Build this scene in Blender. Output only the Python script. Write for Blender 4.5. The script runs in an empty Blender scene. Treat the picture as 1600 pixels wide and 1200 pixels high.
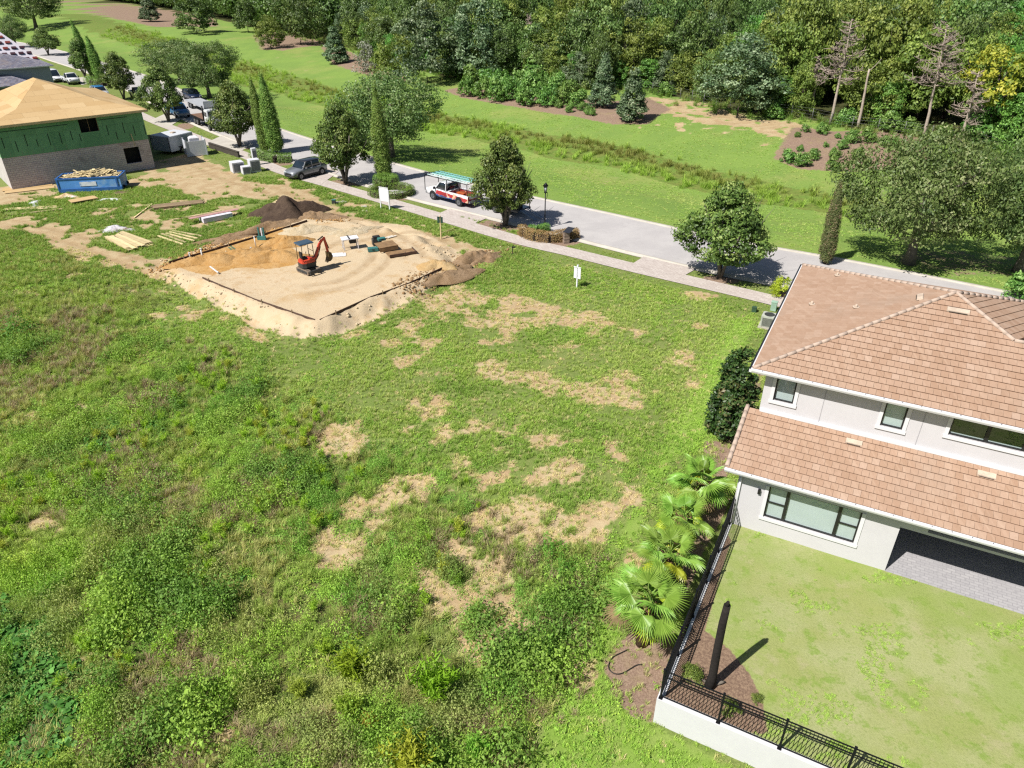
import bpy, bmesh, math, random
import numpy as np
from mathutils import Vector, Matrix

S = bpy.context.scene
COL = S.collection
rad = math.radians

# ------------------------------------------------------------------ camera, sky, sun, exposure
CAM_H, F_PX, PITCH = 20.0, 1120.0, 30.5
cam_d = bpy.data.cameras.new('camera')
cam = bpy.data.objects.new('camera', cam_d)
COL.objects.link(cam)
cam.location = (0, 0, CAM_H)
cam.rotation_euler = (rad(90 - PITCH), 0, 0)
cam_d.sensor_width = 36.0
cam_d.lens = 36.0 * F_PX / 1600.0
cam_d.clip_start = 0.5
cam_d.clip_end = 6000
S.camera = cam

SUN_EL = 51.5
SUN_H = Vector((-0.795, -0.607, 0)).normalized()
w = bpy.data.worlds.new('World')
S.world = w
w.use_nodes = True
wn = w.node_tree.nodes
wn.clear()
sky_n = wn.new('ShaderNodeTexSky')
sky_n.sky_type = 'NISHITA'
sky_n.sun_disc = False
sky_n.sun_elevation = rad(SUN_EL)
sky_n.sun_rotation = math.atan2(SUN_H.x, SUN_H.y) % (2 * math.pi)
sky_n.air_density = 1.0
sky_n.dust_density = 1.0
bg = wn.new('ShaderNodeBackground')
bg.inputs['Strength'].default_value = 0.05
wo = wn.new('ShaderNodeOutputWorld')
w.node_tree.links.new(sky_n.outputs[0], bg.inputs[0])
w.node_tree.links.new(bg.outputs[0], wo.inputs[0])

sun_d = bpy.data.lights.new('sun', 'SUN')
sun_d.energy = 5.0
sun_d.angle = rad(0.53)
sun_d.color = (1.0, 0.955, 0.89)
sun = bpy.data.objects.new('sun', sun_d)
COL.objects.link(sun)
sdir = Vector((SUN_H.x * math.cos(rad(SUN_EL)), SUN_H.y * math.cos(rad(SUN_EL)), math.sin(rad(SUN_EL))))
sun.rotation_euler = sdir.to_track_quat('Z', 'Y').to_euler()
sun.location = (-40, -30, 80)

S.view_settings.view_transform = 'Standard'
S.view_settings.look = 'None'
S.view_settings.exposure = 0.76
S.view_settings.gamma = 1.0
S.view_settings.use_curve_mapping = False
S.render.engine = 'CYCLES'
S.cycles.max_bounces = 6
S.cycles.diffuse_bounces = 3
S.cycles.glossy_bounces = 3
S.cycles.transparent_max_bounces = 8
S.cycles.caustics_reflective = False
S.cycles.caustics_refractive = False
S.cycles.use_denoising = False
try:
    S.cycles.denoiser = 'OPENIMAGEDENOISE'
    S.cycles.denoising_input_passes = 'RGB_ALBEDO_NORMAL'
    S.cycles.denoising_prefilter = 'ACCURATE'
except Exception:
    pass
S.cycles.filter_width = 1.3

# ------------------------------------------------------------------ helpers: maths, noise, terrain
def ray(px, py):
    t = rad(PITCH)
    u = (px - 800) / F_PX
    v = -(py - 600) / F_PX
    return np.array([u, math.cos(t) + v * math.sin(t), -math.sin(t) + v * math.cos(t)])

def G(px, py, z=0.0):
    """the point of the plane at height z that the photograph shows at px, py"""
    d = ray(px, py)
    s = (z - CAM_H) / d[2]
    return np.array([d[0] * s, d[1] * s])

def proj(p):
    t = rad(PITCH)
    x, y, z = p[0], p[1], p[2] - CAM_H
    zc = y * math.cos(t) - z * math.sin(t)
    yc = y * math.sin(t) + z * math.cos(t)
    return 800 + F_PX * x / zc, 600 - F_PX * yc / zc

def sm(t):
    t = np.clip(t, 0, 1)
    return t * t * (3 - 2 * t)

_lat = {}
def vnoise(x, y, scale, seed=0):
    if seed not in _lat:
        _lat[seed] = np.random.RandomState(seed + 11).rand(256, 256)
    L = _lat[seed]
    x = np.asarray(x, float) / scale + 1000
    y = np.asarray(y, float) / scale + 1000
    xi = np.floor(x).astype(int); yi = np.floor(y).astype(int)
    fx = sm(x - xi); fy = sm(y - yi)
    a = L[xi % 256, yi % 256]; b = L[(xi + 1) % 256, yi % 256]
    c = L[xi % 256, (yi + 1) % 256]; d = L[(xi + 1) % 256, (yi + 1) % 256]
    return (a * (1 - fx) + b * fx) * (1 - fy) + (c * (1 - fx) + d * fx) * fy

def fbm(x, y, scale, seed=0, octs=3):
    r = 0; a = 0.5; tot = 0
    for i in range(octs):
        r = r + a * vnoise(x, y, scale / 2 ** i, seed + i); tot += a; a *= 0.55
    return r / tot

def seg_dist(X, Y, P, closed=False):
    """distance to a polyline"""
    P = np.asarray(P, float)
    n = len(P)
    best = np.full(np.shape(X), 1e9)
    rng_ = range(n) if closed else range(n - 1)
    for i in rng_:
        a = P[i]; b = P[(i + 1) % n]
        d = b - a; L2 = d @ d + 1e-9
        t = np.clip(((X - a[0]) * d[0] + (Y - a[1]) * d[1]) / L2, 0, 1)
        best = np.minimum(best, np.hypot(X - a[0] - t * d[0], Y - a[1] - t * d[1]))
    return best

def inside(X, Y, P):
    P = np.asarray(P, float)
    r = np.zeros(np.shape(X), bool)
    n = len(P)
    for i in range(n):
        x1, y1 = P[i]; x2, y2 = P[(i + 1) % n]
        if y1 == y2:
            continue
        c = ((y1 > Y) != (y2 > Y)) & (X < (x2 - x1) * (Y - y1) / (y2 - y1) + x1)
        r ^= c
    return r

def sdist(X, Y, P):
    """signed distance to a polygon, positive inside"""
    d = seg_dist(X, Y, P, True)
    return np.where(inside(X, Y, P), d, -d)

def resample(P, n):
    P = np.asarray(P, float)
    # Catmull-Rom then even spacing
    Q = np.vstack([2 * P[0] - P[1], P, 2 * P[-1] - P[-2]])
    out = []
    for i in range(1, len(Q) - 2):
        p0, p1, p2, p3 = Q[i - 1], Q[i], Q[i + 1], Q[i + 2]
        for t in np.linspace(0, 1, 20, endpoint=False):
            out.append(0.5 * ((2 * p1) + (-p0 + p2) * t + (2 * p0 - 5 * p1 + 4 * p2 - p3) * t * t + (-p0 + 3 * p1 - 3 * p2 + p3) * t ** 3))
    out.append(P[-1])
    out = np.array(out)
    s = np.r_[0, np.cumsum(np.hypot(*np.diff(out, axis=0).T))]
    k = np.linspace(0, s[-1], n)
    return np.c_[np.interp(k, s, out[:, 0]), np.interp(k, s, out[:, 1])]

def offset(P, d):
    T = np.gradient(P, axis=0)
    T /= np.linalg.norm(T, axis=1)[:, None]
    N = np.c_[-T[:, 1], T[:, 0]]
    return P + N * d

# road: far edge, running from the right to the far left
ROAD_FAR = resample([(120, -15), (70, 22), (48, 37.5), (34.7, 46.8), (26.3, 52.7), (19.9, 56.6), (15.2, 60.0), (8.9, 65.0), (1.7, 70.6),
                     (-5.5, 76.3), (-12.5, 83), (-24.7, 95.3), (-39.2, 112), (-57, 135), (-73, 156), (-98, 184), (-135, 222), (-200, 275)], 420)
ROAD_NEAR = offset(ROAD_FAR, 8.0)
if np.hypot(*(ROAD_NEAR[120])) > np.hypot(*(ROAD_FAR[120])):
    ROAD_NEAR = offset(ROAD_FAR, -8.0); FARSIGN = 1
else:
    FARSIGN = -1
ROAD_POLY = np.vstack([ROAD_FAR, ROAD_NEAR[::-1]])
_far_lo = ROAD_FAR[::6]

def road_d(X, Y):
    """distance beyond the far edge of the road, negative on the house side"""
    d = seg_dist(X, Y, _far_lo)
    inn = inside(X, Y, np.vstack([_far_lo, [(-400, 200), (-400, -300), (120, -300)]]))
    return np.where(inn, -d, d)

# house frame on the right
HE1 = np.array([0.885, -0.4656]); HE2 = np.array([0.4656, 0.885])
W0 = np.array([9.002, 22.634])
def HAB(X, Y):
    dx = X - W0[0]; dy = Y - W0[1]
    return dx * HE1[0] + dy * HE1[1], dx * HE2[0] + dy * HE2[1]
def HP(a, b, z=0.0):
    p = W0 + a * HE1 + b * HE2
    return Vector((p[0], p[1], z))

PAD_H = 0.6
PAD = np.array([G(*p, PAD_H) for p in ((266, 412), (316, 433), (396, 466), (492, 500), (575, 465), (700, 413), (640, 372), (560, 352), (480, 343), (400, 370), (337, 388))])

_BIG = dict()
def height(X, Y, detail=True):
    X = np.asarray(X, float); Y = np.asarray(Y, float)
    d = road_d(X, Y)
    z = -0.9 * np.exp(-((d - 13) / 6.0) ** 2) * sm(d / 4) + 1.7 * sm((d - 20) / 20.0)
    z = np.where(d > 0, z, 0)
    if detail:
        lump = (fbm(X, Y, 5, 3) - .5) * 0.5 * sm((d - 24) / 12)
        z = z + lump
    a, b = HAB(X, Y)
    lot = -1.1 * sm((2.0 - b) / 11.4) - 0.03 * np.clip(-9.4 - b, 0, 40)
    z = z + np.where(d < -9, lot, 0)
    if detail:
        wild = sm((-d - 16) / 6) * sm((1.0 - a) / 1.5)
        z = z + wild * ((fbm(X, Y, 3.2, 7) - .5) * 0.28 + (vnoise(X, Y, 0.8, 9) - .5) * 0.10) * sm((8 - b) / 14 + .35)
    near = (X > -40) & (X < 8) & (Y > 34) & (Y < 75)
    if np.any(near):
        pd = np.full(X.shape, -99.0)
        pd[near] = sdist(X[near], Y[near], PAD)
        k = sm((pd + 1.5) / 1.3)
        z = z * (1 - k) + PAD_H * k
        if detail:
            bank = np.exp(-((pd + 1.3) / 1.0) ** 2)
            z = z + bank * ((fbm(X, Y, 1.3, 21) - .45) * 1.0 + (vnoise(X, Y, .45, 23) - .5) * .16)
            z = z + np.where(pd > 0, (vnoise(X, Y, .7, 30) - .5) * 0.03, 0)
    return z

def h1(x, y):
    return float(height(np.array([x]), np.array([y]))[0])

def at(px, py):
    """point of the terrain seen at px, py in the photograph"""
    d = ray(px, py)
    if d[2] > -0.02:
        d[2] = -0.02
    s0 = (4.0 - CAM_H) / d[2]; s1 = (-2.5 - CAM_H) / d[2]
    ss = np.linspace(s0, s1, 90)
    X = d[0] * ss; Y = d[1] * ss; Z = CAM_H + d[2] * ss
    H = height(X, Y)
    below = Z <= H
    i = int(np.argmax(below)) if below.any() else len(ss) - 1
    i = max(i, 1)
    g0 = Z[i - 1] - H[i - 1]; g1 = Z[i] - H[i]
    t = g0 / (g0 - g1 + 1e-9)
    s = ss[i - 1] + (ss[i] - ss[i - 1]) * min(max(t, 0), 1)
    x, y = d[0] * s, d[1] * s
    return Vector((x, y, h1(x, y)))

def depth(p):
    t = rad(PITCH)
    return p[1] * math.cos(t) + (CAM_H - p[2]) * math.sin(t)

def tall(p, ytop):
    """height of an upright thing standing at p whose top the photograph shows at row ytop"""
    lo, hi = 0.0, 40.0
    for _ in range(40):
        m = (lo + hi) / 2
        if proj((p[0], p[1], p[2] + m))[1] > ytop: lo = m
        else: hi = m
    return lo

def PX(p, n):
    """metres that span n pixels of the photograph at p"""
    return n * depth(p) / F_PX

def lin(c):
    c = c / 255.0
    return c / 12.92 if c <= 0.04045 else ((c + 0.055) / 1.055) ** 2.4
def hx(s, k=1.0):
    s = s.lstrip('#')
    return tuple(lin(int(s[i:i + 2], 16)) * k for i in (0, 2, 4)) + (1.0,)
# ------------------------------------------------------------------ helpers: materials
class NT:
    def __init__(s, name):
        s.m = bpy.data.materials.new(name); s.m.use_nodes = True
        s.t = s.m.node_tree; s.t.nodes.clear()
        s.out = s.n('ShaderNodeOutputMaterial')
    def n(s, t, **k):
        x = s.t.nodes.new(t)
        for a, v in k.items(): setattr(x, a, v)
        return x
    def l(s, a, b):
        s.t.links.new(a, b)
    def val(s, sock, v):
        if hasattr(v, 'is_linked') or isinstance(v, bpy.types.NodeSocket): s.l(v, sock)
        else: sock.default_value = v
    def math(s, op, a, b=0.5, c=None, clamp=False):
        x = s.n('ShaderNodeMath', operation=op); x.use_clamp = clamp
        s.val(x.inputs[0], a); s.val(x.inputs[1], b)
        if c is not None: s.val(x.inputs[2], c)
        return x.outputs[0]
    def mix(s, f, a, b, blend='MIX'):
        x = s.n('ShaderNodeMix', data_type='RGBA', blend_type=blend)
        s.val(x.inputs[0], f); s.val(x.inputs[6], a); s.val(x.inputs[7], b)
        return x.outputs[2]
    def ss(s, v, lo, hi):
        x = s.n('ShaderNodeMapRange', interpolation_type='SMOOTHSTEP')
        s.val(x.inputs[0], v); x.inputs[1].default_value = lo; x.inputs[2].default_value = hi
        return x.outputs[0]
    def co(s, kind='Object'):
        return s.n('ShaderNodeTexCoord').outputs[kind]
    def geo(s):
        return s.n('ShaderNodeNewGeometry').outputs['Position']
    def noise(s, vec, scale, detail=3, rough=.55, dist=0.0):
        x = s.n('ShaderNodeTexNoise'); s.l(vec, x.inputs['Vector'])
        x.inputs['Scale'].default_value = scale; x.inputs['Detail'].default_value = detail
        x.inputs['Roughness'].default_value = rough; x.inputs['Distortion'].default_value = dist
        return x.outputs['Fac']
    def voro(s, vec, scale, feat='F1', out='Distance'):
        x = s.n('ShaderNodeTexVoronoi', feature=feat); s.l(vec, x.inputs['Vector'])
        x.inputs['Scale'].default_value = scale
        return x.outputs[out]
    def attr(s, name, kind='GEOMETRY', out='Color'):
        x = s.n('ShaderNodeAttribute', attribute_type=kind); x.attribute_name = name
        return x.outputs[out]
    def sep(s, c):
        x = s.n('ShaderNodeSeparateColor'); s.l(c, x.inputs[0]); return x.outputs
    def bsdf(s, col, rough=.8, metal=0.0, bump=None, bstr=.3, bdist=.02, spec=.3, coat=0.0):
        b = s.n('ShaderNodeBsdfPrincipled')
        s.val(b.inputs['Base Color'], col); s.val(b.inputs['Roughness'], rough)
        b.inputs['Metallic'].default_value = metal
        b.inputs['Specular IOR Level'].default_value = spec
        b.inputs['Coat Weight'].default_value = coat
        if bump is not None:
            x = s.n('ShaderNodeBump'); x.inputs['Strength'].default_value = bstr; x.inputs['Distance'].default_value = bdist
            s.l(bump, x.inputs['Height']); s.l(x.outputs[0], b.inputs['Normal'])
        s.l(b.outputs[0], s.out.inputs[0])
        return b

MATS = {}
def plain(name, col, rough=.7, metal=0.0, var=.14, scale=3.0, bstr=.15, bscale=None, spec=.3, coat=0.0, tone=False, tint=None):
    """solid colour with uneven weathering; tone = per-piece brightness attribute"""
    if name in MATS: return MATS[name]
    t = NT(name)
    v = t.co('Object')
    n1 = t.noise(v, scale, 5, .6)
    n2 = t.noise(v, scale * 9, 3, .6)
    if isinstance(col, str): col = hx(col)
    dark = tuple(c * (1 - var * 1.6) for c in col[:3]) + (1,)
    lite = tuple(min(1, c * (1 + var)) for c in col[:3]) + (1,)
    f = t.math('MULTIPLY_ADD', n1, .7, t.math('MULTIPLY', n2, .3))
    c = t.mix(t.ss(f, .3, .7), dark, lite)
    if tint is not None:
        c = t.mix(t.ss(t.noise(v, scale * .5, 4, .7), .5, .75), c, hx(tint) if isinstance(tint, str) else tint)
    if tone:
        a = t.attr('tone', out='Fac')
        g = t.n('ShaderNodeCombineColor')
        k = t.math('MULTIPLY_ADD', a, .6, .7)
        for i in range(3): t.l(k, g.inputs[i])
        c = t.mix(1.0, c, g.outputs[0], 'MULTIPLY')
    t.bsdf(c, rough, metal, t.noise(v, bscale or scale * 12, 3), bstr, .01, spec, coat)
    MATS[name] = t.m
    return t.m

def leafmat(name, cols, rough=.5, trans=.3, spec=.35, inst=False):
    """foliage: leaf colour from the leaf's own tone attribute through a ramp"""
    if name in MATS: return MATS[name]
    t = NT(name)
    a = t.attr('tone', out='Fac')
    if inst:
        c = t.attr('col', 'INSTANCER')
        g = t.n('ShaderNodeCombineColor')
        k = t.math('MULTIPLY_ADD', a, .9, .55)
        for i in range(3): t.l(k, g.inputs[i])
        c = t.mix(1.0, c, g.outputs[0], 'MULTIPLY')
    else:
        r = t.n('ShaderNodeValToRGB')
        e = r.color_ramp.elements
        n = len(cols)
        e[0].position = 0; e[0].color = hx(cols[0]) if isinstance(cols[0], str) else cols[0]
        e[1].position = 1; e[1].color = hx(cols[-1]) if isinstance(cols[-1], str) else cols[-1]
        for i in range(1, n - 1):
            x = e.new(i / (n - 1)); x.color = hx(cols[i]) if isinstance(cols[i], str) else cols[i]
        t.l(a, r.inputs[0])
        oi = t.n('ShaderNodeObjectInfo').outputs['Random']
        hs = t.n('ShaderNodeHueSaturation')
        t.l(t.math('MULTIPLY_ADD', oi, .03, .485), hs.inputs['Hue'])
        t.l(t.math('MULTIPLY_ADD', oi, .30, .85), hs.inputs['Value'])
        t.l(r.outputs[0], hs.inputs['Color'])
        c = hs.outputs[0]
    b = t.n('ShaderNodeBsdfPrincipled')
    t.l(c, b.inputs['Base Color']); b.inputs['Roughness'].default_value = rough
    b.inputs['Specular IOR Level'].default_value = spec
    tr = t.n('ShaderNodeBsdfTranslucent')
    tc = t.mix(.5, c, (.30, .42, .04, 1), 'MIX')
    t.l(t.mix(1.0, c, (1.25, 1.3, .6, 1), 'MULTIPLY'), tr.inputs['Color'])
    m = t.n('ShaderNodeMixShader'); m.inputs[0].default_value = trans
    t.l(b.outputs[0], m.inputs[1]); t.l(tr.outputs[0], m.inputs[2])
    t.l(m.outputs[0], t.out.inputs[0])
    MATS[name] = t.m
    return t.m

# ------------------------------------------------------------------ helpers: meshes and things
def mesh_np(name, V, Fc, mats, tone=None, smooth=False):
    """mesh from arrays; Fc an (n,k) array"""
    me = bpy.data.meshes.new(name)
    V = np.asarray(V, np.float32); Fc = np.asarray(Fc, np.int32)
    n, k = Fc.shape
    me.vertices.add(len(V)); me.vertices.foreach_set('co', V.ravel())
    me.loops.add(n * k); me.loops.foreach_set('vertex_index', Fc.ravel())
    me.polygons.add(n)
    me.polygons.foreach_set('loop_start', np.arange(0, n * k, k, dtype=np.int32))
    if tone is not None:
        at_ = me.attributes.new('tone', 'FLOAT', 'POINT'); at_.data.foreach_set('value', np.asarray(tone, np.float32))
    for m in (mats if isinstance(mats, (list, tuple)) else [mats]): me.materials.append(m)
    me.update(calc_edges=True)
    if smooth: me.polygons.foreach_set('use_smooth', np.ones(n, bool))
    return me

class MB:
    """collects boxes, prisms and tubes into one mesh"""
    def __init__(s): s.v = []; s.f = []; s.t = []; s.mi = []; s.sm = []
    def add(s, V, Fs, tone=.5, mi=0, smooth=False, M=None):
        o = len(s.v)
        for p in V:
            p = Vector(p)
            s.v.append(M @ p if M else p); s.t.append(tone)
        for f in Fs:
            s.f.append([o + i for i in f]); s.mi.append(mi); s.sm.append(smooth)
        return s
    def box(s, c, d, M=None, tone=.5, mi=0, taper=(1, 1), rz=0.0):
        x, y, z = d[0] / 2, d[1] / 2, d[2] / 2
        tx, ty = taper
        V = [Vector((-x, -y, -z)), Vector((x, -y, -z)), Vector((x, y, -z)), Vector((-x, y, -z)),
             Vector((-x * tx, -y * ty, z)), Vector((x * tx, -y * ty, z)), Vector((x * tx, y * ty, z)), Vector((-x * tx, y * ty, z))]
        if rz:
            R = Matrix.Rotation(rz, 3, 'Z'); V = [R @ v for v in V]
        V = [v + Vector(c) for v in V]
        return s.add(V, [(3, 2, 1, 0), (4, 5, 6, 7), (0, 1, 5, 4), (1, 2, 6, 5), (2, 3, 7, 6), (3, 0, 4, 7)], tone, mi, False, M)
    def bar(s, p, q, wd, ht, M=None, tone=.5, mi=0, up=(0, 0, 1)):
        p = Vector(p); q = Vector(q); d = q - p; L = d.length
        if L < 1e-6: return s
        x = d / L; u = Vector(up)
        y = u.cross(x)
        if y.length < 1e-4: y = Vector((0, 1, 0)).cross(x)
        y.normalize(); z = x.cross(y)
        R = Matrix((x, y, z)).transposed().to_4x4(); R.translation = (p + q) / 2
        return s.box((0, 0, 0), (L, wd, ht), (M @ R) if M else R, tone, mi)
    def prism(s, poly, y0, y1, M=None, tone=.5, mi=0, inset=0.0):
        """polygon in x,z extruded along y; the two ends may be inset towards the middle height"""
        n = len(poly)
        V = [(p[0], y0, p[1]) for p in poly] + [(p[0], y1, p[1]) for p in poly]
        Fs = [tuple(range(n)), tuple(range(2 * n - 1, n - 1, -1))]
        for i in range(n):
            j = (i + 1) % n
            Fs.append((j, i, n + i, n + j))
        return s.add(V, Fs, tone, mi, False, M)
    def tube(s, pts, rr, n=8, M=None, tone=.5, mi=0, caps=True, smooth=True):
        pts = [Vector(p) for p in pts]
        if not hasattr(rr, '__len__'): rr = [rr] * len(pts)
        V = []; k = len(pts)
        prev = None
        for i in range(k):
            d = (pts[min(i + 1, k - 1)] - pts[max(i - 1, 0)])
            d = d.normalized() if d.length > 1e-7 else Vector((0, 0, 1))
            if prev is None:
                a = d.orthogonal().normalized()
            else:
                a = prev - d * prev.dot(d)
                a = a.normalized() if a.length > 1e-5 else d.orthogonal().normalized()
            prev = a
            b = d.cross(a)
            for j in range(n):
                th = 2 * math.pi * j / n
                V.append(pts[i] + (a * math.cos(th) + b * math.sin(th)) * rr[i])
        Fs = []
        for i in range(k - 1):
            for j in range(n):
                Fs.append((i * n + j, i * n + (j + 1) % n, (i + 1) * n + (j + 1) % n, (i + 1) * n + j))
        s.add(V, Fs, tone, mi, smooth, M)
        if caps:
            o = len(s.v) - len(V)
            s.f.append([o + j for j in range(n - 1, -1, -1)]); s.mi.append(mi); s.sm.append(False)
            s.f.append([o + (k - 1) * n + j for j in range(n)]); s.mi.append(mi); s.sm.append(False)
        return s
    def cyl(s, c, r, h, n=16, axis='Z', M=None, tone=.5, mi=0, r2=None):
        c = Vector(c); a = {'X': Vector((1, 0, 0)), 'Y': Vector((0, 1, 0)), 'Z': Vector((0, 0, 1))}[axis]
        return s.tube([c - a * h / 2, c + a * h / 2], [r, r if r2 is None else r2], n, M, tone, mi)
    def poly(s, V, tone=.5, mi=0, M=None):
        return s.add(V, [tuple(range(len(V)))], tone, mi, False, M)
    def slab(s, V, th, tone=.5, mi=0):
        """planar polygon given thickness downwards along its normal"""
        V = [Vector(v) for v in V]
        nrm = Vector((0, 0, 0))
        for i in range(len(V)):
            a = V[i]; b = V[(i + 1) % len(V)]
            nrm += Vector(((a.y - b.y) * (a.z + b.z), (a.z - b.z) * (a.x + b.x), (a.x - b.x) * (a.y + b.y)))
        nrm.normalize()
        if nrm.z < 0: V.reverse(); nrm = -nrm
        n = len(V)
        W = V + [v - nrm * th for v in V]
        Fs = [tuple(range(n)), tuple(range(2 * n - 1, n - 1, -1))]
        for i in range(n):
            j = (i + 1) % n
            Fs.append((j, i, n + i, n + j))
        return s.add(W, Fs, tone, mi)
    def mesh(s, name, mats):
        me = bpy.data.meshes.new(name)
        me.from_pydata([tuple(v) for v in s.v], [], s.f)
        at_ = me.attributes.new('tone', 'FLOAT', 'POINT'); at_.data.foreach_set('value', np.asarray(s.t, np.float32))
        for m in (mats if isinstance(mats, (list, tuple)) else [mats]): me.materials.append(m)
        me.polygons.foreach_set('material_index', np.asarray(s.mi, np.int32))
        me.polygons.foreach_set('use_smooth', np.asarray(s.sm, bool))
        me.update()
        return me
    def build(s, name, mats, parent=None, bevel=0.0, M=None, smooth=False):
        me = s.mesh(name, mats)
        if bevel > 0:
            bm = bmesh.new(); bm.from_mesh(me)
            bmesh.ops.remove_doubles(bm, verts=bm.verts, dist=1e-5)
            es = [e for e in bm.edges if len(e.link_faces) == 2 and e.calc_face_angle(0) > 0.5]
            bmesh.ops.bevel(bm, geom=es, offset=bevel, segments=2, affect='EDGES', clamp_overlap=True)
            bm.to_mesh(me); bm.free()
            if smooth: me.polygons.foreach_set('use_smooth', np.ones(len(me.polygons), bool))
        return put(name, me, parent, M)

def put(name, me, parent=None, M=None):
    o = bpy.data.objects.new(name, me)
    COL.objects.link(o)
    if M is not None: o.matrix_local = M
    if parent is not None: o.parent = parent
    return o

USED = {}
def tag(o, label, cat, group=None):
    o['label'] = label; o['category'] = cat
    if group: o['group'] = group
    return o
def thing(name, label, cat, loc=(0, 0, 0), rz=0.0, group=None, scale=None):
    o = bpy.data.objects.new(name, None)
    o.empty_display_size = .3
    COL.objects.link(o)
    o.location = loc; o.rotation_euler = (0, 0, rz)
    if scale is not None: o.scale = scale if hasattr(scale, '__len__') else (scale,) * 3
    return tag(o, label, cat, group)
def struct(name, me):
    o = put(name, me); o['kind'] = 'structure'; return o
def stuff(o):
    o['kind'] = 'stuff'; return o
def copy_tree(o, parent=None):
    c = o.copy(); COL.objects.link(c)
    if parent is not None:
        c.parent = parent
    for ch in list(o.children): copy_tree(ch, c)
    return c
def basis(o, x, y, z):
    M = Matrix((Vector(x).normalized(), Vector(y).normalized(), Vector(z).normalized())).transposed().to_4x4()
    M.translation = Vector(o); return M
R = random.Random(5)
# ------------------------------------------------------------------ where sand, dirt, mulch, weeds and mown grass lie
def W(*pts):
    return np.array([tuple(at(*p))[:2] for p in pts])
def ell(cx, cy, rx, ry, n=12):
    return W(*[(cx + rx * math.cos(i * 2 * math.pi / n), cy + ry * math.sin(i * 2 * math.pi / n)) for i in range(n)])

APRON = W((255, 418), (262, 438), (300, 462), (340, 482), (400, 512), (440, 527), (500, 529), (560, 512), (605, 490), (645, 468), (700, 425), (745, 408), (640, 352), (480, 335), (330, 380))
# (polygon, strength, edge softness in metres)
SAND = [(APRON, 1, .5), (W((480, 350), (545, 345), (640, 372), (720, 395), (640, 440), (520, 390)), 1, .8)]
SANDP = [(820, 590, 36, 10), (905, 612, 52, 14), (960, 606, 16, 12), (940, 630, 40, 8), (850, 600, 22, 9), (985, 632, 14, 5), (800, 600, 18, 7), (735, 597, 11, 5),
         (690, 678, 20, 14), (738, 672, 18, 9), (530, 690, 48, 24), (560, 668, 36, 14), (520, 850, 38, 30), (570, 812, 32, 26), (625, 770, 40, 22), (655, 915, 36, 26), (625, 945, 26, 14),
         (722, 872, 28, 22), (812, 812, 42, 40), (855, 742, 22, 12), (775, 920, 26, 30), (770, 980, 24, 14), (890, 830, 40, 30), (930, 790, 26, 14), (870, 690, 26, 8), (760, 745, 40, 12),
         (620, 536, 22, 5), (700, 580, 22, 8), (765, 570, 30, 8), (655, 640, 26, 6), (985, 880, 14, 8), (905, 1050, 12, 12), (865, 1150, 8, 14), (1105, 510, 14, 4), (1090, 465, 26, 6), (975, 515, 16, 4), (900, 500, 22, 4)]
TAN = [(W((195, 290), (245, 250), (310, 238), (345, 260), (385, 282), (440, 288), (475, 297), (530, 325), (600, 350), (690, 368), (765, 392), (745, 425), (690, 425), (640, 440), (560, 370), (500, 325), (430, 318), (380, 306), (320, 311), (270, 296)), 1, .8),
       (W((0, 345), (60, 335), (120, 372), (180, 392), (262, 405), (275, 440), (240, 442), (170, 420), (100, 395), (50, 365), (0, 360)), .9, .8),
       (W((-20, 300), (10, 290), (90, 285), (100, 302), (40, 315), (-20, 325)), 1, .6),
       (W((330, 480), (420, 528), (510, 533), (600, 505), (640, 470), (660, 455), (560, 530), (440, 545), (350, 510)), .75, .8),
       (W((640, 465), (700, 440), (760, 452), (830, 470), (885, 490), (860, 515), (800, 524), (740, 530), (700, 512), (650, 500)), .8, 1.2), (W((640, 470), (760, 455), (860, 520), (760, 600), (660, 590), (600, 540)), .45, 2.5),
       (ell(120, 365, 50, 14), .6, 1), (ell(280, 490, 40, 12), .6, 1), (ell(215, 455, 60, 8), .6, 1), (ell(40, 455, 40, 8), .5, 1), (ell(300, 330, 60, 10), .45, 1), (ell(130, 430, 30, 6), .6, .8),
       (ell(800, 800, 130, 75), .47, 2.5), (ell(860, 720, 120, 50), .43, 2.5), (ell(730, 650, 120, 45), .38, 2), (ell(920, 610, 120, 36), .42, 2), (ell(760, 950, 90, 90), .42, 2), (ell(690, 740, 90, 60), .40, 2), (ell(935, 770, 70, 60), .42, 2), (ell(720, 560, 150, 30), .42, 2), (ell(1000, 520, 130, 26), .3, 2), (ell(880, 500, 100, 24), .42, 2), (ell(1060, 600, 60, 60), .28, 2), (ell(200, 640, 70, 30), .3, 1.5), (ell(60, 830, 60, 30), .32, 1.5), (ell(190, 930, 60, 26), .28, 1.5), (ell(330, 860, 70, 30), .26, 1.5), (ell(350, 1060, 80, 36), .28, 1.5), (ell(160, 1030, 40, 30), .34, 1), (ell(330, 1150, 60, 30), .34, 1), (ell(400, 700, 70, 30), .25, 1.5), (ell(590, 1170, 50, 20), .28, 1), (ell(730, 1090, 60, 30), .36, 1), (ell(270, 335, 130, 26), .4, 2), (ell(560, 330, 60, 14), .35, 1.5), (ell(600, 640, 80, 30), .28, 2), (ell(930, 640, 60, 30), .45, 2), (ell(560, 690, 80, 40), .5, 1.5), (ell(870, 545, 50, 16), .5, 1), (ell(760, 920, 60, 60), .4, 2),
       (ell(60, 650, 60, 8), .35, 1), (ell(145, 640, 40, 14), .5, .8), (ell(250, 570, 120, 20), .25, 3), (ell(860, 600, 150, 25), .35, 2),
       (W((430, 268), (520, 300), (640, 345), (700, 360), (640, 352), (520, 320), (430, 285)), .4, 1)]
for e in SANDP: TAN.append((ell(e[0], e[1], e[2] * 1.25, e[3] * 1.25), .82, .8))
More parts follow.
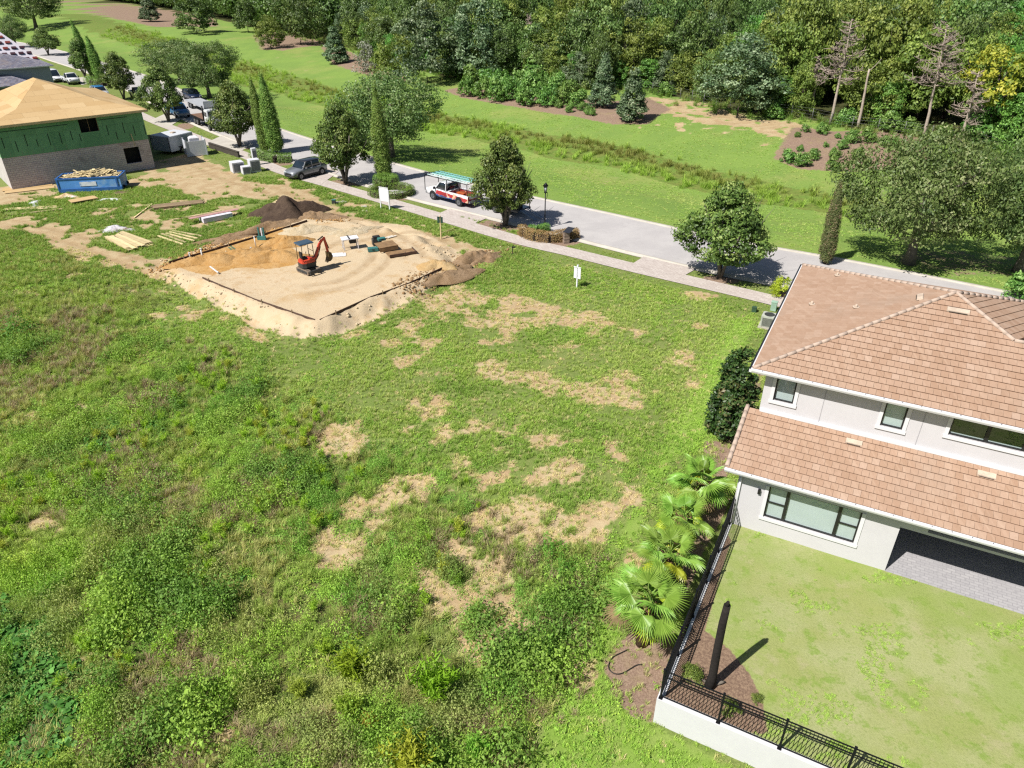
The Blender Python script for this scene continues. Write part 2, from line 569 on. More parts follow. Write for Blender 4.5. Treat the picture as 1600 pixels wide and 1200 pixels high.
TAN.append((W((1005, 150), (1090, 158), (1180, 183), (1250, 193), (1320, 214), (1400, 214), (1320, 224), (1215, 216), (1130, 197), (1030, 178)), .8, 2.0))
TAN.append((W((980, 200), (1040, 180), (1130, 190), (1215, 220), (1200, 240), (1100, 215)), .28, 4.0))
MULCH = [(W((968, 1005), (1000, 965), (1040, 985), (1036, 1090), (1022, 1128), (985, 1118), (958, 1085), (942, 1035)), 1, .3),
         (W((1036, 1092), (1060, 960), (1100, 860), (1140, 785), (1130, 770), (1098, 800), (1080, 850), (1050, 930), (1020, 1000), (1010, 1060)), 1, .3),
         (W((1098, 690), (1130, 688), (1165, 640), (1180, 600), (1190, 560), (1200, 560), (1160, 690), (1140, 740), (1120, 770), (1100, 760)), 1, .3),
         (W((690, 140), (760, 131), (900, 150), (960, 158), (1012, 152), (1050, 170), (1010, 195), (960, 195), (900, 182), (800, 166), (720, 152)), .95, 1.5),
         (W((1208, 247), (1240, 198), (1300, 205), (1400, 205), (1460, 215), (1450, 260), (1330, 268), (1250, 265)), .95, 1.2),
         (W((500, 72), (540, 78), (600, 110), (650, 128), (600, 126), (560, 114), (518, 100)), .9, 1.5), (W((392, 55), (450, 48), (500, 62), (520, 70), (440, 80), (405, 78)), .7, 1.5),
         (W((95, 2), (140, 0), (330, 20), (345, 42), (240, 42), (120, 18)), .8, 3),
         (ell(785, 352, 40, 10), .9, .6), (ell(850, 375, 62, 12), .95, .5), (ell(1130, 436, 36, 8), .8, .6), (ell(612, 305, 45, 9), .95, .5), (ell(550, 285, 36, 6), .8, .6), (ell(425, 252, 40, 8), .8, .6), (ell(378, 229, 26, 5), .8, .6), (ell(1226, 462, 22, 7), .9, .5), (ell(290, 197, 14, 5), .8, .5),
         (W((1360, 392), (1480, 385), (1600, 400), (1620, 440), (1500, 440), (1400, 420)), .45, 2)]
WEED = [(W((-200, 1300), (-120, 560), (0, 370), (60, 372), (160, 425), (235, 455), (250, 540), (330, 560), (420, 600), (520, 650), (600, 720), (690, 760), (760, 800), (850, 845), (935, 860), (930, 920), (895, 980), (890, 1060), (850, 1110), (800, 1160), (780, 1300)), 1, 1.6)]
STRIP = [(W((950, 850), (990, 860), (1010, 790), (1050, 720), (1110, 690), (1180, 500), (1150, 500), (1100, 580), (1050, 680), (990, 790), (940, 900), (900, 1000), (880, 1100), (820, 1180), (800, 1300), (1400, 1300), (1200, 1230), (1020, 1130), (960, 1090), (940, 1030), (965, 1000), (985, 940)), 1, 1.0)]
FORM_SWALE = [(110, 20), (150, 36), (250, 72), (330, 99), (420, 125), (500, 148), (620, 180), (700, 198), (800, 214), (900, 234), (1000, 257), (1090, 280), (1200, 305), (1330, 325)]
SWALE = W(*FORM_SWALE)
_sw_w = np.interp(np.arange(len(FORM_SWALE)), [0, 4, 9, 13], [7, 6, 4.6, 2.6])

def msum(X, Y, L):
    r = np.zeros(X.shape)
    for P, k, sft in L:
        x0, y0 = P.min(0) - 4; x1, y1 = P.max(0) + 4
        m = (X > x0) & (X < x1) & (Y > y0) & (Y < y1)
        if m.any():
            r[m] = np.maximum(r[m], k * sm(sdist(X[m], Y[m], P) / (2 * sft) + .5))
    return r

def swale_f(X, Y):
    r = np.zeros(X.shape)
    S2 = SWALE
    m = (Y > 40) & (Y < 330)
    if m.any():
        d = seg_dist(X[m], Y[m], S2)
        wd = np.interp(Y[m], [58, 75, 110, 170, 300], [1.6, 2.6, 4.2, 5.0, 6.5])
        wd = wd * (.7 + .7 * vnoise(X[m], Y[m], 6, 41))
        r[m] = sm((wd - d) / 2.2 + .35)
    return r

FLINE = W((690, 120), (800, 128), (900, 140), (1000, 141), (1060, 152), (1160, 176), (1250, 184), (1330, 200), (1400, 207), (1500, 220), (1600, 242), (1720, 275), (1900, 330), (2150, 410))
FLINE2 = np.vstack([W((120, -4), (230, 10), (330, 28), (400, 44), (520, 66), (600, 92)), FLINE])
FPOLY = np.vstack([FLINE2, [(160, 40), (700, 300), (500, 1500), (-500, 1500), (-330, 560)]])
def forest_f(X, Y):
    return sm(sdist(X, Y, FPOLY) / 4 + .5)

YARD = [HP(0.02, -9.3), HP(16, -9.3), HP(16, 3), HP(0.02, 3)]

# ------------------------------------------------------------------ ground sheet
def axis(parts):
    out = []
    for a, b, st in parts: out += list(np.arange(a, b, st))
    return np.array(out)
def grow(a, b, st, k):
    o = []; x = a
    while x < b: o.append(x); x += st; st *= k
    return o
gx = np.array([-v for v in grow(150, 3200, 6, 1.35)][::-1] + list(axis([(-150, -52, 1.6), (-52, 24, .25), (24, 60, .7), (60, 150, 1.6)])) + grow(150, 3200, 6, 1.35))
gy = np.array([-200, -60, -20, 0] + list(axis([(4, 62, .25), (62, 130, .55), (130, 330, 2.2)])) + grow(330, 5000, 8, 1.3))
GXX, GYY = np.meshgrid(gx, gy)
GX = GXX.ravel(); GY = GYY.ravel()
_d = road_d(GX, GY)
GZ = height(GX, GY) - 0.012
# keep the sheet just under road and pavement
def patchy(X, Y, b):
    n = np.clip(b + (fbm(X, Y, 1.3, 200, 4) - .5) * 2.3 * sm(b / .3), 0, 1)
    return sm((n - .31) / .42)
TRK = [[(425, 288), (500, 312), (560, 340), (605, 366), (640, 386), (648, 402)], [(300, 252), (360, 278), (430, 300), (520, 336), (600, 353)], [(600, 385), (590, 410), (545, 440), (480, 452)], [(690, 378), (640, 366), (560, 372), (520, 392)], [(20, 350), (110, 372), (190, 402), (262, 425)]]
trk = np.zeros(len(GX))
for L_ in TRK:
    c_ = resample(W(*L_), 60)
    for o_ in (.55, .85, -.55, -.85): trk = np.maximum(trk, np.exp(-(seg_dist(GX, GY, offset(c_, o_)) / .17) ** 2))
trk *= .4 + .6 * vnoise(GX, GY, .8, 240)
GZ = GZ - trk * .05
mA = np.c_[msum(GX, GY, SAND), patchy(GX, GY, msum(GX, GY, TAN)), msum(GX, GY, MULCH), np.ones(len(GX))]
_sw = swale_f(GX, GY)
_fo = forest_f(GX, GY)
mB = np.c_[msum(GX, GY, WEED), sm((_d + 1) / 2), _sw, np.ones(len(GX))]
ORANGE = [(W((262, 412), (300, 398), (337, 387), (400, 369), (455, 352), (490, 352), (470, 370), (440, 378), (470, 395), (462, 414), (420, 420), (370, 418), (330, 430), (300, 425)), 1, .8)]
mC = np.c_[_fo, msum(GX, GY, STRIP), msum(GX, GY, ORANGE), np.ones(len(GX))]
ni, nj = GXX.shape
idx = np.arange(ni * nj).reshape(ni, nj)
Fq = np.c_[idx[:-1, :-1].ravel(), idx[:-1, 1:].ravel(), idx[1:, 1:].ravel(), idx[1:, :-1].ravel()]

KV = 0.56      # from the colour a sunlit flat patch shows to its base colour
def ground_mat():
    t = NT('ground')
    p = t.geo()
    A = t.sep(t.attr('mA')); B = t.sep(t.attr('mB')); C = t.sep(t.attr('mC'))
    n05 = t.noise(p, .22, 4, .6); n1 = t.noise(p, .9, 5, .62); n4 = t.noise(p, 3.7, 4, .65); n15 = t.noise(p, 15, 3, .7); n60 = t.noise(p, 55, 2, .7)
    fr = t.math('MULTIPLY_ADD', n4, .6, t.math('MULTIPLY', n1, .4))
    def cut(m, k=.8, lo=.42, hi=.62):
        return t.ss(t.math('ADD', m, t.math('MULTIPLY', t.math('SUBTRACT', fr, .5), k)), lo, hi)
    # lot grass: patches of green, olive and dry
    g = t.mix(t.ss(n05, .38, .62), hx('#869c4e', KV), hx('#96a45c', KV))
    g = t.mix(t.ss(n1, .42, .68), g, hx('#7c9844', KV))
    g = t.mix(t.math('MULTIPLY', t.ss(n4, .52, .72), .7), g, hx('#b0a878', KV))
    g = t.mix(t.math('MULTIPLY', t.ss(n15, .42, .62), .7), g, hx('#5e7834', KV))
    g = t.mix(t.math('MULTIPLY', t.ss(n60, .45, .7), .6), g, hx('#a59c6c', KV))
    # mown strip, brighter
    st_ = t.mix(t.ss(n1, .35, .65), hx('#8fb04c', KV), hx('#9db45c', KV))
    st_ = t.mix(t.math('MULTIPLY', t.ss(n15, .4, .75), .5), st_, hx('#6c8c34', KV))
    g = t.mix(cut(C[1], .5), g, st_)
    # wild ground under the weeds, its colour darkened for the shade between plants
    wg = t.mix(t.ss(n1, .38, .62), hx('#667c38', KV), hx('#7c7c46', KV))
    wg = t.mix(t.math('MULTIPLY', t.ss(n4, .48, .7), .8), wg, hx('#86705a', KV))
    wg = t.mix(t.math('MULTIPLY', t.ss(n15, .42, .7), .6), wg, hx('#44562a', KV))
    g = t.mix(cut(B[0], .5), g, wg)
    # mown bank beyond the road
    lw = t.mix(t.ss(n05, .35, .65), hx('#86a452', KV), hx('#90ad55', KV))
    nbig = t.noise(p, .07, 5, .7)
    lw = t.mix(t.math('MULTIPLY', t.ss(nbig, .5, .66), .8), lw, hx('#a3ad62', KV))
    lw = t.mix(t.math('MULTIPLY', t.ss(n4, .4, .7), .35), lw, hx('#769440', KV))
    lw = t.mix(t.math('MULTIPLY', t.ss(n15, .45, .8), .25), lw, hx('#658438', KV))
    lw = t.mix(t.math('MULTIPLY', t.math('MULTIPLY', t.ss(t.noise(p, .5, 5, .75), .6, .72), t.ss(nbig, .42, .6)), .75), lw, hx('#c0b088', KV))
    g = t.mix(cut(B[1], .05), g, lw)
    sw = t.mix(t.ss(n1, .35, .65), hx('#7a9844', KV), hx('#86904a', KV))
    sw = t.mix(t.math('MULTIPLY', t.ss(n4, .45, .7), .6), sw, hx('#4e5a28', KV))
    g = t.mix(cut(B[2], .9, .35, .6), g, sw)
    # bare earth
    tn = t.mix(t.ss(n1, .35, .65), hx('#c6ab84', KV), hx('#d6c19a', KV))
    tn = t.mix(t.math('MULTIPLY', t.ss(n4, .5, .75), .6), tn, hx('#b0906a', KV))
    tn = t.mix(t.math('MULTIPLY', t.ss(n60, .5, .8), .4), tn, hx('#8a6c4a', KV))
    fr2 = t.math('MULTIPLY_ADD', n15, .35, t.math('MULTIPLY', n4, .65))
    g = t.mix(t.ss(t.math('ADD', A[1], t.math('MULTIPLY', t.math('SUBTRACT', fr2, .5), 2.4)), .34, .80), g, tn)
    sd = t.mix(t.ss(n1, .3, .7), hx('#dfc8a4', KV), hx('#e8d4b4', KV))
    sd = t.mix(t.math('MULTIPLY', t.ss(t.noise(p, .9, 7, .78), .48, .70), .75), sd, hx('#c9a678', KV))
    sd = t.mix(t.math('MULTIPLY', t.ss(t.noise(p, .35, 5, .7), .52, .66), .5), sd, hx('#cba46c', KV))
    sd = t.mix(t.math('MULTIPLY', t.ss(n60, .55, .8), .25), sd, hx('#b79a74', KV))
    g = t.mix(cut(A[0], 1.5, .40, .62), g, sd)
    tk = t.math('MULTIPLY', t.attr('trk', out='Fac'), t.ss(A[0], -.2, .8))
    tk = t.math('MAXIMUM', tk, t.math('MULTIPLY', t.attr('trk', out='Fac'), A[1]))
    g = t.mix(t.math('MULTIPLY', tk, .55), g, hx('#a3835c', KV))
    og = t.mix(t.ss(n1, .35, .65), hx('#cfa05e', KV), hx('#dab27a', KV))
    og = t.mix(t.math('MULTIPLY', t.ss(n4, .48, .7), .7), og, hx('#a87a44', KV))
    g = t.mix(cut(C[2], .9, .42, .6), g, og)
    # mulch
    mu = t.mix(t.ss(n15, .35, .65), hx('#9c8270', KV), hx('#b89e8a', KV))
    mu = t.mix(t.math('MULTIPLY', t.ss(n60, .4, .7), .7), mu, hx('#6a544a', KV))
    mu = t.mix(t.math('MULTIPLY', t.ss(n4, .5, .72), .6), mu, hx('#c6b094', KV))
    mu = t.mix(t.math('MULTIPLY', t.ss(n1, .5, .7), .5), mu, hx('#a89a6c', KV))
    nm = t.math('MULTIPLY_ADD', n1, .5, t.math('MULTIPLY', n4, .5))
    g = t.mix(t.ss(t.math('ADD', A[2], t.math('MULTIPLY', t.math('SUBTRACT', nm, .5), 1.5)), .38, .60), g, mu)
    ff = t.mix(t.ss(n4, .4, .65), hx('#4a5a2c', KV), hx('#5c4c38', KV))
    g = t.mix(cut(C[0], .5), g, ff)
    hgt = t.math('ADD', t.math('MULTIPLY', n15, .6), t.math('MULTIPLY', n60, .4))
    t.bsdf(g, .92, 0, hgt, .7, .06, .12)
    return t.m
GROUND_MAT = ground_mat()
gm = mesh_np('ground', np.c_[GX, GY, GZ], Fq, GROUND_MAT, smooth=True)
for nm, arr in (('mA', mA), ('mB', mB), ('mC', mC)):
    a_ = gm.attributes.new(nm, 'FLOAT_COLOR', 'POINT'); a_.data.foreach_set('color', arr.astype(np.float32).ravel())
a_ = gm.attributes.new('trk', 'FLOAT', 'POINT'); a_.data.foreach_set('value', trk.astype(np.float32))
ground = struct('ground', gm)

# ------------------------------------------------------------------ road, kerbs, pavement
def ribbon(name, L, Rr, z, mat, kind=True):
    n = len(L)
    V = np.vstack([np.c_[L, np.full(n, z)], np.c_[Rr, np.full(n, z)]])
    i = np.arange(n - 1)
    Fc = np.c_[i, i + 1, n + i + 1, n + i]
    me = mesh_np(name, V, Fc, mat)
    if me.polygons[0].normal.z < 0: me.flip_normals()
    return struct(name, me) if kind else me

def asphalt():
    t = NT('asphalt'); p = t.geo()
    n = t.noise(p, .35, 5, .6); m = t.noise(p, 60, 2, .7); s = t.noise(p, 2.2, 4, .7)
    c = t.mix(t.ss(n, .35, .65), hx('#c9c5c4', KV), hx('#d4d0ce', KV))
    c = t.mix(t.math('MULTIPLY', t.ss(s, .5, .75), .35), c, hx('#b4b0af', KV))
    c = t.mix(t.math('MULTIPLY', t.ss(m, .4, .8), .35), c, hx('#8e8b8a', KV))
    t.bsdf(c, .9, 0, m, .3, .01, .2)
    return t.m
def concrete(name, a, b, cc):
    t = NT(name); p = t.geo()
    n = t.noise(p, .8, 5, .6); m = t.noise(p, 30, 3, .7)
    c = t.mix(t.ss(n, .35, .65), hx(a, KV), hx(b, KV))
    c = t.mix(t.math('MULTIPLY', t.ss(m, .45, .8), .45), c, hx(cc, KV))
    t.bsdf(c, .9, 0, m, .3, .01, .2)
    return t.m
def pavers(name, a, b, cc, ang, size=.2):
    t = NT(name); p = t.geo()
    mp = t.n('ShaderNodeMapping'); t.l(p, mp.inputs[0]); mp.inputs['Rotation'].default_value = (0, 0, ang)
    br = t.n('ShaderNodeTexBrick'); t.l(mp.outputs[0], br.inputs[0])
    br.inputs['Scale'].default_value = 1.0; br.inputs['Brick Width'].default_value = size * 2; br.inputs['Row Height'].default_value = size
    br.inputs['Mortar Size'].default_value = .012; br.inputs['Bias'].default_value = 0
    br.inputs['Color1'].default_value = hx(a, KV); br.inputs['Color2'].default_value = hx(b, KV); br.inputs['Mortar'].default_value = hx(cc, KV)
    n = t.noise(p, .6, 4, .6); m = t.noise(p, 25, 3, .7); r = t.noise(p, 4.5, 2, .6)
    c = t.mix(t.math('MULTIPLY', t.ss(n, .4, .7), .4), br.outputs[0], hx(b, KV))
    c = t.mix(t.math('MULTIPLY', t.ss(r, .55, .7), .5), c, hx(cc, KV))
    c = t.mix(t.math('MULTIPLY', t.ss(m, .5, .8), .4), c, hx(cc, KV))
    t.bsdf(c, .9, 0, br.outputs['Fac'], -.5, .01, .2)
    return t.m
M_ROAD = asphalt()
M_CONC = concrete('kerb_concrete', '#cfc8bc', '#dcd6ca', '#aaa294')
M_PAVE = pavers('paver_grey', '#e2d8d0', '#d0c4bc', '#b3a69f', rad(37))
road = ribbon('road', ROAD_FAR, ROAD_NEAR, .012, M_ROAD)
def kerb(name, P, off, sgn):
    """mountable kerb with gutter pan as one swept section"""
    prof = [(0, .016), (.28, .02), (.34, .10), (.52, .11), (.58, .05), (.58, -.1)]
    n = len(P); k = len(prof); V = []
    for q, z in prof:
        O = offset(P, sgn * (q + off)); V.append(np.c_[O, np.full(n, z)])
    V = np.vstack(V); Fs = []
    i = np.arange(n - 1)
    for j in range(k - 1):
        Fs.append(np.c_[j * n + i, j * n + i + 1, (j + 1) * n + i + 1, (j + 1) * n + i])
    me = mesh_np(name, V, np.vstack(Fs), M_CONC)
    if sum(p.normal.z for p in me.polygons[:50]) < 0: me.flip_normals()
    return struct(name, me)
kerb('kerb', ROAD_FAR, -.28, -1 if FARSIGN > 0 else 1)
kerb('kerb', ROAD_NEAR, -.28, 1 if FARSIGN > 0 else -1)
_swp = [(1210, 470), (1000, 421), (900, 396.5), (800, 372.5), (640, 325), (510, 287), (440, 267), (376, 240), (327, 223), (284, 206), (243, 190), (205, 172), (160, 146)]
_sp = [tuple(G(*p)) for p in _swp]
SIDE = resample([(46, 25), (30, 36.2)] + _sp, 200)
SIDE_W = 1.75
ribbon('pavement', offset(SIDE, SIDE_W / 2), offset(SIDE, -SIDE_W / 2), .03, M_PAVE)
def sheet(name, px, z, mat):
    P = [tuple(G(*p)) + (z,) for p in px]
    me = bpy.data.meshes.new(name); me.from_pydata(P, [], [tuple(range(len(P)))]); me.materials.append(mat); me.update()
    if me.polygons[0].normal.z < 0: me.flip_normals()
    return struct(name, me)
sheet('driveway', [(986, 414), (1008, 400), (1092, 418), (1064, 434)], .036, M_PAVE)
sheet('driveway', [(676, 338), (706, 325), (764, 340), (733, 353)], .036, M_PAVE)
sheet('driveway', [(460, 279), (500, 258), (530, 268), (500, 290)], .036, M_PAVE)
sheet('driveway', [(320, 224), (352, 210), (398, 226), (368, 240)], .036, M_CONC)
sheet('driveway', [(232, 190), (262, 176), (285, 185), (262, 200)], .036, M_CONC)
sheet('driveway', [(112, 123), (140, 119), (160, 125), (128, 133)], .036, M_CONC)

# fenced yard on the right: pale mown turf with a mulch bed
def yard_mat():
    t = NT('yard_turf'); p = t.geo()
    A = t.attr('mul', out='Fac')
    n1 = t.noise(p, .35, 4, .6); n4 = t.noise(p, 1.5, 5, .68); n15 = t.noise(p, 12, 3, .7); n60 = t.noise(p, 60, 2, .7)
    c = t.mix(t.ss(n1, .35, .65), hx('#aeb670', KV), hx('#bcc088', KV))
    c = t.mix(t.math('MULTIPLY', t.ss(n4, .50, .66), .8), c, hx('#8fae4a', KV))
    c = t.mix(t.math('MULTIPLY', t.ss(t.noise(p, .22, 4, .65), .46, .62), .6), c, hx('#9cb35a', KV))
    c = t.mix(t.math('MULTIPLY', t.ss(t.noise(p, .8, 5, .7), .55, .7), .6), c, hx('#c4bd92', KV))
    c = t.mix(t.math('MULTIPLY', t.ss(n15, .45, .75), .4), c, hx('#8d9c52', KV))
    c = t.mix(t.math('MULTIPLY', t.ss(n60, .5, .8), .45), c, hx('#77853f', KV))
    mu = t.mix(t.ss(n15, .35, .65), hx('#8d7463', KV), hx('#b3987f', KV))
    mu = t.mix(t.math('MULTIPLY', t.ss(n60, .42, .7), .6), mu, hx('#5a463c', KV))
    f = t.ss(t.math('ADD', A, t.math('MULTIPLY', t.math('SUBTRACT', n15, .5), .5)), .42, .58)
    c = t.mix(f, c, mu)
    t.bsdf(c, .92, 0, t.math('ADD', n15, n60), .6, .03, .12)
    return t.m
ya = np.arange(0.02, 16.2, .2); yb = np.arange(-9.3, 3.01, .2)
YA, YB = np.meshgrid(ya, yb)
YX = W0[0] + YA.ravel() * HE1[0] + YB.ravel() * HE2[0]; YY = W0[1] + YA.ravel() * HE1[1] + YB.ravel() * HE2[1]
YZ = .02 + (fbm(YX, YY, 1.4, 60) - .5) * .05
BEDP = np.array([G(*p) for p in ((1036, 1095), (1078, 990), (1100, 985), (1140, 1015), (1172, 1055), (1192, 1100), (1200, 1150), (1150, 1140))])
SIDEBED = np.array([HP(-.2, -9.4)[:2], HP(.75, -9.4)[:2], HP(.5, -5.5)[:2], HP(.3, -1)[:2], HP(-.2, -.5)[:2]])
ymul = np.maximum(sm(sdist(YX, YY, BEDP) / .5 + .5), sm(sdist(YX, YY, SIDEBED) / .3 + .5))
yi = np.arange(len(yb) * len(ya)).reshape(len(yb), len(ya))
ym = mesh_np('yard_lawn', np.c_[YX, YY, YZ], np.c_[yi[:-1, :-1].ravel(), yi[:-1, 1:].ravel(), yi[1:, 1:].ravel(), yi[1:, :-1].ravel()], yard_mat(), smooth=True)
_a = ym.attributes.new('mul', 'FLOAT', 'POINT'); _a.data.foreach_set('value', ymul.astype(np.float32))
struct('lawn', ym)
# ------------------------------------------------------------------ tan tiled house on the right
KW = 0.60
M_STUCCO = plain('stucco_white', hx('#e3e1e4', KW), .85, var=.03, scale=.7, bstr=.25, bscale=60, spec=.2)
M_TRIM = plain('trim_white', hx('#eeeef0', .66), .55, var=.03, scale=2, bstr=.05)
M_BRONZE = plain('frame_black', (.012, .012, .013, 1), .4, var=.1, spec=.5)
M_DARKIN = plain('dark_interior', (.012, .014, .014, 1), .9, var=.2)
M_BLIND = plain('blind_pale', hx('#cdd6d6', .72), .8, var=.03, scale=2)
M_BLACKAL = plain('black_aluminium', (.006, .0065, .009, 1), .5, var=.1, spec=.2)

def glass_mat():
    t = NT('window_glass')
    tr = t.n('ShaderNodeBsdfTransparent'); tr.inputs[0].default_value = (.90, .945, .94, 1)
    gl = t.n('ShaderNodeBsdfGlossy'); gl.inputs['Roughness'].default_value = .03; gl.inputs[0].default_value = (.9, .95, .95, 1)
    m = t.n('ShaderNodeMixShader')
    m.inputs[0].default_value = .10; t.l(tr.outputs[0], m.inputs[1]); t.l(gl.outputs[0], m.inputs[2])
    t.l(m.outputs[0], t.out.inputs[0])
    return t.m
M_GLASS = glass_mat()

def tile_mat(name, cols, k=.55):
    t = NT(name)
    a = t.attr('tone', out='Fac'); p = t.geo()
    r = t.n('ShaderNodeValToRGB'); e = r.color_ramp.elements
    e[0].position = 0; e[0].color = hx(cols[0], k); e[1].position = 1; e[1].color = hx(cols[-1], k)
    for i in range(1, len(cols) - 1): e.new(i / (len(cols) - 1)).color = hx(cols[i], k)
    t.l(a, r.inputs[0])
    n = t.noise(p, 7, 4, .7); b = t.noise(p, .35, 4, .6)
    c = t.mix(t.math('MULTIPLY', t.ss(n, .45, .75), .35), r.outputs[0], hx('#a58a70', k))
    sx = t.n('ShaderNodeMapping'); t.l(p, sx.inputs[0]); sx.inputs['Rotation'].default_value = (0, 0, rad(27.7)); sx.inputs['Scale'].default_value = (6.5, .5, .5)
    c = t.mix(t.math('MULTIPLY', t.ss(t.noise(sx.outputs[0], 1, 3, .7), .45, .75), .35), c, hx('#dcc0a8', k))
    c = t.mix(t.math('MULTIPLY', t.ss(b, .52, .72), .4), c, hx('#b5a08e', k))
    t.bsdf(c, .85, 0, t.noise(p, 40, 3), .3, .01, .25)
    return t.m
M_TILE = tile_mat('roof_tile_tan', ['#b8967d', '#bd9b82', '#c1a088', '#c5a58d', '#cbad97'])
M_BUTT = plain('tile_butt', hx('#84604c', .5), .9, var=.2, scale=6)  # dark, dirty tile ends; their colour also draws the course line shadows
M_CAP = plain('ridge_mortar', hx('#c9b4a4', .62), .9, var=.1, scale=2)

def clip_rect(P, u0, u1, v0, v1):
    def cl(P, f, ax, lim, keep_ge):
        out = []
        for i in range(len(P)):
            a, b = P[i], P[(i + 1) % len(P)]
            ia = (a[ax] >= lim) if keep_ge else (a[ax] <= lim)
            ib = (b[ax] >= lim) if keep_ge else (b[ax] <= lim)
            if ia: out.append(a)
            if ia != ib:
                t = (lim - a[ax]) / (b[ax] - a[ax])
                out.append((a[0] + (b[0] - a[0]) * t, a[1] + (b[1] - a[1]) * t))
        return out
    for ax, lim, ge in ((0, u0, True), (0, u1, False), (1, v0, True), (1, v1, False)):
        P = cl(P, None, ax, lim, ge)
        if len(P) < 3: return []
    return P
def area2(P):
    return abs(sum(P[i][0] * P[(i + 1) % len(P)][1] - P[(i + 1) % len(P)][0] * P[i][1] for i in range(len(P)))) / 2

def face_frame(P3):
    """origin, u along the eave (first edge), v up the slope, n outward"""
    o = Vector(P3[0]); u = (Vector(P3[1]) - o).normalized()
    nrm = None
    for k in range(2, len(P3)):
        c = u.cross(Vector(P3[k]) - o)
        if c.length > 1e-3: nrm = c.normalized(); break
    if nrm.z < 0: nrm = -nrm
    v = nrm.cross(u)
    if v.z < 0: v = -v
    return o, u, v, nrm

def lay(P3, du, dv, gap_u, th0, th1, stagger=True, jitter=0.0, lap=0.0):
    """cut a roof face into overlapping pieces: list of (corner polygon, v0, v1, row, full)"""
    o, u, v, n = face_frame(P3)
    P2 = [((Vector(p) - o).dot(u), (Vector(p) - o).dot(v)) for p in P3]
    us = [p[0] for p in P2]; vs = [p[1] for p in P2]
    out = []
    row = 0; vv = min(vs)
    while vv < max(vs) - .02:
        off = (row % 2) * du / 2 if stagger else 0
        uu = min(us) - off - R.random() * 0
        while uu < max(us):
            Q = clip_rect(P2, uu + gap_u, uu + du, vv, vv + dv)
            if Q and area2(Q) > .004:
                full = area2(Q) > .985 * (du - gap_u) * dv
                out.append((Q, vv, vv + dv, row, full, uu))
            uu += du
        vv += dv; row += 1
    return (o, u, v, n), out

def piece_prism(mb, fr, Q, v0, v1, th0, th1, tone, lift=0.0, butt=True):
    """one tile: thick at the low edge, thin at the high edge"""
    o, u, v, n = fr
    if sum(Q[i][0] * Q[(i + 1) % len(Q)][1] - Q[(i + 1) % len(Q)][0] * Q[i][1] for i in range(len(Q))) < 0: Q = Q[::-1]
    k = len(Q)
    hh = [lift + th0 + (th1 - th0) * (q[1] - v0) / (v1 - v0) for q in Q]
    V = [o + u * q[0] + v * q[1] + n * h for q, h in zip(Q, hh)] + [o + u * q[0] + v * q[1] for q in Q]
    Fs = [tuple(range(k))]
    for i in range(k):
        j = (i + 1) % k
        Fs.append((j, i, k + i, k + j))
    o0 = len(mb.mi)
    mb.add(V, Fs, tone)
    if butt:
        for i in range(k):
            j = (i + 1) % k
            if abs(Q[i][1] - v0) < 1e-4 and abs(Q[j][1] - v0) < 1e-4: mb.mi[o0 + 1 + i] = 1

house = thing('tiled_house', 'two storey white stucco house with tan tiled roofs beside the fenced yard', 'house', HP(0, 0, 0))
HINV = Matrix.Translation(-HP(0, 0, 0))
def hput(mb, name, mats, parent=house, **k):
    """build geometry given in world coordinates as a child of a thing placed without rotation"""
    o = mb.build(name, mats, None, **k)
    o.parent = parent
    base = parent
    while base.parent is not None: base = base.parent
    off = base.location
    o.data.transform(Matrix.Translation(-Vector(off)))
    return o
HM = basis(HP(0, 0, 0), (HE1[0], HE1[1], 0), (HE2[0], HE2[1], 0), (0, 0, 1))    # local (a, b, z) to world

A1 = 13.6
# walls
m = MB()
wz0, wz1, wa0, wa1 = .83, 2.36, 1.20, 4.56
T = .22
def wallpiece(m, a0, a1, b0, b1, z0, z1): m.box(((a0 + a1) / 2, (b0 + b1) / 2, (z0 + z1) / 2), (a1 - a0, b1 - b0, z1 - z0), HM)
wallpiece(m, 0, wa0, 0, T, -.4, 2.84); wallpiece(m, wa1, 5.86, 0, T, -.4, 2.84)
wallpiece(m, wa0, wa1, 0, T, -.4, wz0); wallpiece(m, wa0, wa1, 0, T, wz1, 2.84)
wallpiece(m, 0, T, T, 14.16, -.4, 2.84)
wallpiece(m, 5.64, 5.86, T, 3.2, -.3, 2.84)            # side of the covered patio
hput(m, 'lower_wall', M_STUCCO)
m = MB()
wallpiece(m, 5.86, 6.72, 0, T, 2.2, 2.84); wallpiece(m, 6.72, 9.86, 0, T, 2.2, 2.31); wallpiece(m, 9.86, A1, 0, T, 2.2, 2.84)
hput(m, 'patio_beam', M_STUCCO)
m = MB(); wallpiece(m, 6.72, 9.86, .34, .38, 2.24, 2.83); hput(m, 'roll_screen', M_DARKIN)
m = MB(); wallpiece(m, 5.86, A1, 3.2, 3.4, -.2, 2.84); wallpiece(m, 5.86, A1, .0, 3.2, 2.842, 2.9); hput(m, 'patio_wall', M_STUCCO)
m = MB()
for i in range(4): wallpiece(m, 6.6 + i * 1.6, 8.1 + i * 1.6, 3.14, 3.18, .05, 2.3)
hput(m, 'patio_door', M_DARKIN)
# patio floor, cut into pavers
pt = struct('patio', (lambda mb: (wallpiece(mb, 5.87, A1 + 1, -.02, 3.15, -.2, .04), mb.mesh('patio', pavers('patio_paver', '#c6c4c6', '#b9b7ba', '#a4a2a6', rad(27.7), .15)))[1])(MB()))

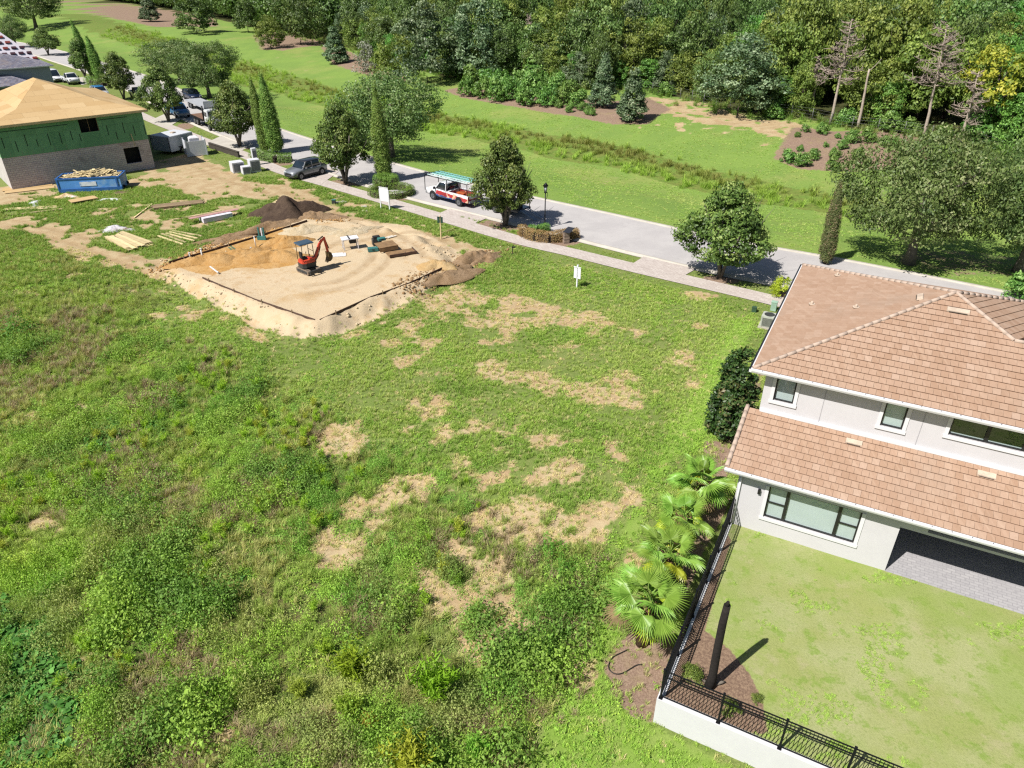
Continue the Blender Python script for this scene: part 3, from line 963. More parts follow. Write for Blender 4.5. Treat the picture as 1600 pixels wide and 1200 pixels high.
U = [(.43, 1.2), (4.38, 5.14)]          # upper sash windows
W3 = (6.6, 9.9)
uz0, uz1 = 4.78, 5.86
m = MB()
ub = 2.42
xs = [0, .43, 1.2, 4.38, 5.14, 6.6, 9.9, A1]
for i in range(len(xs) - 1):
    a0, a1 = xs[i], xs[i + 1]
    if i in (1, 3): wallpiece(m, a0, a1, ub, ub + T, 3.9, uz0); wallpiece(m, a0, a1, ub, ub + T, uz1, 6.1)
    elif i == 5: wallpiece(m, a0, a1, ub, ub + T, 3.9, 5.06); wallpiece(m, a0, a1, ub, ub + T, 5.82, 6.1)
    else: wallpiece(m, a0, a1, ub, ub + T, 3.9, 6.1)
wallpiece(m, 0, T, ub + T, 14.16, 2.9, 6.1)
wallpiece(m, T, 12, 13.9, 14.16, -.2, 6.1)
hput(m, 'upper_wall', M_STUCCO)
# control joints in the upper stucco
for a_ in (2.28, 5.72, 10.6):
    m = MB(); m.box((a_, ub - .002, 5.1), (.022, .012, 1.8), HM); hput(m, 'control_joint', plain('joint_grey', hx('#b9b7bb', .6), .8))
# white flashing where the lower roof meets the wall
m = MB(); m.box((A1 / 2 + .02, ub - .05, 4.235), (A1 - .02, .11, .11), HM); hput(m, 'wall_flashing', M_TRIM)

def window(a0, a1, z0, z1, b, divs, rails, blind=1.0, blind_z=0, deep=.09, trim=True):
    """frame, panes, blind and sill; divs = list of (a0,a1) lights"""
    f = MB(); B = b + deep
    t = .055
    f.box(((a0 + a1) / 2, B, z0 + t / 2), (a1 - a0, .07, t), HM); f.box(((a0 + a1) / 2, B, z1 - t / 2), (a1 - a0, .07, t), HM)
    f.box((a0 + t / 2, B, (z0 + z1) / 2), (t, .07, z1 - z0 - 2 * t), HM); f.box((a1 - t / 2, B, (z0 + z1) / 2), (t, .07, z1 - z0 - 2 * t), HM)
    for i in range(len(divs) - 1):
        c0, c1 = divs[i][1], divs[i + 1][0]
        f.box(((c0 + c1) / 2, B - .004, (z0 + z1) / 2), (c1 - c0, .07, z1 - z0 - 2 * t), HM)
    for (d0, d1), r_ in zip(divs, rails):
        if r_: f.box(((d0 + d1) / 2, B, z0 + (z1 - z0) * .48), (d1 - d0, .05, .05), HM)
    win = hput(f, 'window', M_BRONZE)
    for d0, d1 in divs:
        g = MB(); g.poly([HM @ Vector((d0, B + .012, z0 + t)), HM @ Vector((d1, B + .012, z0 + t)), HM @ Vector((d1, B + .012, z1 - t)), HM @ Vector((d0, B + .012, z1 - t))]); o = hput(g, 'pane', M_GLASS, win)
    g = MB(); zb = z0 + blind_z; zt = z0 + (z1 - z0) * blind
    g.box(((a0 + a1) / 2, B + .05, (zb + zt) / 2), (a1 - a0 - .01, .01, zt - zb - .01), HM); hput(g, 'blind', M_BLIND, win)
    g = MB(); g.box(((a0 + a1) / 2, B + .16, (z0 + z1) / 2), (a1 - a0 + .1, .02, z1 - z0 + .1), HM); hput(g, 'dark_backing', M_DARKIN, win)  # black sheet, the dark of the unlit room put into its colour
    if trim:
        g = MB(); w_ = .13
        g.box(((a0 + a1) / 2, b - .022, z0 - w_ / 2), (a1 - a0 + .3, .07, w_), HM)
        g.box((a0 - w_ / 2, b - .012, (z0 + z1) / 2), (w_, .05, z1 - z0), HM); g.box((a1 + w_ / 2, b - .012, (z0 + z1) / 2), (w_, .05, z1 - z0), HM)
        hput(g, 'sill', M_TRIM, win)
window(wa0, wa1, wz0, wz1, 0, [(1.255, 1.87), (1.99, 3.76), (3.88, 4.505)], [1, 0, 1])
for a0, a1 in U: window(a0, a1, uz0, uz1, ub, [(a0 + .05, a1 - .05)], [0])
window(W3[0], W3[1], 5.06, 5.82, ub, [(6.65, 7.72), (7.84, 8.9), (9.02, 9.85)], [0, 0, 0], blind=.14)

# roofs: solid deck with tiles laid on it
def deck(mb, P3, th=.10):
    mb.slab(P3, th)
LOW = [HP(-.51, -.44, 2.98), HP(A1, -.44, 2.98), HP(A1, ub - .005, 4.18), HP(-.51, ub - .005, 4.18)]
AP = HP(5.93, 7.61, 8.56); P2 = HP(8.06, 5.7, 7.76)
NEAR = [HP(-.5, 1.98, 6.2), HP(A1, 1.98, 6.2), HP(A1, 5.7, 7.76), P2, AP]
LEFT = [HP(-.5, 14.6, 6.2), HP(-.5, 1.98, 6.2), AP]
RIGHT = [P2, HP(12.4, 14.6, 6.2), AP]
BACK = [HP(12.4, 14.6, 6.2), HP(-.5, 14.6, 6.2), AP]
WINGB = [HP(A1, 9.4, 6.2), HP(9.2, 9.4, 6.2), P2, HP(A1, 5.7, 7.76)]
m = MB(); deck(m, LOW); lower_roof = hput(m, 'lower_roof', M_CAP)
m = MB()
for P in (NEAR, LEFT, RIGHT, BACK, WINGB): deck(m, P)
upper_roof = hput(m, 'upper_roof', M_CAP)
tile_me = []
for k in range(7):
    q = MB()
    w_, d_ = .26 - .008, .31
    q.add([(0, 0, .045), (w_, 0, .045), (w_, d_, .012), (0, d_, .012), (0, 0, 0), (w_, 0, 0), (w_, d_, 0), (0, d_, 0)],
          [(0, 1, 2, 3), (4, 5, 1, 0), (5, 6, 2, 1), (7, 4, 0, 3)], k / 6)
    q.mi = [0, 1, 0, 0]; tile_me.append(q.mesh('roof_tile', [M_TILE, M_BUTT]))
(fr, pcs) = lay(LOW, .26, .31, .008, .045, .012)
def centre(fr, Q):
    return fr[0] + fr[1] * (sum(q[0] for q in Q) / len(Q)) + fr[2] * (sum(q[1] for q in Q) / len(Q))
vis = []
rest = MB()
for pc in pcs:
    c = centre(fr, pc[0]); px = proj(c)
    if pc[4] and -5 < px[0] < 1620: vis.append((depth(c), pc))
    else: piece_prism(rest, fr, pc[0], pc[1], pc[2], .045, .012, R.betavariate(2.2, 2.2), .003, P is NEAR or P is LEFT)
vis.sort(key=lambda x: x[0])
def put_tile(fr, pc, parent):
    o_ = fr[0] + fr[1] * (pc[5] + .008) + fr[2] * pc[1] + fr[3] * (.003 + R.random() * .006)
    Mx = basis(o_ - house.location, fr[1], fr[2], fr[3])
    return put('roof_tile', tile_me[min(6, int(R.betavariate(2.2, 2.2) * 7))], parent, Mx)
for d_, pc in vis[:300]: put_tile(fr, pc, lower_roof)
for d_, pc in vis[300:]: piece_prism(rest, fr, pc[0], pc[1], pc[2], .045, .012, R.betavariate(2.2, 2.2), .003)
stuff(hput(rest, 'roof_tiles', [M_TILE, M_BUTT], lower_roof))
rest = MB(); vis = []; 
for P in (NEAR, LEFT, RIGHT, BACK, WINGB):
    fr, pcs = lay(P, .26, .31, .008, .045, .012)
    for pc in pcs:
        if P is NEAR and pc[4]:
            px = proj(centre(fr, pc[0]))
            if px[0] < 1620: vis.append((depth(centre(fr, pc[0])), fr, pc)); continue
        piece_prism(rest, fr, pc[0], pc[1], pc[2], .045, .012, R.betavariate(2.2, 2.2), .003, P is NEAR or P is LEFT)
vis.sort(key=lambda x: x[0])
for d_, fr, pc in vis[:300]: put_tile(fr, pc, upper_roof)
for d_, fr, pc in vis[300:]: piece_prism(rest, fr, pc[0], pc[1], pc[2], .045, .012, R.betavariate(2.2, 2.2), .003)
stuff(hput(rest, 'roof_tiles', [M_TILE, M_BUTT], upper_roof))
# ridge and hip caps
cap = MB()
def caps(p, q):
    p = Vector(p); q = Vector(q); L = (q - p).length; n = max(2, int(L / .36)); d = (q - p) / n
    for i in range(n):
        a_ = p + d * i + Vector((0, 0, .03)); cap.tube([a_, a_ + d * 1.04], [.085, .075], 7, tone=R.random())
BLc = HP(-.5, 14.6, 6.2); FLc = HP(-.5, 1.98, 6.2)
for p, q in ((FLc, AP), (BLc, AP), (P2, AP), (P2, HP(A1, 5.7, 7.76)), (HP(12.4, 14.6, 6.2), AP)): caps(p, q)
stuff(hput(cap, 'ridge_caps', M_CAP, upper_roof))
cap = MB(); 
for i in range(9):
    p = HP(-.47, -.42 + i * .32, 3.03 + i * .1343); q = HP(-.47, -.42 + (i + 1) * .32, 3.03 + (i + 1) * .1343); cap.tube([p, q], [.1, .09], 7, tone=R.random())
stuff(hput(cap, 'rake_caps', M_CAP, lower_roof))
# gutters with hanger screws, fascia and soffit
def gutter(a0, a1, b, z, parent):
    g = MB()
    g.prism([(0, 0), (.13, .0), (.13, -.14), (.03, -.14), (0, -.06)], 0, 1)
    g.v = [HP(a0 + v.y * (a1 - a0), b - .13 + v.x, z + v.z) for v in g.v]
    o = hput(g, 'gutter', M_TRIM, parent)
    h = MB(); a_ = a0 + .4
    while a_ < a1:
        h.box((a_, b - .08, z + .004), (.035, .05, .02), HM); a_ += .62
    hput(h, 'gutter_hangers', plain('hanger_grey', hx('#808088', .6), .5), o)
gutter(-.53, A1, -.44, 3.0, lower_roof)
gutter(-.52, A1, 1.98, 6.22, upper_roof)
g = MB(); g.bar(HP(-.56, 1.9, 6.14), HP(-.56, 14.6, 6.14), .12, .14); hput(g, 'gutter', M_TRIM, upper_roof)
g = MB(); g.bar(HP(-.60, 1.9, 6.222), HP(-.60, 14.6, 6.222), .06, .02); hput(g, 'drip_edge', M_BRONZE, upper_roof)
g = MB(); wallpiece(g, -.5, A1, -.43, -.002, 2.80, 2.84); hput(g, 'soffit', M_STUCCO)
g = MB(); wallpiece(g, -.48, A1, 2.0, ub - .002, 6.02, 6.06); wallpiece(g, -.48, -.002, 2.0, 14.4, 6.03, 6.07); hput(g, 'soffit', M_STUCCO)
# vents
def vent(fr, u_, v_, sx=.55, sy=.26, h=.055):
    o, u, v, n = fr
    q = MB(); Mx = basis(o + u * u_ + v * v_ + n * .045, u, v, n)
    q.box((0, 0, h / 2), (sx, sy, h), Mx, .5, 0, (.96, .8)); q.box((0, -sy / 2 - .012, h * .4), (sx * .8, .02, h * .5), Mx, .5, 1)
    return q
def on_face(P3, px, py):
    o, u, v, n = face_frame(P3)
    d = Vector(ray(px, py)); c = Vector((0, 0, CAM_H)); s = (o - c).dot(n) / d.dot(n); p = c + d * s
    return (o, u, v, n), (p - o).dot(u), (p - o).dot(v)
MV = plain('vent_bone', hx('#d6c2ae', .6), .8); MVD = plain('vent_slot', hx('#6b6158', .5), .8)
for P, par, px, py, sx in ((LOW, lower_roof, 1334, 692, .6), (LOW, lower_roof, 1541, 743, .6), (NEAR, upper_roof, 1497, 487, .8), (LEFT, upper_roof, 1438, 466, .6)):
    fr, u_, v_ = on_face(P, px, py); hput(vent(fr, u_, v_, sx), 'roof_vent', [MV, MVD], par)
for px, py in ((1308, 432), (1268, 477), (1337, 482)):
    fr, u_, v_ = on_face(LEFT, px, py)
    q = MB(); q.tube([fr[0] + fr[1] * u_ + fr[2] * v_, fr[0] + fr[1] * u_ + fr[2] * v_ + Vector((0, 0, .20))], [.06, .045], 8); q.cyl(fr[0] + fr[1] * u_ + fr[2] * v_ + Vector((0, 0, .07)), .14, .05, 10)
    hput(q, 'vent_pipe', MV, upper_roof)
# wall lamp and downspout by the corner
q = MB(); q.tube([HP(.1, -.06, 2.9), HP(.1, -.06, .1)], .045, 6); hput(q, 'downspout', M_TRIM)
q = MB(); q.box((.86, -.06, 2.02), (.1, .1, .2), HM); hput(q, 'wall_lamp', M_BRONZE)
# air conditioner beside the house
p = at(1199, 510); ac = thing('air_conditioner', 'pale beige air conditioner box on the lawn beside the tiled roof eave', 'air conditioner', p, rad(-27))
q = MB(); q.box((0, 0, .05), (1.05, 1.0, .1)); q.build('pad', M_CONC, ac)
q = MB(); q.box((0, 0, .47), (.86, .82, .72)); q.build('cabinet', plain('ac_beige', hx('#c2c6ba', .65), .6), ac, bevel=.02)
for s_ in (-1, 1):
    q = MB()
    for i in range(9): q.box((0, s_ * .415, .2 + i * .062), (.68, .012, .03))
    q.build('louvre_grille', plain('grille_dark', hx('#4c4f4c', .5), .6), ac)
q = MB()
for i in range(9): q.box((.435, 0, .2 + i * .062), (.012, .66, .03))
q.build('louvre_grille', MATS['grille_dark'], ac)
q = MB(); q.cyl((0, 0, .84), .32, .02, 20); q.build('fan_guard', MATS['grille_dark'], ac)

# ------------------------------------------------------------------ retaining wall and black picket fences
wall = thing('retaining_wall', 'smooth white retaining wall under the black picket fence', 'wall', HP(0, -9.4, 0))
M_RET = plain('retaining_white', hx('#e8e8ea', .62), .8, var=.03, scale=.6, bstr=.1)
q = MB(); q.box((6.9, -9.3, -.95), (14.0, .2, 2.06), HM); hput(q, 'wall_body', M_RET, wall)
q = MB(); q.box((0, -4.6, -.6), (.2, 9.18, 1.36), HM); hput(q, 'side_wall', M_RET, wall)
pick = MB(); pick.box((0, 0, .60), (.016, .016, 1.16)); pick_me = pick.mesh('picket', M_BLACKAL)
post = MB(); post.box((0, 0, .67), (.062, .062, 1.34)); post.box((0, 0, 1.35), (.075, .075, .025)); post.box((0, 0, .015), (.12, .12, .03)); post_me = post.mesh('post', M_BLACKAL)
def picket_fence(label, o0, axis_, L, n_panels, first_post=True):
    d = Vector((axis_[0], axis_[1], 0)); ang = math.atan2(d.y, d.x)
    f = thing('picket_fence', label, 'fence', o0, ang)
    pl = L / n_panels
    for i in range(0 if first_post else 1, n_panels + 1): put('post', post_me, f, Matrix.Translation((i * pl, 0, 0)))
    for i in range(n_panels):
        for z in (.10, 1.03, 1.29):
            q = MB(); q.box((i * pl + pl / 2, 0, z), (pl - .066, .03, .036)); q.build('rail', M_BLACKAL, f)
        k = int(pl / .112); sp = pl / (k + 1)
        for j in range(k): put('picket', pick_me, f, Matrix.Translation((i * pl + (j + 1) * sp, 0, .065)))
    return f
picket_fence('black metal picket fence along the front of the white retaining wall', HP(.0, -9.31, .08), HE1, 12.6, 7)
picket_fence('black metal picket fence running from the wall corner up to the house', HP(.0, -9.31, .08), HE2, 9.15, 5, False)
# ------------------------------------------------------------------ plants
NR = np.random.RandomState(77)
LK = .80
def leaf_quads(P, N, L, Wd, rng, fold=0.0):
    """diamond leaves at P facing N"""
    n = len(P)
    r = rng.normal(size=(n, 3)); T = r - (r * N).sum(1)[:, None] * N
    T /= np.linalg.norm(T, axis=1)[:, None] + 1e-9
    B = np.cross(N, T)
    L = np.asarray(L).reshape(-1, 1); Wd = np.asarray(Wd).reshape(-1, 1)
    V = np.stack([P - T * L / 2, P + B * Wd / 2 - T * L * .06, P + T * L / 2, P - B * Wd / 2 - T * L * .06], 1).reshape(-1, 3)
    F = np.arange(4 * n).reshape(-1, 4)
    return V, F

PROFILES = {
    'magnolia': lambda t: np.where(t < .22, .55 + .45 * (t / .22), 1.0 - .80 * ((np.clip(t, .22, 1) - .22) / .78) ** 1.25),
    'column': lambda t: np.where(t < .2, .80 + .2 * t / .2, 1 - .62 * ((np.clip(t, .2, 1) - .2) / .8) ** 1.5),
    'oak': lambda t: np.sqrt(np.clip(1 - (2 * (t * .88 + .10) - 1) ** 2, 0, 1)) ** .8,
    'dome': lambda t: np.sqrt(np.clip(1 - t ** 2 * .97, 0, 1)),
    'cypress': lambda t: np.where(t < .12, .72 + .28 * t / .12, np.where(t < .55, 1.0 - .12 * (t - .12) / .43, .88 * np.clip(1 - (t - .55) / .46, 0, 1) ** .72)),
    'bush': lambda t: np.sqrt(np.clip(1 - (t * .95) ** 2.4, 0, 1)),
    'cone': lambda t: np.clip(1.02 - t, 0, 1) ** .8 * np.where(t < .1, .85 + 1.5 * t, 1),
}
def crown_mesh(name, mat, seed, kind, R_, H, nclump, nleaf, leaf, crad, shell=.6, lobes=.22, up=.35, wr=.55, flat=.75, z0=0.0, spread=.5):
    rng = np.random.RandomState(seed); prof = PROFILES[kind]
    C = []; tries = 0
    ph = rng.rand(4) * 6.28; amp = rng.rand(4) * lobes
    while len(C) < nclump:
        t = rng.rand(); 
        if rng.rand() > float(prof(np.array(t))) ** 1.2 + .05: continue
        th = rng.rand() * 6.283
        lo = 1 + sum(amp[k] * math.sin((k + 2) * th + ph[k] + t * 3) for k in range(4)) * (1 if kind != 'cypress' else .3)
        rr = float(prof(np.array(t))) * R_ * lo * (shell + (1 - shell) * math.sqrt(rng.rand())) - crad * .45
        rr = max(rr, 0)
        C.append((rr * math.cos(th), rr * math.sin(th), z0 + t * (H - crad) + crad * .4))
    C = np.array(C)
    per = max(3, nleaf // nclump)
    cr = crad * (.6 + .8 * rng.rand(nclump))
    ct = np.clip(.5 + rng.normal(size=nclump) * .21, 0, 1)
    P = np.repeat(C, per, 0); D = rng.normal(size=(len(P), 3)); D /= np.linalg.norm(D, axis=1)[:, None]
    D[:, 2] = np.where(D[:, 2] < -.3, D[:, 2] * .4, D[:, 2])
    rad_ = np.repeat(cr, per)[:, None] * (.45 + .6 * rng.rand(len(P))[:, None] ** .6)
    P = P + D * rad_ * np.array([1, 1, flat])
    out = P * np.array([1, 1, 0]); out /= np.linalg.norm(out, axis=1)[:, None] + 1e-6
    N = D * .7 + out * .25 + np.array([0, 0, up]) + rng.normal(size=P.shape) * spread
    N /= np.linalg.norm(N, axis=1)[:, None]
    L = leaf * (.65 + .7 * rng.rand(len(P)))
    V, F = leaf_quads(P, N, L, L * wr, rng)
    tone = np.clip(np.repeat(ct, per) + rng.normal(size=len(P)) * .16, 0, 1)
    tone = np.repeat(tone, 4)
    if kind == 'cypress':       # the close set inner twigs of a clipped column
        k = 14; zz = np.linspace(.02, .93, 24); rr = prof(zz) * R_ * .80; th = np.arange(k) * 6.283 / k
        cv = np.array([(r_ * math.cos(a) * (1 + .08 * rng.normal()), r_ * math.sin(a) * (1 + .08 * rng.normal()), z_ * H) for z_, r_ in zip(zz, rr) for a in th])
        cf = np.array([(i * k + j, i * k + (j + 1) % k, (i + 1) * k + (j + 1) % k, (i + 1) * k + j) for i in range(23) for j in range(k)]) + len(V)
        V = np.vstack([V, cv]); F = np.vstack([F, cf]); tone = np.r_[tone, np.full(len(cv), .3)]
    return mesh_np(name, V, F, mat, tone)

def trunk_mesh(name, mat, seed, h, r, stems=1, spread=.5, limbs=6, top=None, lean=.1, n=8):
    rg = random.Random(seed); q = MB()
    for s_ in range(stems):
        th = 6.283 * (s_ + rg.random() * .6) / stems; k = spread if stems > 1 else lean
        pts = []; rr = []
        for i in range(6):
            t = i / 5
            pts.append((math.cos(th) * k * t ** 1.3 * h * .35 + rg.uniform(-.04, .04) * h * .3 * t, math.sin(th) * k * t ** 1.3 * h * .35 + rg.uniform(-.04, .04) * h * .3 * t, -.15 + (h + .15) * t))
            rr.append(r * (1.35 if i == 0 else 1 - .6 * t) / (1 if stems == 1 else 1.7))
        q.tube(pts, rr, n, tone=rg.random())
        for j in range(max(1, limbs // stems)):
            t = rg.uniform(.45, .95); i = int(t * 5); b = Vector(pts[i]); a2 = rg.random() * 6.283; L = h * rg.uniform(.35, .7)
            q.tube([b, b + Vector((math.cos(a2) * L * .5, math.sin(a2) * L * .5, L * .35)), b + Vector((math.cos(a2) * L * .8, math.sin(a2) * L * .8, L * .85))], [rr[i] * .6, rr[i] * .4, rr[i] * .12], 6, tone=rg.random())
    return q.mesh(name, mat)

M_BARK = plain('bark_grey', hx('#8d8478', .5), .9, var=.25, scale=6, bstr=.6)
M_BARKD = plain('bark_dark', hx('#5d5148', .45), .9, var=.25, scale=6, bstr=.6)
M_DEAD = plain('bark_dead', hx('#b8aa9c', .7), .9, var=.2, scale=5, bstr=.5)
WK = .92
LM = dict(
    magnolia=leafmat('leaf_magnolia', [hx('#3c5022', LK), hx('#566e32', LK), hx('#6f8740', LK), hx('#98a45e', LK)], .5, .2, .3),
    magdark=leafmat('leaf_magnolia_dark', [hx('#22381a', LK), hx('#30491f', LK), hx('#40602c', LK), hx('#6a6440', LK)], .45, .12, .3),
    oak=leafmat('leaf_oak', [hx('#46602e', LK * .9), hx('#5e783e', LK * .9), hx('#78904e', LK * .9), hx('#a0aa76', LK * .9)], .55, .25),
    cypress=leafmat('leaf_cypress', [hx('#4a6626', LK), hx('#668836', LK), hx('#80a244', LK), hx('#9cae5a', LK)], .6, .15),
    cybrown=leafmat('leaf_cypress_brown', [hx('#4a5a2c', LK), hx('#5f6c3a', LK), hx('#76764c', LK), hx('#9a8068', LK)], .6, .15),
    wood1=leafmat('leaf_wood_dark', [hx('#34481f', WK), hx('#4a622e', WK), hx('#617c3c', WK), hx('#849858', WK)], .5, .2),
    wood2=leafmat('leaf_wood_olive', [hx('#45561f', WK), hx('#5f732e', WK), hx('#78893c', WK), hx('#95a050', WK)], .55, .25),
    wood3=leafmat('leaf_wood_bright', [hx('#42682a', WK), hx('#578438', WK), hx('#6fa046', WK), hx('#92bc5e', WK)], .5, .3),
    wood4=leafmat('leaf_wood_grey', [hx('#3c5034', WK), hx('#4e6442', WK), hx('#687c58', WK), hx('#8c9a76', WK)], .5, .2),
    yellow=leafmat('leaf_yellow', [hx('#6c8434', LK * .9), hx('#8f9c3a', LK * .9), hx('#b4b440', LK * .9), hx('#ccc452', LK * .9)], .5, .3),
    hedge=leafmat('leaf_hedge', [hx('#4a6a26', LK), hx('#628632', LK), hx('#7ca040', LK), hx('#9aba58', LK)], .5, .2),
    brownhedge=leafmat('leaf_hedge_brown', [hx('#6f5c3a', LK), hx('#8c6e48', LK), hx('#a58458', LK), hx('#8f8a50', LK)], .6, .2),
    lime=leafmat('leaf_lime', [hx('#86941e', LK), hx('#a0b028', LK), hx('#b8c438', LK), hx('#cdd858', LK)], .5, .3),
    silver=leafmat('leaf_silver', [hx('#6c7462', LK), hx('#8a9080', LK), hx('#a3a797', LK), hx('#b9b9aa', LK)], .6, .2),
    shrub=leafmat('leaf_shrub', [hx('#466a2a', LK), hx('#5f863a', LK), hx('#78a04a', LK), hx('#98b666', LK)], .5, .25),
)
# prototypes: several crowns of each kind, shared by every copy
CR = {}
CR['magnolia'] = [crown_mesh('crown', LM['magnolia'], 11 + k, 'magnolia', 3.1, 5.6, 170, 18000, .23, .60, .62, .27, wr=.52) for k in range(3)]
CR['oak'] = [crown_mesh('crown', LM['oak'], 31 + k, 'oak', 4.6, 5.6, 260, 30000, .20, .85, .5, .34, wr=.48) for k in range(3)]
CR['column'] = [crown_mesh('crown', LM['magdark'], 51, 'column', 1.0, 5.0, 170, 12000, .17, .26, .75, .12, wr=.5)]
CR['cypress'] = [crown_mesh('crown', LM['cypress'], 61 + k, 'cypress', .85, 9.0, 700, 24000, .12, .24, .86, .03, up=.5, wr=.42, flat=1.7) for k in range(2)]
CR['cybrown'] = [crown_mesh('crown', LM['cybrown'], 65, 'cypress', .85, 9.0, 600, 20000, .12, .22, .84, .08, up=.5, wr=.42, flat=1.7)]
CR['wood1'] = [crown_mesh('crown', LM['wood1'], 71 + k, 'oak', 4.6, 9.0, 120, 9500, .38, 1.15, .6, .36) for k in range(4)]
CR['wood2'] = [crown_mesh('crown', LM['wood2'], 81 + k, 'oak', 4.3, 9.0, 110, 9000, .38, 1.1, .6, .36) for k in range(3)]
CR['wood3'] = [crown_mesh('crown', LM['wood3'], 91 + k, 'oak', 3.2, 8.0, 80, 6500, .36, .9, .6, .34) for k in range(3)]
CR['wood4'] = [crown_mesh('crown', LM['wood4'], 101 + k, 'dome', 3.8, 8.5, 100, 7500, .32, .9, .6, .3) for k in range(3)]
CR['yellow'] = [crown_mesh('crown', LM['yellow'], 111, 'oak', 3.5, 6.0, 60, 4500, .36, .8, .5, .4)]
CR['berm'] = [crown_mesh('crown', LM['wood1'], 121 + k, 'dome', 3.0, 6.0, 90, 7500, .28, .7, .62, .25) for k in range(2)]
CR['cone'] = [crown_mesh('crown', LM['wood4'], 131 + k, 'cone', 2.0, 6.0, 130, 12000, .22, .5, .7, .15) for k in range(2)]
CR['shrub'] = [crown_mesh('foliage', LM['shrub'], 141 + k, 'bush', 1.0, 1.4, 40, 2200, .17, .32, .5, .25) for k in range(3)]
CR['olive'] = [crown_mesh('foliage', LM['wood2'], 145, 'bush', 1.0, 1.4, 40, 2200, .12, .32, .5, .25)]
CR['silver'] = [crown_mesh('foliage', LM['silver'], 147, 'bush', 1.0, 1.4, 40, 2400, .10, .32, .5, .25)]
CR['lime'] = [crown_mesh('foliage', LM['lime'], 149, 'bush', 1.0, 1.2, 50, 3500, .10, .26, .7, .1)]
TR = {}
TR['magnolia'] = [trunk_mesh('trunk', M_BARK, 3 + k, 3.6, .17, 5, 1.05, 10) for k in range(3)]
TR['oak'] = [trunk_mesh('trunk', M_BARK, 13 + k, 3.6, .21, 1, 0, 9, lean=.15) for k in range(3)]
TR['wood'] = [trunk_mesh('trunk', M_BARKD, 23 + k, 6.5, .24, 1, 0, 6, lean=.2) for k in range(3)]
TR['stub'] = [trunk_mesh('trunk', M_BARKD, 29, 1.2, .16, 1, 0, 1)]
TR['stem'] = [trunk_mesh('stem', M_BARKD, 39, .7, .05, 3, .8, 3)]

TREES = {}
def tree(name, label, cat, p, kind, R_, H, base, tr, k=0, group=None, tw=1.0, lean=(0, 0)):
    """R_: crown radius, H: total height, base: height of the crown's underside (fractions of the prototype scale follow)"""
    cm = CR[kind][k % len(CR[kind])]
    bb = [0] * 3
    if cm.name not in _bb:
        co = np.empty(len(cm.vertices) * 3, np.float32); cm.vertices.foreach_get('co', co); co = co.reshape(-1, 3)
        _bb[cm.name] = (np.percentile(np.hypot(co[:, 0], co[:, 1]), 97), co[:, 2].min(), np.percentile(co[:, 2], 99.7))
    r0, z0, z1 = _bb[cm.name]
    t = thing(name, label, cat, p, 0, group)
    t.rotation_euler = (lean[0], lean[1], 0)
    c = put('foliage' if cm.name.startswith('foliage') else 'crown', cm, t)
    sz = (H - base) / (z1 - z0)
    c.scale = (R_ / r0, R_ / r0, sz); c.location = (0, 0, base - z0 * sz); c.rotation_euler = (0, 0, R.random() * 6.283)
    if tr:
        tm = TR[tr][k % len(TR[tr])]
        b = put('stem' if tr == 'stem' else 'trunk', tm, t)
        th_ = {'magnolia': 3.6, 'oak': 3.6, 'wood': 6.5, 'stub': 1.2, 'stem': .7}[tr]
        hh = base + (H - base) * .55 if tr not in ('stub', 'stem') else min(1.2, .4 * H)
        b.scale = (hh / th_ * tw,) * 2 + (hh / th_,); b.rotation_euler = (0, 0, R.random() * 6.283)
    return t
_bb = {}
def tree_px(name, label, cat, base_px, top_y, width_px, kind, basefrac, tr, k=0, group=None, tw=1.0, lean=(0, 0)):
    p = at(*base_px); H = tall(p, top_y) * 1.0
    return tree(name, label, cat, p, kind, PX(p, width_px) / 2, H, H * basefrac, tr, k, group, tw, lean)

# street magnolias along the near kerb, nearest first
MG = 'magnolia trees along the kerb'
for k, (b, ty, wd, lab) in enumerate([
    ((1125, 434), 287, 136, 'rounded magnolia tree by the paver driveway beside the tan tiled house'),
    ((790, 352), 215, 98, 'magnolia tree hiding the dark trailer behind the pickup with ladders'),
    ((540, 286), 162, 86, 'large magnolia tree between the silver car and the tall lone cypress'),
    ((375, 229), 128, 74, 'magnolia tree in front of the white flatbed truck cab'),
    ((264, 190), 103, 66, 'magnolia tree standing in front of the blue pickup beyond the sheathed house'),
    ((194, 155), 82, 52, 'magnolia tree beside the road behind the plywood roof'),
    ((134, 122), 61, 38, 'magnolia tree just left of the far pair of cypresses'),
    ((76, 86), 44, 48, 'magnolia tree beyond the house with stacked red roof tiles')]):
    tree_px('magnolia_tree', lab, 'tree', b, ty, wd, 'magnolia', .20, 'magnolia', k, MG)
tree_px('magnolia_tree', 'dense dark magnolia of column shape beside the tan tiled house wall', 'tree', (1136, 684), 548, 70, 'column', .03, 'stub')
# cypresses
CG = 'columnar cypress trees'
for k, (b, ty, wd, kd, lab, ln) in enumerate([
    ((601, 284), 134, 27, 'cypress', 'lone tall cypress rising from the two tier clipped hedge', (0, -.02)),
    ((416, 239), 122, 19, 'cypress', 'thinner left cypress of the pair behind the grey green hedge', (0, -.05)),
    ((433, 240), 116, 27, 'cypress', 'thicker right cypress of the pair behind the grey green hedge', (0, -.05)),
    ((148, 121), 31, 15, 'cypress', 'taller cypress of the far pair leaning over the road', (0, -.16)),
    ((158, 124), 56, 17, 'cypress', 'shorter cypress of the far pair by the road', (0, -.08)),
    ((1289, 412), 285, 25, 'cybrown', 'browning cypress with a thin top behind the tan tiled roof', (0, -.04))]):
    tree_px('cypress_tree', lab, 'tree', b, ty, wd, kd, .02, 'stub', k, CG, lean=ln)
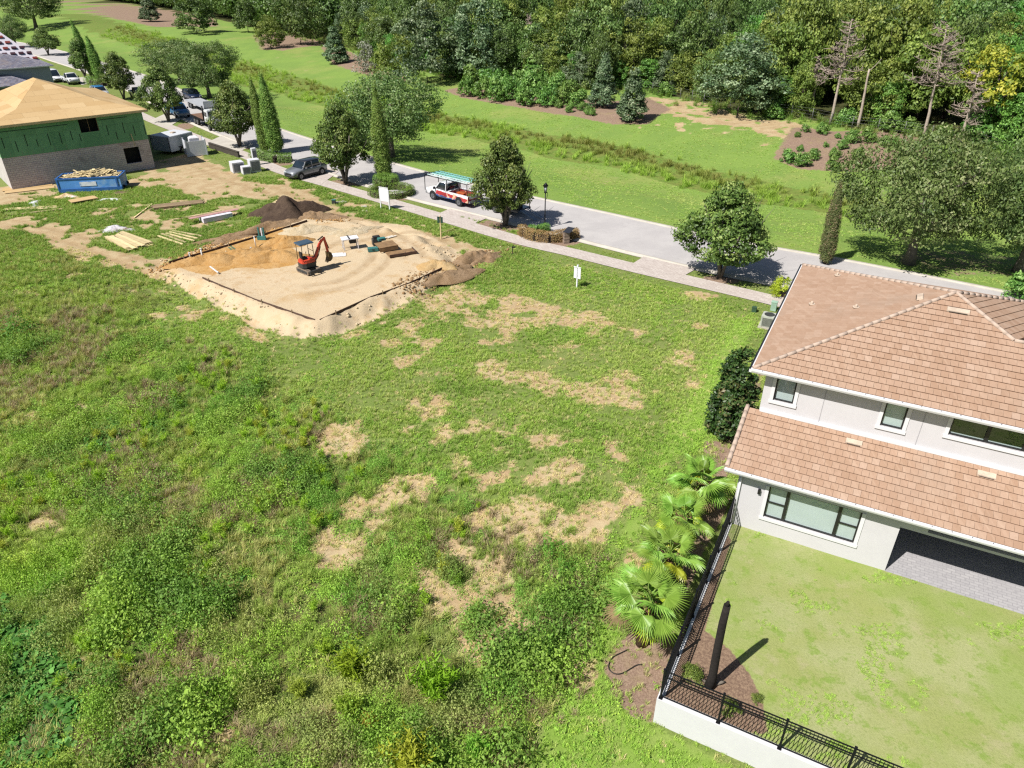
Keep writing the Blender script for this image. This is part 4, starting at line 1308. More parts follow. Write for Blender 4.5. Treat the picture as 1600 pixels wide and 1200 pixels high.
# oaks on the far verge
OG = 'spreading oaks on the grass beyond the road'
for k, (b, ty, wd, lab) in enumerate([
    ((612, 245), 114, 172, 'spreading oak on the verge behind the lone tall cypress'),
    ((328, 153), 66, 118, 'spreading oak on the verge behind the flatbed truck'),
    ((282, 128), 62, 124, 'spreading oak behind the dark blue car, left of its neighbour'),
    ((1420, 412), 205, 240, 'big oak casting dark shade on the verge behind the tan tiled roof'),
    ((1590, 425), 222, 240, 'big oak at the right edge of the picture behind the tan tiled roof'),
    ((57, 45), -34, 110, 'oak at the top left corner with a shadow on the bright grass'),
    ((26, 74), 24, 44, 'dark oak just beyond the white roof with red tile stacks')]):
    tree_px('oak_tree', lab, 'tree', b, ty, wd, 'oak', .20, 'oak', k, OG, tw=1.1)

# trees and large shrubs on the berm
for k, (b, ty, wd, kd, bf, lab) in enumerate([
    ((308, 52), -8, 90, 'berm', .10, 'broad dark tree on the mulch crest left of the silver shrub'),
    ((388, 50), -4, 42, 'berm', .08, 'dark round tree on the crest beside the broad dark tree'),
    ((236, 34), -8, 32, 'cone', .05, 'small dark pointed tree on the far end of the crest'),
    ((424, 77), 24, 46, 'wood2', .06, 'olive green tree standing forward on the grass slope of the crest'),
    ((526, 99), 42, 38, 'cone', .04, 'dark pointed tree on the mulch between the olive tree and the silver shrub'),
    ((575, 112), 64, 46, 'silver', 0, 'silvery grey shrub on the mulch crest'),
    ((602, 123), 68, 50, 'olive', 0, 'olive shrub overlapping the silvery grey shrub'),
    ((941, 167), 84, 46, 'cone', .03, 'dark pointed tree on the mulch beside the silvery pointed tree'),
    ((986, 189), 108, 48, 'cone', .03, 'silvery green pointed tree at the front corner of the mulch crest'),
    ((668, 130), 2, 120, 'wood4', .08, 'tall dark tree at the left end of the bushy row'),
    ((745, 125), 0, 110, 'wood4', .08, 'tall dark tree behind the left half of the bushy row'),
    ((1152, 182), 52, 128, 'wood4', .12, 'grey green tree casting a black shadow on the sandy crest'),
    ((470, 70), -12, 90, 'wood1', .10, 'dark tree above the sandy bare crest on the left')]):
    tree_px('berm_tree' if kd not in ('silver', 'olive') else 'berm_shrub', lab, 'tree' if kd not in ('silver', 'olive') else 'shrub', b, ty, wd, kd, bf, 'stub' if kd not in ('silver', 'olive') else 'stem', k)
# bushy row on the crest
BG = 'green bushes in a row on the mulch crest'
rb = random.Random(4)
for i in range(17):
    x = 732 + i * 10.6 + rb.uniform(-3, 3); y = 147 + .16 * (x - 738) * .6 + rb.uniform(-4, 4) - (9 if i % 2 else -6)
    tree_px('crest_bush', ['leftmost', 'second', 'third', 'fourth', 'fifth', 'sixth', 'seventh', 'eighth', 'ninth', 'tenth', 'eleventh', 'twelfth', 'thirteenth', 'fourteenth', 'fifteenth', 'sixteenth', 'last'][i] + ' leafy bush, counted from the left, in the green row on the mulch crest', 'bush', (x, y), y - rb.uniform(27, 38), rb.uniform(32, 42), 'shrub', 0, 'stem', i, BG)
for i, (x, y) in enumerate([(872, 168), (890, 175), (905, 160), (918, 178), (908, 172), (925, 180)]):
    tree_px('crest_bush', ['leftmost', 'second', 'topmost', 'fourth', 'fifth', 'rightmost'][i] + ' small sparse bush on bare mulch left of the dark pointed tree', 'bush', (x, y), y - 13, 15, 'shrub', 0, 'stem', i, 'small sparse bushes on the left mulch')
for i, (x, y, s_) in enumerate([(1246, 214, 10), (1258, 206, 15), (1284, 209, 22), (1309, 216, 10), (1232, 254, 26), (1252, 259, 26), (1271, 249, 20), (1300, 266, 24), (1303, 247, 20), (1330, 222, 24), (1354, 222, 26), (1340, 246, 20), (1380, 228, 20), (1290, 230, 10), (1250, 236, 12), (1316, 232, 18), (1395, 232, 22)]):
    tree_px('crest_bush', ['tiny bush at the left of the purplish mulch', 'small bush at the top left of the purplish mulch', 'bushy clump at the top of the purplish mulch below the ringed pine', 'tiny bush right of the topmost clump on the purplish mulch', 'wide bush at the bottom left corner of the purplish mulch', 'second wide bush at the bottom left of the purplish mulch', 'dark bush in the lower middle of the purplish mulch', 'green bush at the lower edge of the purplish mulch', 'round bush just above the lower edge of the purplish mulch', 'bush below the broken snag on the mulch', 'larger bush right of the one below the broken snag', 'bush in the right middle of the purplish mulch', 'bush on the mulch below the reddish dead pine', 'tiny bush in the centre of the purplish mulch', 'tiny bush at the left middle of the purplish mulch', 'small bush at the right of the mulch centre', 'rightmost bush on the purplish mulch'][i], 'bush', (x, y), y - s_ * .85, s_ * 1.1, 'shrub', 0, 'stem', i, 'low bushes on the mulch below the dead pines')

# the wood beyond the fence: every tree one can pick out
rw = random.Random(12)
wood = []
fl = resample(FLINE2, 260)
kinds = ['wood1', 'wood2', 'wood3', 'wood4', 'wood1', 'wood2']
LABW = {'wood1': 'dark green broadleaf tree in the wood beyond the grassy bank', 'wood2': 'olive green tree in the wood beyond the grassy bank',
        'wood3': 'bright green young tree in the wood beyond the grassy bank', 'wood4': 'grey green tree in the wood beyond the grassy bank'}
pts = []
for row in range(16):
    dist = [2.5, 6, 10, 15, 20.5, 26.5, 33, 40, 48, 57, 67, 78, 92, 108, 126, 148][row]
    step = 3.6 + row * .75
    s_ = rw.uniform(0, step); P = offset(fl, 1.0)
    L = np.r_[0, np.cumsum(np.hypot(*np.diff(fl, axis=0).T))]
    T_ = np.gradient(fl, axis=0); T_ /= np.linalg.norm(T_, axis=1)[:, None]
    Nn = np.c_[-T_[:, 1], T_[:, 0]]
    if Nn[100][1] < 0: Nn = -Nn
    while s_ < L[-1]:
        i = int(np.interp(s_, L, np.arange(len(L))))
        q = fl[i] + Nn[i] * (dist + rw.uniform(-1.5, 1.5)) + T_[i] * rw.uniform(-1, 1)
        s_ += step * rw.uniform(.75, 1.3)
        if q[1] < 60 or q[1] > 620: continue
        z = h1(*q); pr = proj((q[0], q[1], z + 9)); pb = proj((q[0], q[1], z))
        if not (-110 < pr[0] < 1740): continue
        if pr[1] < -70: continue
        if row < 2 and any(abs(pb[0] - x) < 16 for x in (668, 745, 1152, 470, 308, 388, 1296, 1340, 1443, 1500, 1268)): continue
        pts.append((q, z, row, pb))
have = np.array([p_[0] for p_ in pts])
for gx_ in np.arange(-200, 330, 8.5):
    for gy_ in np.arange(70, 420, 8.5):
        q = np.array([gx_ + rw.uniform(-2.5, 2.5), gy_ + rw.uniform(-2.5, 2.5)])
        if np.min(np.hypot(have[:, 0] - q[0], have[:, 1] - q[1])) < 7: continue
        if sdist(np.array([q[0]]), np.array([q[1]]), FPOLY)[0] < 9: continue
        z = h1(*q); pr = proj((q[0], q[1], z + 11)); pb = proj((q[0], q[1], z))
        if -60 < pr[0] < 1680 and pr[1] > -30: pts.append((q, z, 12, pb))
pts.sort(key=lambda t: np.hypot(*t[0]))
print('wood trees', len(pts))
ORD = ['first', 'second', 'third', 'fourth', 'fifth', 'sixth', 'seventh', 'eighth', 'ninth', 'tenth', 'eleventh', 'twelfth', 'thirteenth', 'fourteenth', 'fifteenth', 'sixteenth', 'seventeenth', 'eighteenth', 'nineteenth', 'twentieth']
MARKS = [(330, 'at the far left end'), (560, 'behind the sandy left crest'), (700, 'behind the silver shrub'), (860, 'behind the bushy row'), (1020, 'behind the two pointed trees'),
         (1210, 'behind the shadow casting tree'), (1320, 'behind the ringed dead pine'), (1400, 'behind the broken snag'), (1490, 'behind the reddish dead pine'), (9999, 'behind the yellow tree')]
ADJ = {'wood1': 'dark green', 'wood2': 'olive', 'wood3': 'bright green', 'wood4': 'grey green'}
ROWN = ['the front row', 'the second row', 'the third row', 'the fourth row']
chosen = []
for k, (q, z, row, pb) in enumerate(pts[:300]):
    kd = rw.choice(kinds)
    if row == 0: kd = rw.choice(['wood3', 'wood4', 'wood2', 'wood3', 'wood1'])
    if pb[0] > 1210 and rw.random() < .55: kd = rw.choice(['wood2', 'wood3', 'wood2'])
    chosen.append((q, z, row, pb, kd))
labs = {}
for i, (q, z, row, pb, kd) in enumerate(chosen):
    if row < 4: labs.setdefault((kd, row, next(m for x, m in MARKS if pb[0] < x)), []).append((pb[0], i))
LABEL = {}
for (kd, row, mk), L_ in labs.items():
    L_.sort()
    for n_, (x, i) in enumerate(L_):
        LABEL[i] = ('%s tree in %s %s' % (ADJ[kd], ROWN[row], mk)) if len(L_) == 1 else '%s %s tree from the left in %s %s' % (ORD[n_], ADJ[kd], ROWN[row], mk)
for i, (q, z, row, pb, kd) in enumerate(chosen):
    H = {'wood1': 11.5, 'wood2': 11, 'wood3': 8.5, 'wood4': 10}[kd] * rw.uniform(.8, 1.2) * (.62 if row == 0 else .85 if row == 1 else 1.1)
    Rr = {'wood1': 4.9, 'wood2': 4.5, 'wood3': 3.1, 'wood4': 4.0}[kd] * rw.uniform(.8, 1.2) * (.75 if row == 0 else .9 if row == 1 else 1)
    tree('woodland_tree', LABEL.get(i, ADJ[kd] + ' tree deep in the wood, behind its first four rows'), 'tree', (q[0], q[1], z), kd, Rr, H, H * (.0 if row < 2 else .08), 'wood', rw.randrange(12), 'woodland trees beyond the grassy bank')
if len(pts) > 300:
    V = []; F = []; Tn = []; off = 0
    far = []
    for (q, z, row, pb) in pts[300:]:
        rng = np.random.RandomState(int(abs(q[0] * 13 + q[1] * 7)) % 9999)
        n = 900
        D = rng.normal(size=(n, 3)); D /= np.linalg.norm(D, axis=1)[:, None]
        Hh = 11 * rng.uniform(.8, 1.2); rr = 4.4
        P = np.array([q[0], q[1], z + Hh * .6]) + D * np.array([rr, rr, Hh * .42]) * (.7 + .35 * rng.rand(n, 1)) * (1 + .25 * np.sin(D[:, :1] * 5 + D[:, 1:2] * 6))
        N = D + rng.normal(size=P.shape) * .5; N /= np.linalg.norm(N, axis=1)[:, None]
        l_ = .75 * (.6 + .8 * rng.rand(n)); v, f = leaf_quads(P, N, l_, l_ * .7, rng)
        V.append(v); F.append(f + off); off += len(v); Tn.append(np.repeat(np.clip(rng.normal(size=n) * .2 + rng.uniform(.3, .6), 0, 1), 4))
    o = put('distant_woodland', mesh_np('distant_woodland', np.vstack(V), np.vstack(F), LM['wood1'], np.concatenate(Tn)))
    stuff(o)
# the yellow leaved tree and a few bright bushes at the wood's edge on the right
p = at(1568, 232); tree('yellow_tree', 'yellow leaved tree at the edge of the wood behind the dead pines', 'tree', (p.x, p.y + 4, p.z), 'yellow', PX(p, 62), tall(p, 78), tall(p, 78) * .35, 'wood', 0)
for i, (x, y, s_) in enumerate([(905, 134, 40), (838, 132, 46), (870, 138, 30), (1390, 205, 34), (1530, 225, 46), (1470, 222, 30), (1572, 236, 40), (1420, 208, 26), (1320, 196, 30), (1210, 186, 26), (1040, 150, 24)]):
    tree_px('edge_bush', ['large bright bush at the wood foot right of the bushy row', 'large bright bush at the wood foot behind the bushy row', 'smaller bright bush at the wood foot behind the bushy row', 'bright bush at the wood foot left of the reddish dead pine', 'large bright bush at the foot of the small right dead pine', 'bright bush between the reddish and the small dead pine', 'bright bush at the wood foot near the right picture edge', 'small bright bush left of the reddish dead pine', 'bright bush between the ringed pine and the broken snag', 'small bright bush at the foot of the shadow casting tree', 'small bright bush by the wire fence behind the sandy crest'][i], 'bush', (x, y), y - s_ * .95, s_ * 1.2, 'shrub', 0, 'stem', i, 'bright bushes at the foot of the wood')

# dead pines
twm = plain('dead_twig', hx('#ac9c90', .7), .9, var=.2, scale=4)
def dead_pine(label, base, top, seed, crown_from, spread, snag=False):
    p = at(*base); H = tall(p, top[1]); xt = PX(p, top[0] - proj((p.x, p.y, p.z + H))[0])
    t = thing('dead_pine', label, 'tree', p, 0, 'dead pines at the edge of the wood')
    rg = random.Random(seed); q = MB()
    pts = [Vector((xt * (i / 8) ** 1.2 + rg.uniform(-.05, .05), rg.uniform(-.05, .05), H * i / 8)) for i in range(9)]
    q.tube(pts, [.19 * (1 - .85 * i / 8) + .02 for i in range(9)] if not snag else [.2 * (1 - .45 * i / 8) for i in range(9)], 8); q.build('trunk', M_DEAD, t)
    if snag: 
        q = MB(); q.tube([pts[-1] - Vector((0, 0, .3)), pts[-1] + Vector((.7, 0, .5)), pts[-1] + Vector((1.3, .2, 1.2))], [.06, .04, .015], 5); q.build('broken_limb', M_DEAD, t); return
    q = MB()
    nb = 46
    for i in range(nb):
        f = crown_from + (1 - crown_from) * (i / nb); k = min(7, int(f * 8)); b = pts[k].lerp(pts[k + 1], f * 8 - k)
        a_ = rg.random() * 6.283; L = spread * (1.15 - .75 * ((f - crown_from) / (1 - crown_from))) * rg.uniform(.5, 1.1)
        e = b + Vector((math.cos(a_) * L, math.sin(a_) * L, L * rg.uniform(-.1, .5))); mid = b.lerp(e, .5) + Vector((0, 0, -.08 * L))
        q.tube([b, mid, e], [.075, .055, .03], 4, caps=False)
        for j in range(15):
            s0 = b.lerp(e, rg.uniform(.35, 1)); d = Vector((rg.uniform(-1, 1), rg.uniform(-1, 1), rg.uniform(-.4, .9))).normalized() * L * rg.uniform(.15, .4)
            q.tube([s0, s0 + d], [.034, .015], 3, caps=False)
    stuff(q.build('dead_branches', twm, t))
dead_pine('leafless dead pine with a grey ringed crown, left of the broken snag', (1297, 195), (1332, 30), 1, .42, 2.6)
dead_pine('broken snag without branches between two dead pines', (1340, 201), (1358, 108), 2, .5, 1, True)
dead_pine('dead pine with a dense reddish brown crown', (1442, 219), (1481, 38), 3, .48, 3.0)
dead_pine('small dead pine at the right of the dense reddish one', (1500, 226), (1530, 112), 4, .30, 2.0)
dead_pine('thin bare dead pine at the left of the grey ringed one', (1267, 182), (1280, 88), 5, .5, 1.2)
dead_pine('tall thin bare dead pine behind the bushy row', (831, 116), (826, 22), 6, .8, .8)

# hedges and garden shrubs along the verge
def hedge(name, label, mat, path, wd, ht, seed, closed=False, leaf=.07, n=9000, cat='hedge', p0=None, fuzz=.05):
    """clipped hedge: leaves over a rounded bar that follows a path"""
    rng = np.random.RandomState(seed); P = np.asarray(path, float)
    if closed: P = np.vstack([P, P[:1]])
    s = np.r_[0, np.cumsum(np.hypot(*np.diff(P, axis=0).T))]
    u = rng.rand(n) * s[-1]; c = np.c_[np.interp(u, s, P[:, 0]), np.interp(u, s, P[:, 1])]
    e = 1e-2; c2 = np.c_[np.interp(u + e, s, P[:, 0]), np.interp(u + e, s, P[:, 1])]; c1 = np.c_[np.interp(u - e, s, P[:, 0]), np.interp(u - e, s, P[:, 1])]
    T_ = c2 - c1; T_ /= np.linalg.norm(T_, axis=1)[:, None] + 1e-9; Nn = np.c_[-T_[:, 1], T_[:, 0]]
    a_ = rng.rand(n) * math.pi; ce = np.cos(a_); se = np.sin(a_)
    k = 4.0; q = (np.abs(ce) ** k + np.abs(se) ** k) ** (-1 / k)
    lump = 1 + (fbm(c[:, 0], c[:, 1], .8, seed) - .5) * .25
    x = ce * q * wd / 2 * lump; z = se * q * ht * lump
    dn = .72 + .28 * rng.rand(n) ** .5
    Pp = np.c_[c + Nn * (x * dn)[:, None], z * dn + fuzz * rng.normal(size=n) * .5]
    N = np.c_[Nn * ce[:, None], se] + rng.normal(size=(n, 3)) * .45; N /= np.linalg.norm(N, axis=1)[:, None]
    L = leaf * (.7 + .7 * rng.rand(n)); V, F = leaf_quads(Pp, N, L, L * .6, rng)
    V[:, 2] = np.maximum(V[:, 2], 0)
    tone = np.clip(.5 + rng.normal(size=n) * .16 + (fbm(c[:, 0], c[:, 1], .5, seed + 3) - .5) * .5, 0, 1)
    base = np.array([P[:, 0].mean(), P[:, 1].mean()]); bz = h1(*base)
    V[:, 0] -= base[0]; V[:, 1] -= base[1]
    t = thing(name, label, cat, (base[0], base[1], bz))
    put('foliage', mesh_np('foliage', V, F, mat, np.repeat(tone, 4)), t)
    q = MB()
    for i in range(0, len(P) - 1):
        q.bar((P[i][0] - base[0], P[i][1] - base[1], ht * .3), (P[i + 1][0] - base[0], P[i + 1][1] - base[1], ht * .3), wd * .5, ht * .55)
    q.build('stem', M_BARKD, t)
    return t
c0 = Vector(tuple(G(612, 303)) + (0,))
ring = [(c0.x + 2.0 * math.cos(i * 6.283 / 20), c0.y + 1.75 * math.sin(i * 6.283 / 20)) for i in range(20)]
hedge('clipped_hedge', 'low clipped ring hedge, the lower tier around the lone cypress', LM['hedge'], ring, .85, .75, 5, True, n=9000)
c1 = Vector(tuple(G(604, 292)) + (0,))
ring = [(c1.x + .95 * math.cos(i * 6.283 / 14), c1.y + .9 * math.sin(i * 6.283 / 14)) for i in range(14)]
hedge('clipped_hedge', 'taller inner tier of the clipped hedge around the lone cypress', LM['hedge'], ring, 1.0, 1.25, 6, True, n=7000)
hedge('clipped_hedge', 'loose grey green hedge at the foot of the cypress pair', LM['silver'] if False else LM['shrub'], [G(398, 244), G(415, 249), G(435, 253), G(457, 252)], 1.7, .9, 7, n=6000, fuzz=.12, leaf=.1)
hedge('clipped_hedge', 'curved clipped brown hedge in front of the black lamp post', LM['brownhedge'], [G(815, 365), G(822, 371), G(838, 376), G(858, 378), G(876, 376), G(890, 373), G(903, 371)], .95, .9, 8, n=9000)
hedge('clipped_hedge', 'dark green low hedge beside the foot of the black lamp post', LM['shrub'], [G(826, 362), G(840, 364), G(856, 360)], .8, .6, 9, n=3500, fuzz=.1)
hedge('clipped_hedge', 'bright green hedge at the foot of the far pair of cypresses', LM['hedge'], [G(140, 128), G(150, 133), G(165, 134), G(176, 128)], 2.2, 1.1, 10, n=3500, leaf=.14)
tree_px('lime_bush', 'round lime yellow bush at the corner of the tan tiled roof', 'bush', (1223, 463), 434, 40, 'lime', 0, 'stem')
tree_px('garden_bush', 'leafy green bush at the right edge behind the tan tiled roof', 'bush', (1588, 466), 428, 52, 'shrub', 0, 'stem', 1)
for i, (x, y) in enumerate([(1084, 1062), (1140, 1112), (1182, 1095), (1075, 1050)]):
    p = Vector(tuple(G(x, y)) + (.03,)); tree('bed_shrub', ('yellowish small shrub in the mulch bed left of the bare palm trunk', 'green small shrub in the mulch behind the front fence', 'yellowish tiny shrub at the edge of the mulch bed', 'second yellowish shrub against the side fence')[i], 'shrub', p, 'olive', (.38, .34, .22, .26)[i], (.5, .5, .25, .35)[i], 0, 'stem', 0)

# ------------------------------------------------------------------ fan palms beside the fence
M_FROND = leafmat('leaf_fan_palm', [hx('#648a34', LK), hx('#80a842', LK), hx('#9abf56', LK), hx('#b6d070', LK)], .42, .30, .45)
M_FRONDY = leafmat('leaf_fan_palm_yellow', [hx('#8a9c28', LK), hx('#a8b830', LK), hx('#bccb40', LK), hx('#ccd660', LK)], .42, .32, .45)
M_FIBRE = plain('palm_fibre', hx('#8a6c4c', .5), .95, var=.3, scale=12, bstr=.8)
def frond_mesh(seed, mat):
    rg = random.Random(seed); q = MB(); n = 34
    Lp = .74; Rr = .80
    q.tube([(0, 0, 0), (0, Lp * .5, .05), (0, Lp, 0)], [.022, .016, .012], 5, tone=.55)
    o = Vector((0, Lp, 0))
    A = rad(128)
    def P(a, r, z): return o + Vector((math.sin(a) * r, math.cos(a) * r, z))
    for i in range(n):
        a0 = -A + 2 * A * i / n; a1 = -A + 2 * A * (i + 1) / n; am = (a0 + a1) / 2
        rr = Rr * (1 - .22 * (abs(am) / A) ** 1.5) * rg.uniform(.94, 1.04); r1 = rr * .55
        cup = lambda r: -.16 * r * r + .05 * abs(math.sin(am)) * r
        z1 = cup(r1); z2 = cup(rr) - rg.uniform(.05, .2)
        b = [o, P(a0, r1, z1 - .012), P(am, r1 * 1.02, z1 + .022), P(a1, r1, z1 - .012)]
        tn = min(1, max(0, .5 + rg.gauss(0, .13)))
        tip = P(am + rg.uniform(-.02, .02), rr, z2)
        q.add(b + [tip, P(am, (r1 + rr) / 2, (z1 + z2) / 2 + .03)], [(0, 1, 2), (0, 2, 3), (1, 5, 2), (2, 5, 3), (1, 4, 5), (5, 4, 3)], tn)
    return q.mesh('frond', mat)
FR = [frond_mesh(i, M_FROND) for i in range(4)]; FY = [frond_mesh(20 + i, M_FRONDY) for i in range(2)]
M_DRYFR = plain('dry_frond', hx('#a58d68', .55), .9, var=.2, scale=6)
FD = [frond_mesh(40, M_DRYFR)]
def palm(label, px, hgt, size, seed, nfr):
    rg = random.Random(seed)
    # the photograph shows the crown centre: stand the trunk under it
    g = G(px[0], px[1], hgt - .7); p = Vector((g[0], g[1], h1(*g)))
    t = thing('fan_palm', label, 'palm', p, 0, 'fan palms beside the side fence')
    q = MB(); th = hgt - p.z - .7
    q.tube([(0, 0, -.1), (0, 0, th * .5), (.02, .01, th)], [.24, .2, .16], 10)
    for i in range(26):
        a_ = rg.random() * 6.283; z = rg.uniform(.1, 1) * th; q.bar((math.cos(a_) * .15, math.sin(a_) * .15, z), (math.cos(a_) * .32, math.sin(a_) * .32, z + .22), .06, .03)
    q.build('trunk', M_FIBRE, t)
    for i in range(nfr):
        f = i / nfr; az = i * 2.39996 + rg.uniform(-.25, .25)
        el = rad(66 - 100 * f ** .8 + rg.uniform(-12, 12))
        me = FR[rg.randrange(4)] if f < .72 else (FY[rg.randrange(2)] if f < .93 else FD[0])
        s_ = size * rg.uniform(.85, 1.1) * (1 if f > .15 else .8)
        o = put('frond', me, t)
        o.location = (0.02, 0.01, th - .05 + .12 * (1 - f)); o.scale = (s_, s_, s_)
        o.rotation_euler = (Matrix.Rotation(az, 3, 'Z') @ Matrix.Rotation(el, 3, 'X') @ Matrix.Rotation(rg.uniform(-.6, .6), 3, 'Y')).to_euler()
    return t
palm('largest fan palm, nearest the wall corner, with yellow lower fronds', (1012, 938), 1.9, 1.04, 1, 20)
palm('fan palm second from the wall corner, behind the largest one', (1046, 866), 1.9, .9, 2, 16)
palm('thin fan palm third from the wall corner, opposite the house corner', (1068, 808), 1.9, .82, 3, 12)
palm('fan palm fourth from the wall corner, beside the lower tiled roof', (1098, 752), 2.0, 1.02, 4, 18)

# bare trunk in the mulch bed, with its stub
p = Vector(tuple(G(1109, 1072)) + (.03,)); dp = thing('bare_palm_trunk', 'charred bare palm trunk standing alone in the mulch bed', 'tree trunk', p)
q = MB(); q.tube([(0, 0, -.1), (0.02, 0, .5), (.0, .02, 1.6), (-.02, .0, 2.9), (0, 0, 3.65)], [.19, .135, .125, .12, .105], 12); q.tube([(0, 0, 3.65), (.01, 0, 3.8)], [.08, .04], 8); q.build('trunk', plain('bark_charred', hx('#453e3a', .28), .95, var=.3, scale=9, bstr=.8), dp)
q = MB(); q.tube([(.12, 0, .05), (.38, .05, .09), (.5, .1, .05)], [.06, .05, .03], 7); q.tube([(-.1, .1, .03), (-.25, .22, .05)], [.05, .03], 6); q.build('root_flare', M_BARK, dp)
# black irrigation hose loop
q = MB()
hp = [(982, 1015), (970, 1021), (958, 1027), (952, 1036), (951, 1045), (957, 1052), (966, 1054), (976, 1051), (986, 1045), (995, 1040), (1003, 1039)]
pp = resample([tuple(at(*h)[:2]) for h in hp], 40)
q.tube([(a_[0], a_[1], h1(*a_) + .03) for a_ in pp], .018, 6)
o = q.build('hose', plain('hose_black', (.012, .012, .012, 1), .5)); tag(o, 'black hose curled on the mulch below the largest fan palm', 'hose')
# ------------------------------------------------------------------ weeds, tufts and tall grass: scattered real plants
M_WEED = leafmat('leaf_weed', None, .6, .3, .2, inst=True)
def blades(seed, n, h, spread, w_, bend, tone0=.5, mat=None):
    rng = np.random.RandomState(seed); V = []; F = []; T = []
    for i in range(n):
        a = rng.rand() * 6.283; r0 = spread * .5 * rng.rand(); b = np.array([math.cos(a) * r0, math.sin(a) * r0, 0])
        d = rng.rand() * 6.283; hh = h * (.5 + .6 * rng.rand()); bb = bend * (.4 + .8 * rng.rand())
        dr = np.array([math.cos(d), math.sin(d), 0]); sd = np.array([-dr[1], dr[0], 0]) * w_ / 2
        m = b + dr * bb * .35 + np.array([0, 0, hh * .65]); e = b + dr * bb + np.array([0, 0, hh])
        o = len(V); V += [b - sd, b + sd, m + sd * .8, m - sd * .8, e + sd * .15, e - sd * .15]; F += [(o, o + 1, o + 2, o + 3), (o + 3, o + 2, o + 4, o + 5)]
        T += [min(1, max(0, tone0 + rng.normal() * .2))] * 6
    return V, F, T
def herb(seed, n, r, h, leaf, wr=.6, up=.6):
    rng = np.random.RandomState(seed)
    D = rng.normal(size=(n, 3)); D[:, 2] = abs(D[:, 2]); D /= np.linalg.norm(D, axis=1)[:, None]
    P = D * np.array([r, r, h]) * (.35 + .65 * rng.rand(n, 1) ** .5) * (1 + .35 * np.sin(D[:, :1] * 7 + seed))
    N = D * .4 + np.array([0, 0, up]) + rng.normal(size=P.shape) * .45; N /= np.linalg.norm(N, axis=1)[:, None]
    L = leaf * (.6 + .8 * rng.rand(n)); V, F = leaf_quads(P, N, L, L * wr, rng)
    return V, F, np.repeat(np.clip(.5 + rng.normal(size=n) * .2, 0, 1), 4)
def plume(seed, n, h, r):
    """feathery upright weed: many fine slanting leaflets on arching stems"""
    rng = np.random.RandomState(seed); V = []; F = []; T = []
    for s_ in range(n):
        a = rng.rand() * 6.283; e = np.array([math.cos(a) * r * rng.rand(), math.sin(a) * r * rng.rand(), h * (.6 + .5 * rng.rand())])
        for j in range(16):
            f = .25 + .75 * rng.rand(); b = e * np.array([f ** 1.4, f ** 1.4, f]); d = rng.normal(size=3); d[2] = abs(d[2]) * .9 + .2; d /= np.linalg.norm(d)
            L = .26 * h * (1.15 - f) + .07; sd = np.cross(d, rng.normal(size=3)); sd /= np.linalg.norm(sd) + 1e-6; sd *= .016
            o = len(V); V += [b - sd, b + sd, b + d * L + sd * .4, b + d * L - sd * .4]; F += [(o, o + 1, o + 2, o + 3)]; T += [min(1, max(0, .5 + rng.normal() * .2))] * 4
    return V, F, T

def species(name, lst):
    c = bpy.data.collections.new(name + '_kinds')
    for k, (V, F, T) in enumerate(lst):
        me = mesh_np('%s_%02d' % (name, k), V, F, M_WEED, T)
        o = bpy.data.objects.new('%s_%02d' % (name, k), me); c.objects.link(o)
    return c

def scatter_group():
    g = bpy.data.node_groups.new('scatter', 'GeometryNodeTree')
    g.interface.new_socket('Geometry', in_out='INPUT', socket_type='NodeSocketGeometry')
    g.interface.new_socket('Kinds', in_out='INPUT', socket_type='NodeSocketCollection')
    g.interface.new_socket('Geometry', in_out='OUTPUT', socket_type='NodeSocketGeometry')
    N = g.nodes; L = g.links
    gi = N.new('NodeGroupInput'); go = N.new('NodeGroupOutput')
    ci = N.new('GeometryNodeCollectionInfo'); ci.inputs['Separate Children'].default_value = True; ci.inputs['Reset Children'].default_value = True
    L.new(gi.outputs['Kinds'], ci.inputs['Collection'])
    ip = N.new('GeometryNodeInstanceOnPoints'); ip.inputs['Pick Instance'].default_value = True
    L.new(gi.outputs['Geometry'], ip.inputs['Points']); L.new(ci.outputs[0], ip.inputs['Instance'])
    def na(nm, ty):
        n = N.new('GeometryNodeInputNamedAttribute'); n.data_type = ty; n.inputs[0].default_value = nm; return n.outputs[0]
    L.new(na('idx', 'INT'), ip.inputs['Instance Index'])
    er = N.new('FunctionNodeEulerToRotation'); L.new(na('rot', 'FLOAT_VECTOR'), er.inputs[0]); L.new(er.outputs[0], ip.inputs['Rotation'])
    L.new(na('scl', 'FLOAT_VECTOR'), ip.inputs['Scale'])
    L.new(ip.outputs[0], go.inputs[0])
    return g
SG = scatter_group()
def scatter(name, X, Y, Z, sc, col, coll, seed):
    rng = np.random.RandomState(seed); n = len(X); k = len(coll.objects)
    me = bpy.data.meshes.new(name); me.vertices.add(n); me.vertices.foreach_set('co', np.c_[X, Y, Z].astype(np.float32).ravel())
    def A(nm, ty, arr, f): me.attributes.new(nm, ty, 'POINT').data.foreach_set(f, arr.ravel())
    A('idx', 'INT', rng.randint(0, k, n).astype(np.int32), 'value')
    A('rot', 'FLOAT_VECTOR', np.c_[rng.normal(size=n) * .12, rng.normal(size=n) * .12, rng.rand(n) * 6.283].astype(np.float32), 'vector')
    s = np.asarray(sc); s = s if s.ndim == 2 else np.c_[s, s, s * rng.uniform(.8, 1.2, n)]
    A('scl', 'FLOAT_VECTOR', s.astype(np.float32), 'vector')
    A('col', 'FLOAT_COLOR', np.c_[col[:, :3], np.ones(n)].astype(np.float32), 'color')
    o = put(name, me); m = o.modifiers.new('scatter', 'NODES'); m.node_group = SG
    for it in SG.interface.items_tree:
        if it.name == 'Kinds': m[it.identifier] = coll
    return stuff(o)

